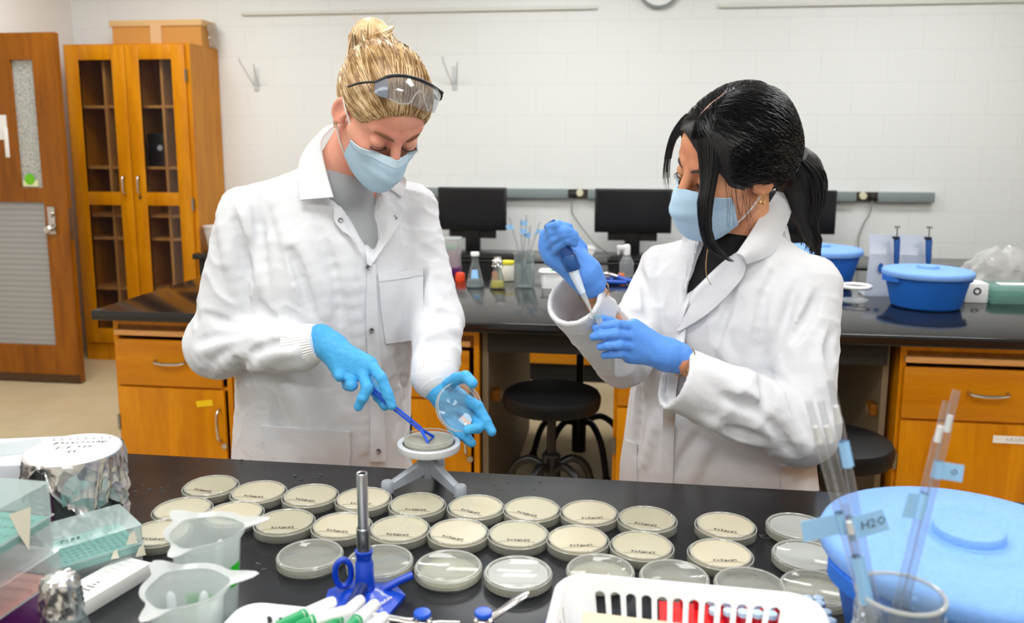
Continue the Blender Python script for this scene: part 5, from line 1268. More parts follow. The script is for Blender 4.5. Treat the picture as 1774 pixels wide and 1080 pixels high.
def resample(pl,n):
    P=smooth_path([Vector((a[0],a[1],a[2] if len(a)>2 else 0)) for a in pl],10) if len(pl)>2 else [Vector((a[0],a[1],a[2] if len(a)>2 else 0)) for a in pl]
    L=[0]; 
    for i in range(1,len(P)): L.append(L[-1]+(P[i]-P[i-1]).length)
    out=[]
    for k in range(n):
        t=L[-1]*k/(n-1); i=1
        while i<len(P)-1 and L[i]<t: i+=1
        u=(t-L[i-1])/max(1e-9,L[i]-L[i-1]); out.append(P[i-1].lerp(P[i],u))
    return out
def sheet(rows,th,mb=None):
    """thickened grid of points; rows: list of lists of Vector"""
    mb=mb or MB(); m,n=len(rows),len(rows[0]); N=[[None]*n for _ in range(m)]
    for i in range(m):
        for j in range(n):
            a=rows[min(i+1,m-1)][j]-rows[max(i-1,0)][j]; b=rows[i][min(j+1,n-1)]-rows[i][max(j-1,0)]
            q=a.cross(b); q=q.normalized() if q.length>1e-12 else V(0,-1,0); N[i][j]=q if q.dot(rows[i][j]-CAMP)<0 else -q
    top=[rows[i][j]+N[i][j]*th/2 for i in range(m) for j in range(n)]; bot=[rows[i][j]-N[i][j]*th/2 for i in range(m) for j in range(n)]
    k=m*n; fs=[]
    for i in range(m-1):
        for j in range(n-1):
            a=i*n+j; fs.append((a,a+1,a+n+1,a+n)); fs.append((k+a,k+a+n,k+a+n+1,k+a+1))
    for j in range(n-1): fs.append((j,k+j,k+j+1,j+1)); a=(m-1)*n+j; fs.append((a,a+1,k+a+1,k+a))
    for i in range(m-1): a=i*n; fs.append((a,a+n,k+a+n,k+a)); a=i*n+n-1; fs.append((a,k+a,k+a+n,a+n))
    return mb.add(top+bot,fs,True)
def drape(tree,A,B,off,th,n=16,m=8,relax=3,bulge=0):
    """cloth patch between two outlines (photo positions), laid on a surface"""
    a=resample(A,n); b=resample(B,n); rows=[]; last=None
    for i in range(n):
        r=[]
        for j in range(m):
            q=a[i].lerp(b[i],j/(m-1)); p,nn=hit(tree,q.x,q.y)
            if p is None: p=aty(q.x,q.y,last.y) if last else aty(q.x,q.y,1.55)
            last=p; r.append(p)
        rows.append(r)
    for _ in range(relax):
        new=[[p.copy() for p in r] for r in rows]
        for i in range(n):
            for j in range(m):
                nb=[rows[i2][j2] for i2,j2 in ((i-1,j),(i+1,j),(i,j-1),(i,j+1)) if 0<=i2<n and 0<=j2<m]
                av=sum((p.y for p in nb))/len(nb); d=(rows[i][j]-CAMP); 
                t=(rows[i][j].y*.5+av*.5)/rows[i][j].y; new[i][j]=CAMP+d*t
        rows=new
    for i in range(n):
        for j in range(m):
            d=(rows[i][j]-CAMP).normalized(); e=off+bulge*math.sin(PI*j/(m-1))*math.sin(PI*i/(n-1)); rows[i][j]=rows[i][j]-d*e
    return sheet(rows,th)
def pY(l): return [aty(a,b,c) for a,b,c in l]
def cloth_folds(S,arms,seed,amp,zs=.30):
    """crisp folds: long upright ones on the trunk, transverse and slanting ones on the sleeves"""
    def crest(n,w): return np.exp(-np.abs(n)/w)
    def fn(X,Y,Z):
        a=snoise(X,Y,Z*zs,seed,34.0); b=snoise(X,Y,Z*.6,seed+1,52.0); m=np.clip(.55+snoise(X,Y,Z,seed+2,11.0)*1.6,.05,1.1)
        tr=amp*(.85*crest(a,.15)*m+.28*crest(b,.13)*np.clip(1.1-m,0,1))-amp*.3
        out=tr.copy(); 
        for i,(p,q,rad,g) in enumerate(arms):
            p=np.array(p);q=np.array(q);d=q-p;L=np.linalg.norm(d);d=d/L
            t=np.clip(((X-p[0])*d[0]+(Y-p[1])*d[1]+(Z-p[2])*d[2]),0,L); ds=np.sqrt((X-p[0]-t*d[0])**2+(Y-p[1]-t*d[1])**2+(Z-p[2]-t*d[2])**2)
            tp=np.clip((L-t)/.06,0,1) if i%2 else 1.0; w=np.clip((rad*1.55-ds)/(rad*.35),0,1); s=(X*d[0]+Y*d[1]+Z*d[2])*.75
            n1=snoise(X+s*d[0],Y+s*d[1],Z+s*d[2],seed+7+i,32.0); n2=snoise(X+s*d[0],Y+s*d[1],Z+s*d[2],seed+17+i,56.0); mm=np.clip(.6+snoise(X,Y,Z,seed+27+i,15.0)*1.4,.1,1.1)
            v=(amp*g*(1.0*crest(n1,.15)*mm+.35*crest(n2,.13)*np.clip(1.15-mm,0,1))-amp*.35*g)*tp
            out=out*(1-w)+v*w
        return -out
    S.add(fn,.03)
def strokes(S,ridges,valleys,r=.013,h=.0048):
    """press named folds of the cloth into the field along lines seen in the photo"""
    tmp=S.mesh('tmp_cloth',M['paper'],None,0); tr=bvh(tmp); me=tmp.data; bpy.data.objects.remove(tmp); bpy.data.meshes.remove(me)
    for L_,up in [(q,1) for q in ridges]+[(q,0) for q in valleys]:
        P=[]
        for q in resample([(a,b) for a,b in L_],9):
            p,n=hit(tr,q.x,q.y)
            if p is not None: P.append((p,n))
        if len(P)<3: continue
        m=len(P); d=[(CAMP-p).normalized() for p,_ in P]; nn=[(n if n.dot(x)>0 else -n) for (_,n),x in zip(P,d)]
        nn=[(a+b*.6).normalized() for a,b in zip(nn,d)]
        k=[math.sin(PI*(i+.6)/(m+.2))**.6 for i in range(m)]
        if up: C=[p+n*(-r+h*kk) for (p,_),n,kk in zip(P,nn,k)]
        else: C=[p+n*(r*.62-h*1.25*kk+ (1-kk)*.004) for (p,_),n,kk in zip(P,nn,k)]
        R=[r if up else r*.62]*m
        for i in range(m-1):
            if (C[i]-C[i+1]).length<.06: S.cone(C[i],C[i+1],R[i],R[i+1],.011 if up else .009,'+' if up else '-')
def snoise(X,Y,Z,seed,f):
    r=np.random.default_rng(seed); out=0
    for i in range(5):
        k=r.normal(size=3)*f; out=out+np.sin(X*k[0]+Y*k[1]+Z*k[2]+r.uniform(0,6.28))
    return out/5
# ================================================================= the two people
def skin_mat(name,col,blush,lip):
    m,nt,p,out=new_mat(name); L=nt.links.new; tc=nt.nodes.new('ShaderNodeTexCoord')
    n=nt.nodes.new('ShaderNodeTexNoise'); n.inputs['Scale'].default_value=14; n.inputs['Detail'].default_value=5; L(tc.outputs['Object'],n.inputs['Vector'])
    r=nt.nodes.new('ShaderNodeValToRGB'); r.color_ramp.elements[0].position=.35; r.color_ramp.elements[1].position=.72; r.color_ramp.elements[0].color=srgb(*col); r.color_ramp.elements[1].color=srgb(*blush)
    L(n.outputs['Fac'],r.inputs[0]); L(r.outputs[0],p.inputs['Base Color']); setp(p,rough=.48,sss=.12); p.inputs['Subsurface Radius'].default_value=(.012,.005,.003); p.inputs['Subsurface Scale'].default_value=1.0
    return m
M['skin_l']=skin_mat('fair_skin',(238,176,150),(232,150,132),0); M['skin_r']=skin_mat('light_brown_skin',(226,164,124),(212,140,104),0)
def cloth_mat(name,col,bump=.25,rough=.8,scale=9):
    m,nt,p,out=new_mat(name); L=nt.links.new; tc=nt.nodes.new('ShaderNodeTexCoord')
    n=nt.nodes.new('ShaderNodeTexNoise'); n.inputs['Scale'].default_value=scale; n.inputs['Detail'].default_value=6; n.inputs['Distortion'].default_value=1.2; L(tc.outputs['Object'],n.inputs['Vector'])
    n2=nt.nodes.new('ShaderNodeTexNoise'); n2.inputs['Scale'].default_value=420; L(tc.outputs['Object'],n2.inputs['Vector'])
    a=nt.nodes.new('ShaderNodeMath'); a.operation='MULTIPLY_ADD'; a.inputs[1].default_value=.03; L(n2.outputs['Fac'],a.inputs[0]); L(n.outputs['Fac'],a.inputs[2])
    b=nt.nodes.new('ShaderNodeBump'); b.inputs['Strength'].default_value=bump; b.inputs['Distance'].default_value=.012; L(a.outputs[0],b.inputs['Height']); L(b.outputs[0],p.inputs['Normal'])
    setp(p,color=srgb(*col),rough=rough,spec=.25); return m
M['coat']=cloth_mat('white_lab_coat',(221,223,228),.22,.8,16); M['coat_r']=cloth_mat('white_cotton_coat',(217,218,222),.22,.8,16)
M['knit']=mat('white_ribbed_cuff',(238,238,240),.85); M['shirt_l']=cloth_mat('grey_tshirt',(160,163,166),.2); M['shirt_r']=cloth_mat('black_top',(18,18,20),.1,.7)
M['glove_l']=cloth_mat('sky_blue_nitrile',(74,168,226),.30,.42,38); M['glove_r']=cloth_mat('blue_nitrile',(92,150,234),.24,.42,38)
M['mask']=cloth_mat('light_blue_mask',(186,216,238),.05,.85); M['mask_w']=mat('white_ear_loop',(244,244,246),.7)
M['hair_l']=None
def hair_mat(name,c1,c2,rough=.35,spec=.4):
    m,nt,p,out=new_mat(name); L=nt.links.new
    tc=nt.nodes.new('ShaderNodeTexCoord'); n=nt.nodes.new('ShaderNodeTexNoise'); n.inputs['Scale'].default_value=26; n.inputs['Detail'].default_value=5; L(tc.outputs['Object'],n.inputs['Vector'])
    r=nt.nodes.new('ShaderNodeValToRGB'); r.color_ramp.elements[0].position=.36; r.color_ramp.elements[1].position=.64; r.color_ramp.elements[0].color=srgb(*c1); r.color_ramp.elements[1].color=srgb(*c2)
    L(n.outputs['Fac'],r.inputs[0]); L(r.outputs[0],p.inputs['Base Color']); setp(p,rough=rough,spec=spec); return m
M['hair_l']=hair_mat('blond_hair',(120,88,54),(176,140,94)); M['hair_r']=hair_mat('black_hair',(9,9,11),(20,19,22),.40,.4)
M['brow_l']=mat('brown_brow',(112,74,48),.7); M['lash']=mat('dark_lashes',(34,22,20),.6)
M['gold']=mat('gold_jewellery',(222,180,120),.2,1)
M['dark_cloth']=mat('dark_trousers',(36,38,46),.85); M['shoe']=mat('dark_shoes',(28,28,30),.6)
def headframe(yaw,pit,rol,c):
    l,f,u=V(1,0,0),V(0,-1,0),V(0,0,1); q=Matrix.Rotation(yaw,3,'Z'); l,f,u=q@l,q@f,q@u
    q=Matrix.Rotation(-pit,3,l); f,u=q@f,q@u; q=Matrix.Rotation(rol,3,f); l,u=q@l,q@u
    return Matrix(((l.x,f.x,u.x),(l.y,f.y,u.y),(l.z,f.z,u.z))),Vector(c)
def head_prims(S,Rm,c,sc=1.0):
    W=lambda l,f,u:c+Rm@(V(l,f,u)*sc)
    R_=np.array([list(r) for r in Rm],np.float32); E=lambda l,f,u,r,k=.012,mode='+',rot=None: S.ell(W(l,f,u),[q*sc for q in r],R_ if rot is None else rot,k,mode)
    C=lambda a,b,ra,rb,k=.008,mode='+': S.cone(W(*a),W(*b),ra*sc,rb*sc,k,mode)
    E(0,-.018,.042,(.072,.092,.078),.0); E(0,.020,.045,(.064,.066,.066),.02)
    E(0,.022,-.025,(.058,.060,.078),.02); C((0,.062,-.095),(0,.05,-.085),.021,.026,.02)
    for s in (1,-1):
        C((s*.050,-.002,-.05),(s*.020,.055,-.092),.018,.018,.02); C((s*.040,.058,-.020),(s*.052,.030,-.012),.020,.018,.018)
        C((s*.012,.080,.030),(s*.040,.064,.033),.010,.010,.012)
        E(s*.031,.092,.008,(.017,.014,.011),.012,'-'); E(s*.031,.0735,.008,(.0145,.0135,.0125),.003)
        E(s*.030,.065,-.030,(.018,.018,.02),.015)
        E(s*.013,.099,-.034,(.0085,.010,.008),.006)
        # ear
        q=Rm@Matrix.Rotation(s*math.radians(24),3,'Z')@Matrix.Rotation(math.radians(-10),3,'X'); qa=np.array([list(r) for r in q],np.float32)
        E(s*.076,-.010,-.002,(.0075,.0185,.031),.004,'+',qa); E(s*.083,-.006,.002,(.006,.0105,.018),.004,'-',qa)
        C((s*.072,.004,-.018),(s*.077,-.006,-.026),.006,.0065,.004)
        C((s*.074,.008,.004),(s*.075,.006,-.008),.0045,.005,.003)
    C((0,.085,.016),(0,.109,-.026),.0085,.0105,.012); E(0,.109,-.032,(.0105,.010,.009),.008)
    E(0,.090,-.062,(.022,.010,.007),.008); E(0,.088,-.073,(.019,.010,.007),.008); E(0,.078,-.098,(.016,.014,.013),.015)
def on_ell(px,py,Rm,c,ctr,rad):
    """first point of a head-fixed ellipsoid seen at a photo position"""
    o=Rm.transposed()@(CAMP-c)-Vector(ctr); d=Rm.transposed()@_ray(px,py).normalized()
    o=V(*[a/b for a,b in zip(o,rad)]); e=V(*[a/b for a,b in zip(d,rad)]); A=e.dot(e);B=o.dot(e);Cc=o.dot(o)-1; D=B*B-A*Cc
    t=(-B-math.sqrt(max(D,0)))/A
    return CAMP+_ray(px,py).normalized()*t
def body(S,c,hf,neck,sh,el,wr,pel,sc=1.0,hands=()):
    """neck, trunk, arms and legs of one body"""
    Rm,hc=hf
    S.chain([hc+Rm@V(0,-.025,-.05),neck],[.050*sc,.054*sc],.02)
    S.cone(neck,neck+V(0,.01,-.05),.056*sc,.062*sc,.02)
    for i in (0,1):
        S.cone(neck+V(0,.012,-.055),sh[i],.05*sc,.045*sc,.04)
        S.chain([sh[i],el[i],wr[i]],[.043*sc,.035*sc,.0215*sc],.02)
        hip=pel+(sh[i]-(sh[0]+sh[1])/2)*.55; hip.z=pel.z-.02; kn=hip+V(0,.0,-.42); an=hip+V(0,.03,-.80)
        kn.z=.50; an.z=.10
        S.chain([hip,kn,an],[.078*sc,.055*sc,.036*sc],.03)
    ch=(sh[0]+sh[1])/2+V(0,0,-.12); 
    S.cone(ch,pel,.115*sc,.12*sc,.05)
def mask_mesh(Rm,c,sc=1.0,w=.064,top=-.004,dz=0):
    W=lambda l,f,u:c+Rm@(V(l,f,u)*sc); rows=[]; n=25;m=22
    for i in range(m):
        t=i/(m-1); fc=np.interp(t,[0,.12,.35,.6,.82,1],[.104,.119,.128,.118,.100,.066]); uc=np.interp(t,[0,.12,.35,.6,.82,1],[top,-.020,-.045,-.078,-.112,-.127])
        us=np.interp(t,[0,1],[-.020,-.088]); fs=np.interp(t,[0,.5,1],[.042,.036,.026]); ww=np.interp(t,[0,.5,1],[w,w*1.0,w*.86])
        row=[]
        for j in range(n):
            s=-1+2*j/(n-1); a=abs(s)
            f=fs+(fc-fs)*(1-a**1.9)+ (0.0018*math.sin(t*PI*7) if .12<t<.9 else 0)*(1-a**4); u=us+(uc-us)*(1-a**2.0)
            if t<.12: f-=.0*(1-a)
            row.append(W(ww*s*(1-.06*a),f,u))
        rows.append(row)
    return rows
def fit_mask(rows,Rm,c,tree,gap=.0035):
    out=[]
    for r in rows:
        q=[]
        for p in r:
            l=Rm.transposed()@(p-c); o=c+Rm@V(l.x*.25,0,l.z*.6-.01); d=(p-o); L=d.length; d.normalize(); h=tree.ray_cast(o+d*.16,-d)
            need=(h[0]-o).length+gap if h[0] is not None else 0
            q.append(o+d*max(L,need))
        out.append(q)
    m,n=len(out),len(out[0])
    CEN=c
    for _ in range(2):
        out=[[ (out[i][j]*2+out[max(i-1,0)][j]+out[min(i+1,m-1)][j]+out[i][max(j-1,0)]+out[i][min(j+1,n-1)])/6 if 0<i<m-1 and 0<j<n-1 else out[i][j] for j in range(n)] for i in range(m)]
    for i in range(m):
        t=i/(m-1); k=(.0016*(((t-.30)*7.0)%1.0)) if .30<t<.80 else 0
        out[i]=[p+(p-c).normalized()*k for p in out[i]]
    return out
def strands(mb,curves,r,n=3):
    for P in curves:
        N=len(P); mb.tube(P,[r*(.35+.65*min(1,4*min(i,N-1-i)/N+.15)) for i in range(N)],n,cap=False)
def torso_folds(seed,amp,vert=1.0):
    def fn(u,w,Z,X,Y):
        ph=snoise(X,Y,Z,seed,9.0)*2.2+snoise(X,Y,Z,seed+1,4.0)*2.0
        r=np.sin(u*62+ph*2.0+Z*6)*.5+.5; r=r**3
        q=np.sin((u*.7+Z*.75)*70+ph*3)*.5+.5; q=q**4
        wgt=np.clip(snoise(X,Y,Z,seed+2,8.0)*1.6+.35,0,1)
        return -(amp*(r*(1-wgt)+q*wgt*.8)-amp*.35)
    return fn
def sleeve_folds(seed,amp,t0=.75,wd=.5,fr=7):
    def fn(t,vx,vy,vz,X,Y,Z):
        ph=snoise(X,Y,Z,seed,16.0)*2.6
        r=np.sin(t*fr*2*PI*.5+ph+snoise(X,Y,Z,seed+3,30.0)*1.0)*.5+.5; r=np.abs(r)**2.2
        q=np.sin(snoise(X,Y,Z,seed+5,22.0)*6)*.5+.5
        win=.25+.75*np.exp(-((t-t0)/wd)**2)
        return -(amp*win*(r*.75+q*q*.5)-amp*.45*win)
    return fn
# ---------------------------------------------------------------- person with blond bun
PL=thing('person','blond person in white lab coat spreading a plate, hair in a top bun','person',(-.62,1.69,0))
HF=headframe(math.radians(40.2),math.radians(-47.9),math.radians(-1.9),(-.456,1.55,1.578)); Rm,HC=HF
neck=V(-.578,1.648,1.452); shR,shL=V(-.745,1.58,1.378),V(-.447,1.74,1.378); elR,elL=V(-.790,1.565,1.125),V(-.362,1.655,1.165); wrR,wrL=aty(556,588,1.465),aty(757,671,1.465); pel=V(-.632,1.70,.93)
def hand_prims(S,fingers,palm,inset=0.0,k=.0032):
    for a,b,ra,rb,fl in palm: S.cone(a,b,ra-inset,rb-inset,.012,flat=fl)
    for P,R in fingers: S.chain(P,[r-inset for r in R],k)
FR=[.0108,.0098,.0090,.0082]
def fing(l,r=1.0): 
    P=pY(l); return (P,[FR[min(i,3)]*r for i in range(len(P))])
A_f=[fing([(642,632,1.425),(661,656,1.402),(672,684,1.396),(679,703,1.393)],1.02),fing([(628,647,1.42),(637,672,1.392),(628,690,1.386),(621,704,1.388)],1.05),
     fing([(607,652,1.425),(609,668,1.400),(602,668,1.432),(598,656,1.45)],1.05),fing([(586,638,1.428),(589,652,1.412),(584,648,1.438),(583,638,1.45)],1.0),
     fing([(592,612,1.45),(632,652,1.447),(656,688,1.424),(667,703,1.412)],1.1)]
A_p=[(aty(556,588,1.462),aty(575,603,1.452),.029,.029,((0,1,0),.72))]+[(aty(572,600,1.45),aty(*q),.021,.0155,None) for q in ((640,632,1.428),(627,645,1.424),(607,650,1.428),(587,638,1.432))]
B_f=[fing([(798,688,1.452),(828,705,1.432),(842,730,1.422),(852,748,1.416)],1.05),fing([(795,705,1.455),(825,726,1.438),(829,741,1.412),(810,745,1.396)],1.05),
     fing([(783,715,1.457),(800,745,1.442),(810,761,1.426),(817,768,1.416)],1.0),fing([(773,718,1.457),(785,743,1.442),(797,755,1.430),(804,757,1.422)],.95),
     fing([(772,670,1.455),(790,657,1.432),(807,653,1.415),(819,664,1.402)],1.15)]
B_p=[(aty(757,671,1.465),aty(768,680,1.462),.028,.028,((0,1,0),.75))]+[(aty(766,678,1.462),aty(*q),.020,.0145,None) for q in ((797,688,1.455),(793,704,1.457),(783,714,1.459),(773,717,1.459))]
hlo,hhi=HC-V(.125,.125,.15),HC+V(.125,.125,.14)
S=SDF(*grid2((-.95,1.36,.05),(-.20,1.92,1.74),(-.585,1.425,1.42),(-.33,1.69,1.72),.009,.0024))
body(S,None,HF,neck,(shR,shL),(elR,elL),(wrR,wrL),pel,.98); hand_prims(S,A_f,A_p,.0055); hand_prims(S,B_f,B_p,.0055); head_prims(S,Rm,HC)
bodyL=S.mesh('body',M['skin_l'],PL,1)
for nm,ff,pp,lo,hi,wr in (('glove',A_f,A_p,(540,570),(700,725),None),('glove',B_f,B_p,(735,630),(870,790),None)):
    ps=[p for P,_ in ff for p in P]+[p for a,b,_,_,_ in pp for p in (a,b)]; lo=V(*[min(p[i] for p in ps)-.045 for i in range(3)]); hi=V(*[max(p[i] for p in ps)+.045 for i in range(3)])
    S=SDF(*grid(lo,hi,.0021)); hand_prims(S,ff,pp)
    S.add(lambda X,Y,Z:-.0009*(np.abs(snoise(X,Y,Z,3,150.0))*1.6-.4),.02)
    g=S.mesh(nm,M['glove_l'],PL,1)
# coat
ty=math.radians(30)
def vpoly(pts,Y): return [(aty(x,y,Y).x,aty(x,y,Y).z) for x,y in pts]
S=SDF(*grid((-.965,1.40,.55),(-.235,1.90,1.54),.0046))
trunk=[(.56,-.652,1.715,.205,.165),(.85,-.650,1.705,.194,.155),(1.0,-.636,1.695,.187,.146),(1.12,-.618,1.685,.190,.140),(1.25,-.602,1.672,.192,.138),(1.34,-.598,1.664,.170,.122),(1.40,-.595,1.660,.125,.100),(1.445,-.590,1.657,.080,.08)]
S.tubez(trunk,ty,.03,pw=2.3)
for s_ in (shR,shL): S.cone(V(-.593,1.66,1.425),s_+V(0,0,.012),.060,.050,.04)
S.cone(shR,elR+V(-.012,0,.0),.057,.062,.012); S.cone(elR+V(-.012,0,0),aty(520,603,1.478),.064,.046,.010)
S.ell(elR+V(-.022,.0,-.012),(.062,.062,.060),None,.03)
S.cone(shL,elL+V(-.012,0,0),.053,.052,.012); S.cone(elL+V(-.012,0,0),aty(752,652,1.482),.054,.044,.010)
cloth_folds(S,[(shR,elR,.062,1.0),(elR,aty(520,603,1.478),.062,1.25),(shL,elL,.055,1.0),(elL,aty(752,652,1.482),.055,1.15)],5,.0058,.20)
strokes(S,[[(418,360),(440,435),(452,492)],[(380,372),(392,430),(412,500),(428,540)],[(352,610),(395,592),(452,590)],[(372,650),(418,612),(470,606)],[(440,640),(480,612),(520,604)],[(520,420),(552,500),(566,560)],[(470,330),(500,420),(520,520)],[(592,430),(612,520),(622,620)],[(742,470),(748,520),(772,552)],[(735,590),(762,572),(792,572)],[(700,560),(704,630),(690,700)],[(610,640),(626,720),(630,780)],[(500,670),(520,730),(530,790)]],
 [[(430,322),(447,377),(456,440),(462,500)],[(396,352),(414,409),(434,481)],[(357,545),(404,563),(446,560)],[(447,522),(462,545),(486,560)],[(340,595),(372,585),(420,578)],[(413,624),(424,650),(430,662)],[(440,612),(470,598),(505,596)],[(506,437),(526,495),(545,558)],[(545,380),(578,470),(590,560)],[(733,462),(727,500),(723,548)],[(726,425),(742,438),(760,440)],[(727,566),(758,545),(792,549)],[(722,612),(750,592),(786,592)],[(690,600),(700,680),(688,750)],[(642,590),(652,660),(650,740)],[(470,690),(486,760),(488,795)]])
S.prism(vpoly([(560,262),(640,300),(655,318),(645,380),(634,452),(622,440),(590,380),(572,335)],1.54),1.40,1.635,.004)
S.cone(neck+V(.0,.0,-.055),HC+Rm@V(0,-.02,-.07),.064,.078,.004,'-')
coat=S.mesh('lab_coat',M['coat'],PL,1); ct_=bvh(coat)
# shirt
S=SDF(*grid((-.80,1.48,1.20),(-.38,1.84,1.52),.005))
S.tubez([(a,b,c,d-.014,e-.014) for a,b,c,d,e in trunk[3:]],ty,.02,pw=2.2); 
S.cone(neck+V(0,.01,-.06),neck+V(.012,-.018,-.018),.068,.0615,.012)
S.mesh('tshirt',M['shirt_l'],PL,1)
# collar and lapels
def loop(P): return P
col=sheet([[a.lerp(b,j/5) for j in range(6)] for a,b in zip(resample(pY([(590,212,1.615),(571,226,1.60),(556,250,1.585),(566,300,1.555),(578,342,1.528)]),14),resample(pY([(566,220,1.655),(549,236,1.635),(528,262,1.612),(517,295,1.575),(521,347,1.535)]),14))],.004)
obj('collar',col,M['coat'],PL)
bk=[neck+V(-.006+.070*math.cos(a),.012+.072*math.sin(a),.040+.008*math.sin(a)) for a in np.linspace(-.35,PI+.55,26)]
bk2=[neck+V(-.006+.076*math.cos(a),.010+.082*math.sin(a),-.012) for a in np.linspace(-.35,PI+.55,26)]
obj('collar_stand',sheet([[a.lerp(b,j/5)+V(.010*math.cos(0),0,0)*math.sin(PI*j/5)*0 for j in range(6)] for a,b in zip(bk,bk2)],.004),M['coat'],PL)
obj('collar',drape(ct_,[(656,318),(672,326),(696,341)],[(690,298),(704,312),(699,340)],.010,.004,10,6),M['coat'],PL)
obj('lapel',drape(ct_,[(566,303),(577,338),(600,392),(627,437)],[(540,330),(574,347),(581,386),(612,414)],.009,.004,18,6),M['coat'],PL)
obj('lapel',drape(ct_,[(652,322),(641,372),(633,420),(637,462)],[(668,340),(697,362),(688,394),(643,460)],.009,.004,18,8),M['coat'],PL)
obj('front_placket',drape(ct_,[(637,460),(634,560),(640,680),(641,800)],[(650,456),(655,560),(664,680),(668,800)],.004,.005,30,5),M['coat'],PL)
obj('chest_pocket',drape(ct_,[(655,477),(660,540),(668,596)],[(733,465),(734,530),(732,588)],.004,.004,14,12),M['coat'],PL)
obj('pocket_hem',drape(ct_,[(655,476),(694,471),(733,464)],[(656,488),(695,483),(733,477)],.0065,.003,10,4),M['coat'],PL)
obj('lower_pocket',drape(ct_,[(452,738),(460,780),(462,815)],[(606,748),(607,785),(604,815)],.004,.004,10,14),M['coat'],PL)
M['snap']=mat('metal_snap',(168,168,172),.25,1)
def snap(tree,px,py,r=.0052):
    p,n=hit(tree,px,py); 
    if p is None: return
    d=(CAMP-p).normalized(); q=d.to_track_quat('Z','Y').to_matrix().to_4x4()
    obj('snap_button',MB().lathe([(r*.55,.0012),(r*.8,.0022),(r,.001),(r,-.012),(r*.55,-.012)],n=20,M=Matrix.Translation(p+d*.011)@q),M['snap'],PL)
for px,py in ((590,382),(684,377),(638,463),(644,573),(656,782)): snap(ct_,px,py)
def ribcuff(a,b,r0,r1,parent,m_):
    a=Vector(a);b=Vector(b);d=(b-a).normalized();u=d.cross(V(0,0,1)).normalized();w=d.cross(u);rings=[]
    for i in range(9):
        t=i/8; r=r0+(r1-r0)*t+(.002 if i in (0,8) else 0.003*math.sin(PI*t))
        rings.append([a.lerp(b,t)+(u*math.cos(q)+w*math.sin(q))*(r+.0008*math.cos(44*q)) for q in np.linspace(0,2*PI,176,endpoint=False)])
    e=[p-(p-b)*.12 for p in rings[-1]]; rings.append(e); obj('ribbed_cuff',MB().loft(rings,cap=True),m_,parent)
ribcuff(aty(512,602,1.479),aty(556,593,1.464),.041,.031,PL,M['knit']); ribcuff(aty(750,647,1.484),aty(759,671,1.466),.042,.033,PL,M['knit'])
# mask, ear loops
rows=mask_mesh(Rm,HC); rows=fit_mask(rows,Rm,HC,bvh(bodyL)); mk=obj('face_mask',sheet(rows,.0018),M['mask'],PL)
W=lambda l,f,u:HC+Rm@V(l,f,u)
hem=MB()
for i in (1,): sheet([[p-( _ray(887,485).normalized())*.0008 for p in r] for r in rows[0:3]],.0022,hem)
obj('top_hem',hem,mat('mask_hem',(200,226,244),.8),mk)
for s in (1,-1):
    obj('ear_loop',MB().tube(smooth_path([W(s*.061,.044,-.022),W(s*.069,.025,.0),W(s*.077,.006,.016),W(s*.079,-.012,.026)],6),.0016,8).tube(smooth_path([W(s*.052,.028,-.085),W(s*.066,.012,-.062),W(s*.076,-.006,-.034),W(s*.081,-.020,-.018)],6),.0016,8),M['mask_w'],mk)
# brows and lashes
for s in (1,-1):
    b=MB(); P=[W(s*.013,.0905,.026),W(s*.028,.0865,.031),W(s*.042,.0745,.030),W(s*.051,.060,.024)]
    b.tube(smooth_path(P,6),[.0022,.0026,.0028,.003,.003,.003,.003,.003,.003,.003,.0028,.0026,.0024,.0022,.002,.0018,.0016,.0012,.0008],8); obj('eyebrow',b,M['brow_l'],PL)
    b=MB()
    arc=[W(s*(.031+.0145*math.cos(a)),.0735+.0135*math.sqrt(max(0,1-.75*math.cos(a)**2))*.97+.0012,.001-.004*math.sin(a)) for a in np.linspace(.1,PI-.1,14)]
    b.tube(arc,.0009,6)
    for i,p in enumerate(arc): b.tube([p,p+(Rm@V(s*.001*(7-i)*-.5*-1 if False else s*.0006*(6.5-i),.006,-.0045))],[.0006,.0002],4)
    obj('eyelashes',b,M['lash'],PL)
# hair: cap, swept strands and bun
SK=(0,-.018,.042); 
S=SDF(*grid(HC-V(.14,.14,.12),HC+V(.14,.14,.16),.003)); R_=np.array([list(r) for r in Rm],np.float32)
S.ell(W(0,-.020,.045),(.079,.098,.084),R_,0); S.ell(W(0,.016,.052),(.069,.069,.067),R_,.015); S.ell(W(0,-.06,-.01),(.058,.058,.06),R_,.03)
S.ell(W(0,.104,-.014),(.080,.088,.094),R_,.006,'-'); 
for s in (1,-1): S.ell(W(s*.085,-.004,-.026),(.030,.026,.050),R_,.006,'-')
S.ell(W(0,.02,-.13),(.10,.10,.09),R_,.006,'-')
bunc=aty(643,66,1.598); 
S.ell(bunc+V(.002,.0,-.028),(.032,.032,.028),None,.02); S.ell(bunc+V(0,0,-.002),(.038,.038,.033),None,.01)
hcap=S.mesh('hair',M['hair_l'],PL,2); ht=bvh(hcap)
st=MB(); st2=MB(); r=random.Random(5); bl=Rm.transposed()@(bunc+V(0,0,-.022)-HC)
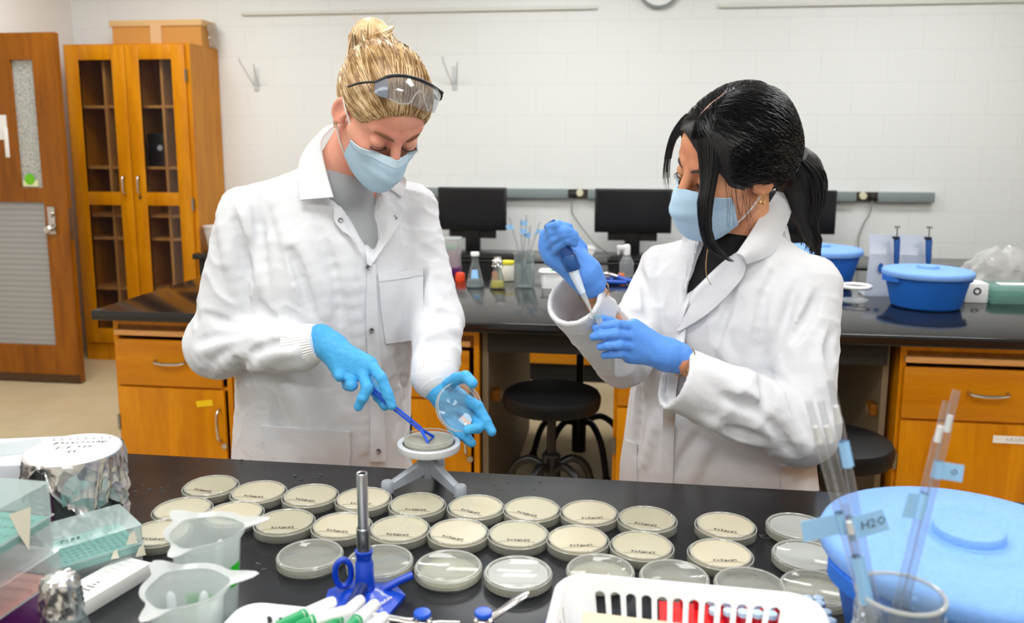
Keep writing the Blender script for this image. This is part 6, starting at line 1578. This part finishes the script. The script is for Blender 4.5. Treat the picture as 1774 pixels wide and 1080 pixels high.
for i in range(1300):
    a=r.uniform(-PI,PI); 
    # start round the hairline
    if abs(a)<1.45: p=V(math.sin(a)*.076,math.cos(a)*.062+.018,.068-.050*abs(a)/1.45*1.0-.01*math.cos(a))
    else: p=V(math.sin(a)*.078,math.cos(a)*.080-.03,-.02-.02*(abs(a)-1.45))
    p=p+V(r.uniform(-.006,.006),r.uniform(-.006,.006),r.uniform(-.004,.05))
    off=r.uniform(.0004,.0030); P=[]
    e=bl+V(r.uniform(-.022,.022),r.uniform(-.022,.022),r.uniform(-.01,.004))
    for k in range(12):
        t=k/11; q=p.lerp(e,t); q=Vector((q.x*(1+.0),q.y,q.z)); c0=V(0,-.012,.040); d=(q-c0); ww=HC+Rm@c0; dd=(Rm@d).normalized()
        h=ht.ray_cast(ww+dd*.25,-dd)
        P.append((h[0]+dd*(off*math.sin(PI*min(1,t*1.2+.1))+.0008)) if h[0] is not None else HC+Rm@q)
    (st if i%3 else st2).tube(P,[.0009*(.4+.6*min(1,3*min(j,11-j)/11+.2)) for j in range(12)],3,cap=False)
obj('hair_lowlights',st2,hair_mat('brown_blond_strands',(122,90,54),(168,130,82),.4,.3),PL)
# bun
for j in range(14):
    ph=r.uniform(0,2*PI); rr_=r.uniform(.030,.041); tilt=r.uniform(-.5,.5); P=[]
    for k in range(16):
        a=ph+k*.34; v=V(rr_*math.cos(a),rr_*.92*math.sin(a),.016*math.sin(a*1.0+tilt*3)+r.uniform(-.001,.001)+tilt*.030); P.append(bunc+v)
    st.tube(P,[.0042*math.sin(PI*(k+.6)/16.2)+.0004 for k in range(16)],5)
for j in range(95):     # loops over the top
    a=r.uniform(0,2*PI); P=[]; w_=r.uniform(.036,.043)
    for k in range(12):
        b_=-.35+(PI+.7)*k/11; P.append(bunc+V(w_*math.cos(b_)*math.cos(a)+r.uniform(-.001,.001),w_*math.cos(b_)*math.sin(a),-.014+.049*math.sin(b_)))
    st.tube(P,[.0030*math.sin(PI*(k+.8)/13)+.0005 for k in range(12)],5)
for j in range(16):     # a few flyaway hairs
    a=r.uniform(0,2*PI); d=V(math.cos(a)*.7,math.sin(a)*.4,r.uniform(.2,1)); p=bunc+d*.025; st.tube(smooth_path([p,p+d*.018,p+d*.03+V(r.uniform(-.01,.01),0,.002)],4),.0003,3)
obj('hair_strands',st,hair_mat('blond_strands',(176,138,88),(238,212,168),.34,.4),PL)
obj('crew_neck',MB().tube([neck+V(.006,-.006,-.022)+V(.0600*math.cos(a),.0600*math.sin(a),.014*math.sin(a)) for a in np.linspace(0,2*PI,48,endpoint=False)],.0058,10,closed=True),M['shirt_l'],PL)
# ear rings
for i,(u,f) in enumerate(((-.022,-.012),(-.028,-.006),(-.030,.000))):
    cpt=W(-.080,f,u); obj('earring',MB().tube([cpt+Rm@V(0,.0042*math.cos(a),.0055*math.sin(a)-.004) for a in np.linspace(0,2*PI,16,endpoint=False)],.0007,6,closed=True),M['gold'],PL)
# trousers and shoes behind the bench
def legs(parent,pel,sh,yaw):
    S=SDF(*grid((pel.x-.26,pel.y-.22,.08),(pel.x+.26,pel.y+.24,1.0),.012))
    for i in (0,1):
        hip=pel+(sh[i]-(sh[0]+sh[1])/2)*.55; hip.z=pel.z-.02; kn=hip.copy(); kn.z=.50; an=hip+V(0,.03,0); an.z=.10
        S.chain([hip,kn,an],[.092,.074,.062],.02)
    S.cone(pel,pel+V(0,0,.03),.13,.12,.05); S.mesh('trousers',M['dark_cloth'],parent,1)
    for i in (0,1):
        hip=pel+(sh[i]-(sh[0]+sh[1])/2)*.55; d=V(math.sin(yaw),-math.cos(yaw),0); a=V(hip.x,hip.y+.05,.042)
        S=SDF(*grid((a.x-.2,a.y-.28,0),(a.x+.2,a.y+.2,.16),.008)); S.cone(a-d*.04,a+d*.13,.042,.036,.02); S.cone(a-d*.03+V(0,0,.03),a-d*.03+V(0,0,.075),.042,.045,.02); S.halfspace((0,0,.004),(0,0,-1)); S.mesh('shoe',M['shoe'],parent,1)
legs(PL,pel,(shR,shL),ty)
# safety glasses pushed up on the hair
GL=thing('safety_glasses','clear safety glasses with black brow bar pushed up on the blond hair','glasses',aty(690,150,1.47))
er=(.084,.102,.090); ec=(0,-.014,.046)
top=[(652,142),(672,133),(692,131),(716,135),(742,145),(766,161)]; bot=[(652,163),(672,172),(696,181),(722,186),(742,194),(764,178)]
e1=lambda x,y,g:on_ell(x,y,Rm,HC,ec,tuple(q+g for q in er))
tp_=[e1(x,y,.010) for x,y in top]; 
def lens(xs_top,xs_bot,n=20,m=8):
    a=resample([(x,y) for x,y in xs_top],n); b=resample([(x,y) for x,y in xs_bot],n)
    return [[e1(a[i].lerp(b[i],j/(m-1)).x,a[i].lerp(b[i],j/(m-1)).y,.011+.004*j/(m-1)) for j in range(m)] for i in range(n)]
M['lens']=clear_mat('safety_lens',(240,242,246),.10,.03,(214,218,228),gloss=1.6)
ln=obj('lens',sheet(lens([(672,134),(700,131),(724,137),(748,148),(766,160)],[(672,171),(688,178),(705,180),(712,181),(712,181)][:3]+[(735,192),(752,196)]),.002),M['lens'],GL)
obj('side_shield',sheet(lens([(650,141),(660,137),(672,134)],[(649,162),(660,168),(672,170)],8,6),.002),clear_mat('side_shield_plastic',(226,230,238),.45,.1,(176,188,206)),GL)
obj('nose_bridge',MB().tube([e1(x,y,.016) for x,y in ((712,178),(718,166),(726,157),(733,162),(736,178),(742,192))],.0012,8),M['dish_rim'],ln)
obj('lower_edge',MB().tube(smooth_path([e1(x,y,.0155) for x,y in ((673,171),(690,179),(706,180),(713,176))],5),.0011,8),M['dish_rim'],ln)
obj('brow_bar',MB().tube(smooth_path([e1(x,y,.011) for x,y in top],6),[.0026]*6+[.0032]*25,10),M['black'],GL)
obj('temple',MB().tube(smooth_path([e1(x,y,.010) for x,y in ((652,142),(632,143),(616,146))]+[e1(604,150,.006)],6),.0034,10,flat=.6),M['black'],GL)
obj('temple',MB().tube(smooth_path([e1(766,161,.011),W(.083,.030,.075),W(.086,-.01,.055),W(.084,-.05,.035)],6),.0034,10,flat=.6),M['black'],GL)
obj('hinge',MB().box(tuple(e1(763,163,.012)),(.009,.006,.012),.002),M['black'],GL)
# spreader and lid in the hands
M['spr']=mat('blue_spreader_plastic',(24,84,214),.3)
agz=TT.z+.0773+.0075
t=thing('cell_spreader','blue plastic cell spreader held by the glove over the open dish','spreader',aty(700,720,1.39))
a=aty(640,672,1.408); nk=aty(729,744,1.398); e1_=atz(741,767,agz); e2_=atz(751,757,agz)
ax=(nk-a).normalized(); sd=V(.6,.0,.55); sd=(sd-ax*sd.dot(ax)).normalized()*.0032
obj('handle',MB().tube([a+sd,nk+sd*.8],.0023,8).tube([a-sd,nk-sd*.8],.0023,8).tube([a+sd,a-sd],.0019,8),M['spr'],t)
obj('blade',MB().tube([nk,e1_,e2_,nk],.0029,8),M['spr'],t)
t=thing('dish_lid','clear petri dish lid held tilted in the glove right of the turntable','lid',aty(795,706,1.42))
lc=aty(795,706,1.416); nrm=(CAMP-lc).normalized(); nrm=(nrm+V(.62,.0,.30)).normalized(); Q=nrm.to_track_quat('Z','Y').to_matrix().to_4x4(); Mx=Matrix.Translation(lc)@Q@Matrix.Scale(.93,4)
o=obj('lid_shell',MB().lathe([(r,.0064-z) for r,z in lid_shell(True)],n=64,M=Mx),M['dish'],t)
k=rimring(RD-.0006,.0062,.0009); k2=rimring(RD-.002,-.006,.0009); k.add(k2.v,k2.f,True); obj('rim',k.xf(Mx),M['dish_rim'],t)
# ---------------------------------------------------------------- person with black ponytail
PR=thing('person','person with black ponytail in white lab coat holding a pipette over a small tube','person',(.2,1.68,0))
HF2=headframe(math.radians(-62),math.radians(-18.5),math.radians(-18),(.1885,1.58,1.486)); Rm,HC=HF2
W=lambda l,f,u:HC+Rm@(V(l,f,u)*1.03)
neck2=V(.226,1.645,1.335); sR,sL=V(.085,1.735,1.265),V(.345,1.585,1.265); eR,eL=V(.005,1.60,1.115),V(.302,1.487,1.032); wR,wL=aty(1022,490,1.425),aty(1172,620,1.425); pel2=V(.20,1.69,.90)
C_f=[fing([(950,406,1.415),(953,394,1.392),(966,390,1.378),(986,393,1.384)],.98),fing([(948,420,1.418),(958,403,1.388),(978,399,1.374),(995,406,1.384)],1.02),
     fing([(948,434,1.42),(961,415,1.388),(979,407,1.374),(997,414,1.384)],1.0),fing([(956,446,1.42),(966,429,1.39),(982,417,1.376),(996,423,1.385)],.92),
     fing([(1010,465,1.435),(1006,430,1.445),(985,402,1.436),(966,390,1.422)],1.15)]
C_f=[(P,[r*.80 for r in R]) for P,R in C_f[:4]]+C_f[4:]
C_p=[(aty(1022,490,1.425),aty(1012,474,1.425),.028,.03,((0,1,0),.72))]+[(aty(1012,474,1.425),aty(*q),.023,.0155,None) for q in ((952,408,1.418),(950,421,1.42),(950,434,1.422),(958,447,1.422))]+[(aty(1012,474,1.43),aty(998,435,1.44),.022,.016,None)]
D_f=[fing([(1096,566,1.415),(1068,563,1.396),(1046,565,1.396),(1032,568,1.402)],1.0),fing([(1098,583,1.412),(1066,579,1.390),(1042,581,1.389),(1028,584,1.395)],1.02),
     fing([(1095,601,1.412),(1072,598,1.389),(1052,599,1.389),(1040,601,1.394)],.98),fing([(1090,617,1.416),(1074,613,1.396),(1060,614,1.396),(1047,616,1.400)],.90),
     fing([(1140,598,1.445),(1092,572,1.436),(1058,558,1.422),(1042,553,1.412)],1.1)]
D_f=[(P,[r*.88 for r in R]) for P,R in D_f]
D_p=[(aty(1174,620,1.425),aty(1158,616,1.423),.028,.030,((0,1,0),.70))]+[(aty(1155,614,1.423),aty(*q),.021,.0150,None) for q in ((1098,567,1.418),(1100,583,1.416),(1097,600,1.416),(1092,616,1.419))]
S=SDF(*grid2((-.18,1.33,.05),(.50,1.92,1.66),(.06,1.45,1.33),(.33,1.71,1.63),.009,.0024))
body(S,None,HF2,neck2,(sR,sL),(eR,eL),(wR,wL),pel2,.95); hand_prims(S,C_f,C_p,.0055); hand_prims(S,D_f,D_p,.0055); head_prims(S,Rm,HC,1.03)
bodyR=S.mesh('body',M['skin_r'],PR,1)
for ff,pp in ((C_f,C_p),(D_f,D_p)):
    ps=[p for P,_ in ff for p in P]+[p for a,b,_,_,_ in pp for p in (a,b)]; lo=V(*[min(p[i] for p in ps)-.045 for i in range(3)]); hi=V(*[max(p[i] for p in ps)+.045 for i in range(3)])
    S=SDF(*grid(lo,hi,.0021)); hand_prims(S,ff,pp); S.add(lambda X,Y,Z:-.0006*(np.abs(snoise(X,Y,Z,8,130.0))*1.6-.4),.02)
    S.mesh('glove',M['glove_r'],PR,1)
ty2=math.radians(-36)
S=SDF(*grid((-.20,1.36,.55),(.54,1.92,1.42),.0045))
trunk2=[(.56,.20,1.71,.205,.160),(.85,.197,1.70,.200,.152),(1.0,.20,1.69,.188,.142),(1.12,.207,1.68,.178,.134),(1.20,.213,1.672,.176,.130),(1.27,.217,1.665,.150,.112),(1.31,.220,1.66,.110,.096),(1.345,.222,1.655,.075,.08)]
S.tubez(trunk2,ty2,.03,pw=2.3)
for s_ in (sR,sL): S.cone(V(.218,1.66,1.315),s_+V(0,0,.008),.056,.048,.04)
S.cone(sR,eR,.053,.055,.014); S.cone(sL,eL+V(.012,0,.0),.056,.064,.014)
cC=aty(996,520,1.432); cD=aty(1172,656,1.432)
S.cone(eR,cC,.058,.052,.012); S.cone(eL+V(.012,0,0),cD,.066,.057,.010); S.ell(eL+V(.016,0,-.006),(.066,.064,.062),None,.03)
cloth_folds(S,[(sR,eR,.056,.9),(eR,cC,.056,.55),(sL,eL,.062,1.1),(eL,cD,.064,1.25)],61,.0058,.22)
strokes(S,[[(1375,478),(1345,530),(1336,600)],[(1400,500),(1385,560),(1380,630)],[(1300,650),(1342,676),(1366,720),(1392,780)],[(1222,640),(1270,672),(1322,700)],[(1215,722),(1255,745),(1310,768)],[(1425,590),(1420,650),(1436,700)],[(1130,440),(1120,490),(1112,540)],[(1260,540),(1250,590),(1268,640)],[(1150,640),(1140,720),(1120,800)],[(1230,770),(1212,800),(1200,835)],[(1040,560),(1060,610),(1080,640)]],
 [[(1353,459),(1326,506),(1317,553),(1312,620)],[(1311,643),(1353,662),(1378,709),(1408,766)],[(1320,655),(1328,684),(1326,722)],[(1250,688),(1285,702),(1320,716)],[(1262,742),(1290,752),(1322,764)],[(1420,506),(1401,548),(1374,590)],[(1443,577),(1434,615),(1446,655)],[(1165,822),(1190,780),(1212,750)],[(1085,540),(1100,548),(1118,552)],[(1108,470),(1120,510),(1124,560)],[(1270,490),(1258,540),(1240,590)],[(1110,640),(1108,720),(1096,800)],[(1290,690),(1340,740),(1372,790)]])
for e_,c_,r_ in ((eR,cC,.052),(eL,cD,.057)):
    d_=(c_-e_).normalized(); S.cone(c_-d_*.075,c_+d_*.09,r_-.013,r_-.0045,.003,'-')
    sl=S.box(c_-V(.10,.10,.10),c_+V(.10,.10,.10)); S.halfspace(c_+d_*.006,d_,.002,sl)
S.prism(vpoly([(1232,396),(1300,380),(1318,395),(1296,425),(1268,450),(1236,482),(1206,514),(1186,548),(1194,512),(1210,462)],1.53),1.36,1.64,.004)
S.cone(neck2+V(0,0,-.05),HC+Rm@V(0,-.02,-.07),.060,.075,.004,'-')
coat2=S.mesh('lab_coat',M['coat_r'],PR,1); ct2=bvh(coat2)
S=SDF(*grid((.02,1.45,1.10),(.42,1.86,1.40),.005))
S.tubez([(a,b,c,d-.014,e-.014) for a,b,c,d,e in trunk2[3:]],ty2,.02,pw=2.2)
S.cone(neck2+V(0,0,-.06),neck2+V(-.008,-.012,-.012),.066,.060,.012)
S.mesh('black_top',M['shirt_r'],PR,1)
# collar and lapels
cA=resample(pY([(1345,333,1.665),(1333,352,1.635),(1318,374,1.595),(1300,404,1.555),(1276,441,1.515)]),16); cB=resample(pY([(1372,352,1.70),(1368,372,1.665),(1355,405,1.61),(1336,440,1.565),(1293,457,1.522)]),16)
obj('collar',sheet([[a.lerp(b,j/6)+V(0,-.010*math.sin(PI*j/6),.006*math.sin(PI*j/6)) for j in range(7)] for a,b in zip(cA,cB)],.004),M['coat_r'],PR)
bk=[neck2+V(.004+.078*math.cos(a),.014+.078*math.sin(a),.035+.010*math.sin(a)) for a in np.linspace(-.55,PI+.35,26)]; bk2=[neck2+V(.004+.094*math.cos(a),.012+.094*math.sin(a),-.025) for a in np.linspace(-.55,PI+.35,26)]
obj('collar_stand',sheet([[a.lerp(b,j/5) for j in range(6)] for a,b in zip(bk,bk2)],.004),M['coat_r'],PR)
obj('lapel',drape(ct2,[(1276,441),(1238,480),(1206,514),(1184,552),(1172,574)],[(1293,458),(1286,482),(1254,518),(1222,547),(1176,575)],.010,.004,20,8),M['coat_r'],PR)
obj('lapel',drape(ct2,[(1224,410),(1212,470),(1197,514),(1180,562)],[(1186,402),(1174,455),(1176,505),(1174,562)],.008,.004,18,6),M['coat_r'],PR)
obj('front_placket',drape(ct2,[(1174,572),(1160,640),(1150,720),(1146,840)],[(1188,570),(1176,640),(1170,720),(1166,840)],.004,.005,24,5),M['coat_r'],PR)
obj('lower_pocket',drape(ct2,[(1084,762),(1080,800),(1078,845)],[(1104,770),(1104,805),(1104,845)],.005,.004,10,6),M['coat_r'],PR)
obj('lower_pocket',drape(ct2,[(1352,808),(1352,830),(1352,860)],[(1414,798),(1416,825),(1418,850)],.004,.004,8,8),M['coat_r'],PR)
# mask
rows=fit_mask(mask_mesh(Rm,HC,1.03),Rm,HC,bvh(bodyR)); mk=obj('face_mask',sheet(rows,.0018),M['mask'],PR)
for s in (1,-1):
    obj('ear_loop',MB().tube(smooth_path([W(s*.060,.043,-.022),W(s*.067,.025,-.004),W(s*.075,.006,.012),W(s*.078,-.010,.022)],6),.0016,8).tube(smooth_path([W(s*.051,.028,-.085),W(s*.064,.012,-.062),W(s*.074,-.006,-.034),W(s*.079,-.018,-.018)],6),.0016,8),M['mask_w'],mk)
for s in (1,-1):
    b=MB(); P=[W(s*.013,.089,.025),W(s*.028,.085,.030),W(s*.041,.073,.029),W(s*.050,.059,.023)]
    b.tube(smooth_path(P,6),[.0024,.0026,.0028,.003,.003,.003,.003,.003,.003,.003,.0028,.0026,.0024,.0022,.002,.0018,.0016,.0012,.0008],8); obj('eyebrow',b,mat('dark_brow',(60,40,32),.7) if s==1 else bpy.data.materials['dark_brow'],PR)
    b=MB(); arc=[W(s*(.0305+.0142*math.cos(a)),.072+.0132*math.sqrt(max(0,1-.75*math.cos(a)**2))*.97+.0014,.001-.004*math.sin(a)) for a in np.linspace(.1,PI-.1,14)]
    b.tube(arc,.0010,6)
    for i,p in enumerate(arc): b.tube([p,p+(Rm@V(s*.0006*(6.5-i),.007,-.0035))],[.0006,.0002],4)
    obj('eyelashes',b,M['lash'],PR)
# hair
R_=np.array([list(r) for r in Rm],np.float32)
S=SDF(*grid(HC-V(.16,.16,.16),HC+V(.18,.16,.17),.003))
S.ell(W(0,-.026,.052),(.086,.104,.092),R_,0); S.ell(W(0,.016,.056),(.075,.075,.070),R_,.015); S.ell(W(0,-.075,.005),(.066,.066,.070),R_,.03); S.ell(W(.03,-.02,.02),(.062,.085,.07),R_,.03)
S.ell(W(-.022,.095,-.035),(.078,.075,.125),R_,.006,'-'); S.ell(W(.03,.105,-.045),(.07,.075,.10),R_,.006,'-')
for s in (1,-1): S.ell(W(s*.085,.006,-.050),(.034,.036,.050),R_,.006,'-')
S.ell(W(0,.03,-.14),(.11,.10,.10),R_,.006,'-')
hc2=S.mesh('hair',M['hair_r'],PR,2); ht=bvh(hc2)
st=MB(); r=random.Random(8); tie=aty(1384,282,1.665); tl=Rm.transposed()@(tie-HC)
for i in range(800):
    v=r.random(); side=1 if r.random()<.7 else -1
    p=V(.004+side*r.uniform(0,.012),.075-.13*v,.118+.012*math.sin(v*2.2)) if r.random()<.75 else V(side*.07,.035+r.uniform(-.01,.02),.02+r.uniform(-.02,.06))
    e=tl+V(r.uniform(-.016,.016),r.uniform(-.012,.012),r.uniform(-.018,.018)); mid=V(side*r.uniform(.02,.09),(p.y+e.y)/2+r.uniform(-.01,.03),r.uniform(-.02,.10)); P=[]; off=r.uniform(0,.002)
    for k in range(14):
        t=k/13; q=p.lerp(mid,t).lerp(mid.lerp(e,t),t); c0=V(0,-.02,.035); ww=HC+Rm@c0; dd=(Rm@(q-c0)).normalized(); h=ht.ray_cast(ww+dd*.28,-dd)
        P.append(h[0]+dd*(off+.0004) if h[0] is not None else HC+Rm@q)
    st.tube(P,[.0009*(.4+.6*min(1,3*min(j,13-j)/13+.2)) for j in range(14)],3,cap=False)
for i in range(260):
    v=r.random(); p=W(.004+r.uniform(-.004,.006),.072-.075*v,.118); e=aty(1204+50*r.random(),214+30*r.random(),1.505); P=[]; off=r.uniform(.0002,.0018); cc=W(0,-.02,.035)
    for k in range(10):
        q=p.lerp(e,k/9); dd=(q-cc).normalized(); h=ht.ray_cast(cc+dd*.28,-dd); P.append(h[0]+dd*(off+.0006) if h[0] is not None else q)
    st.tube(P,[.0008*(.4+.6*min(1,3*min(j,9-j)/9+.2)) for j in range(10)],3,cap=False)
obj('hair_strands',st,M['hair_r'],PR)
# part line
pl=MB().tube([(lambda h,dd:(h[0]+dd*.0012) if h[0] is not None else W(0,.05,.12))(ht.ray_cast(W(.002,.06-.055*k/7,.3),-(Rm@V(0,0,1))),Rm@V(0,0,1)) for k in range(8)],[.0008,.0016,.002,.002,.0018,.0014,.001,.0006],6); obj('hair_parting',pl,mat('scalp',(196,150,130),.6),PR)
def lock(name,Lp,Rp,n,rad,seed,depth=.006,parent=PR):
    r=random.Random(seed); a=resample(pY(Lp),16); b=resample(pY(Rp),16); mb=MB()
    sheet([[a[i].lerp(b[i],(j/6-.5)*(1 if i<9 else 1-.09*(i-8))+.5)+V(0,-.008*math.sin(PI*j/6),0) for j in range(7)] for i in range(11)],.004,mb)
    for k in range(n):
        u=r.uniform(-.03,1.03); dz=r.uniform(-depth,depth*.4); wv=r.uniform(-.04,.04); cut=r.randint(10,16); P=[]
        for i in range(cut): P.append(a[i].lerp(b[i],u+wv*i/16)+V(0,-.010*math.sin(PI*min(1,max(0,u)))+dz*.5-.003,0))
        mb.tube(P,[rad*(1-.75*(i/(cut-1))**3) for i in range(cut)],4,cap=False)
    obj(name,mb,M['hair_r'],parent)
lock('front_lock',[(1206,212,1.515),(1206,240,1.497),(1211,277,1.490),(1213,322,1.478),(1208,353,1.465),(1213,404,1.462),(1226,431,1.468),(1262,452,1.475)],[(1250,205,1.515),(1254,235,1.500),(1250,270,1.490),(1239,322,1.480),(1233,363,1.468),(1232,397,1.463),(1243,425,1.468),(1272,452,1.475)],150,.0010,3)
lock('front_lock',[(1196,195,1.545),(1183,203,1.56),(1163,233,1.585),(1151,277,1.60),(1148,312,1.605),(1153,330,1.605)],[(1218,196,1.53),(1205,212,1.545),(1172,240,1.585),(1162,280,1.60),(1162,312,1.605),(1163,330,1.605)],60,.0009,4)
w=MB(); rr_=random.Random(6)
for k in range(16):
    x0=1262+k*3.2+rr_.uniform(-3,3); P=pY([(x0-8,290,1.500),(x0-6,320,1.490),(x0-4+rr_.uniform(-4,4),350,1.486),(x0-2+rr_.uniform(-8,8),350+rr_.uniform(10,55),1.485)]); w.tube(smooth_path(P,5),.00035,3,cap=False)
obj('loose_wisps',w,M['hair_r'],PR)
# ponytail
pt=MB(); cl=resample(pY([(1374,272,1.655),(1386,296,1.675),(1388,330,1.69),(1392,370,1.695),(1403,405,1.70),(1416,438,1.705)]),20); rads=[.018+.029*math.sin(PI*min(1,(i/19)*1.25+.12))*(1-.25*i/19) if i<17 else .018*(20-i)/4 for i in range(20)]
pt.tube(cl,rads,16); r=random.Random(12)
for k in range(260):
    a=r.uniform(0,2*PI); q=r.uniform(.75,1.06); cut=r.randint(15,20); P=[]
    for i in range(cut): P.append(cl[i]+V(math.cos(a+i*.03)*rads[i]*q*1.0,math.sin(a)*rads[i]*q,.2*math.sin(a*1.0)*rads[i]))
    P.append(P[-1]+V(r.uniform(-.003,.004),0,-r.uniform(.004,.02))); pt.tube(P,[.0010*(1-.7*(i/len(P))**3) for i in range(len(P))],4,cap=False)
obj('ponytail',pt,M['hair_r'],PR)
obj('hair_tie',MB().tube([tie+V(-.008+.017*math.cos(a),.006*math.cos(a)+.004,.018*math.sin(a)-.002) for a in np.linspace(0,2*PI,20,endpoint=False)],.004,8,closed=True),M['rubber'],PR)
for i,(u,f,rr2) in enumerate(((-.030,-.006,.0075),(-.026,.002,.0075))):
    cpt=W(.081,f,u); obj('hoop_earring',MB().tube([cpt+V(rr2*.5*math.cos(a),.002*math.cos(a),rr2*math.sin(a)-rr2) for a in np.linspace(0,2*PI,18,endpoint=False)],.0010,6,closed=True),M['gold'],PR)
p=W(.0815,-.008,-.012); obj('stud_earring',MB().lathe([(0,.002),(.0018,.001),(.002,-.001),(0,-.002)],p,n=12),M['gold'],PR)
def bracelet(c,d,r): 
    d=Vector(d).normalized();u=d.cross(V(0,0,1)).normalized();w_=d.cross(u); return MB().tube([Vector(c)+(u*math.cos(a)+w_*math.sin(a))*r for a in np.linspace(0,2*PI,30,endpoint=False)],.0011,6,closed=True)
obj('bracelet',bracelet(wL.lerp(eL,.07),wL-eL,.0265),M['gold'],PR); obj('bracelet',bracelet(wR.lerp(eR,.10),wR-eR,.0265),M['gold'],PR)
nk_=MB(); P=[]
for x,y in ((1226,432),(1223,455),(1224,478),(1232,494)):
    h=hit(ct2,x,y); P.append(aty(x,y,1.512))
nk_.tube(smooth_path(P,5),.0008,6); obj('necklace',nk_,M['gold'],PR)
legs(PR,pel2,(sR,sL),ty2)
# pipette in the raised hand, tube in the lower hand
M['navy']=bpy.data.materials['navy_pipette']; M['blue_grip']=mat('blue_pipette_grip',(30,76,150),.3); M['pip_white']=mat('pale_pipette_shaft',(214,228,244),.3)
t=thing('micropipette','blue micropipette held in the raised glove, aimed at the small tube','pipette',aty(985,445,1.395))
P=lambda x,y:aty(x,y,1.392+.0004*(540-y)/10)
obj('grip',MB().tube([P(951,385),P(953,388),P(976,430),P(983,443)],[.009,.012,.0135,.0128],20),M['blue_grip'],t)
obj('collar_ring',MB().tube([P(983,443),P(984,445),P(993,466),P(994,469)],[.0128,.0140,.0130,.0105],20),M['navy'],t)
obj('shaft',MB().tube([P(992,464),P(996,476),P(1006,500),P(1010,508)],[.0095,.0085,.0062,.0052],16),M['pip_white'],t)
obj('ejector_sleeve',MB().tube([P(999,466),P(1006,489),P(1009,499)],[.003,.003,.002],10),M['navy'],t)
obj('tip',MB().tube([P(1008,504),P(1012,513),P(1020,530),P(1027,546)],[.0052,.0046,.0028,.0008],14),M['dropper'],t)
t=thing('micro_tube','tiny clear micro tube with pale blue cap held in the lower glove','tube',aty(1036,552,1.398))
P=lambda x,y:aty(x,y,1.396)
obj('tube_body',MB().tube([P(1046,585),P(1042,572),P(1038,556),P(1036,550)],[.002,.0048,.0055,.0055],16),M['dropper'],t)
obj('rim',MB().tube([P(1036,550),P(1035.5,547.5)],[.0068,.0068],18),clear_mat('pale_blue_rim',(210,236,246),.6,.15,(176,222,238)),t)
obj('open_cap',MB().tube([P(1026,548),P(1024,551)],[.0055,.0058],16),M['dropper'],t)
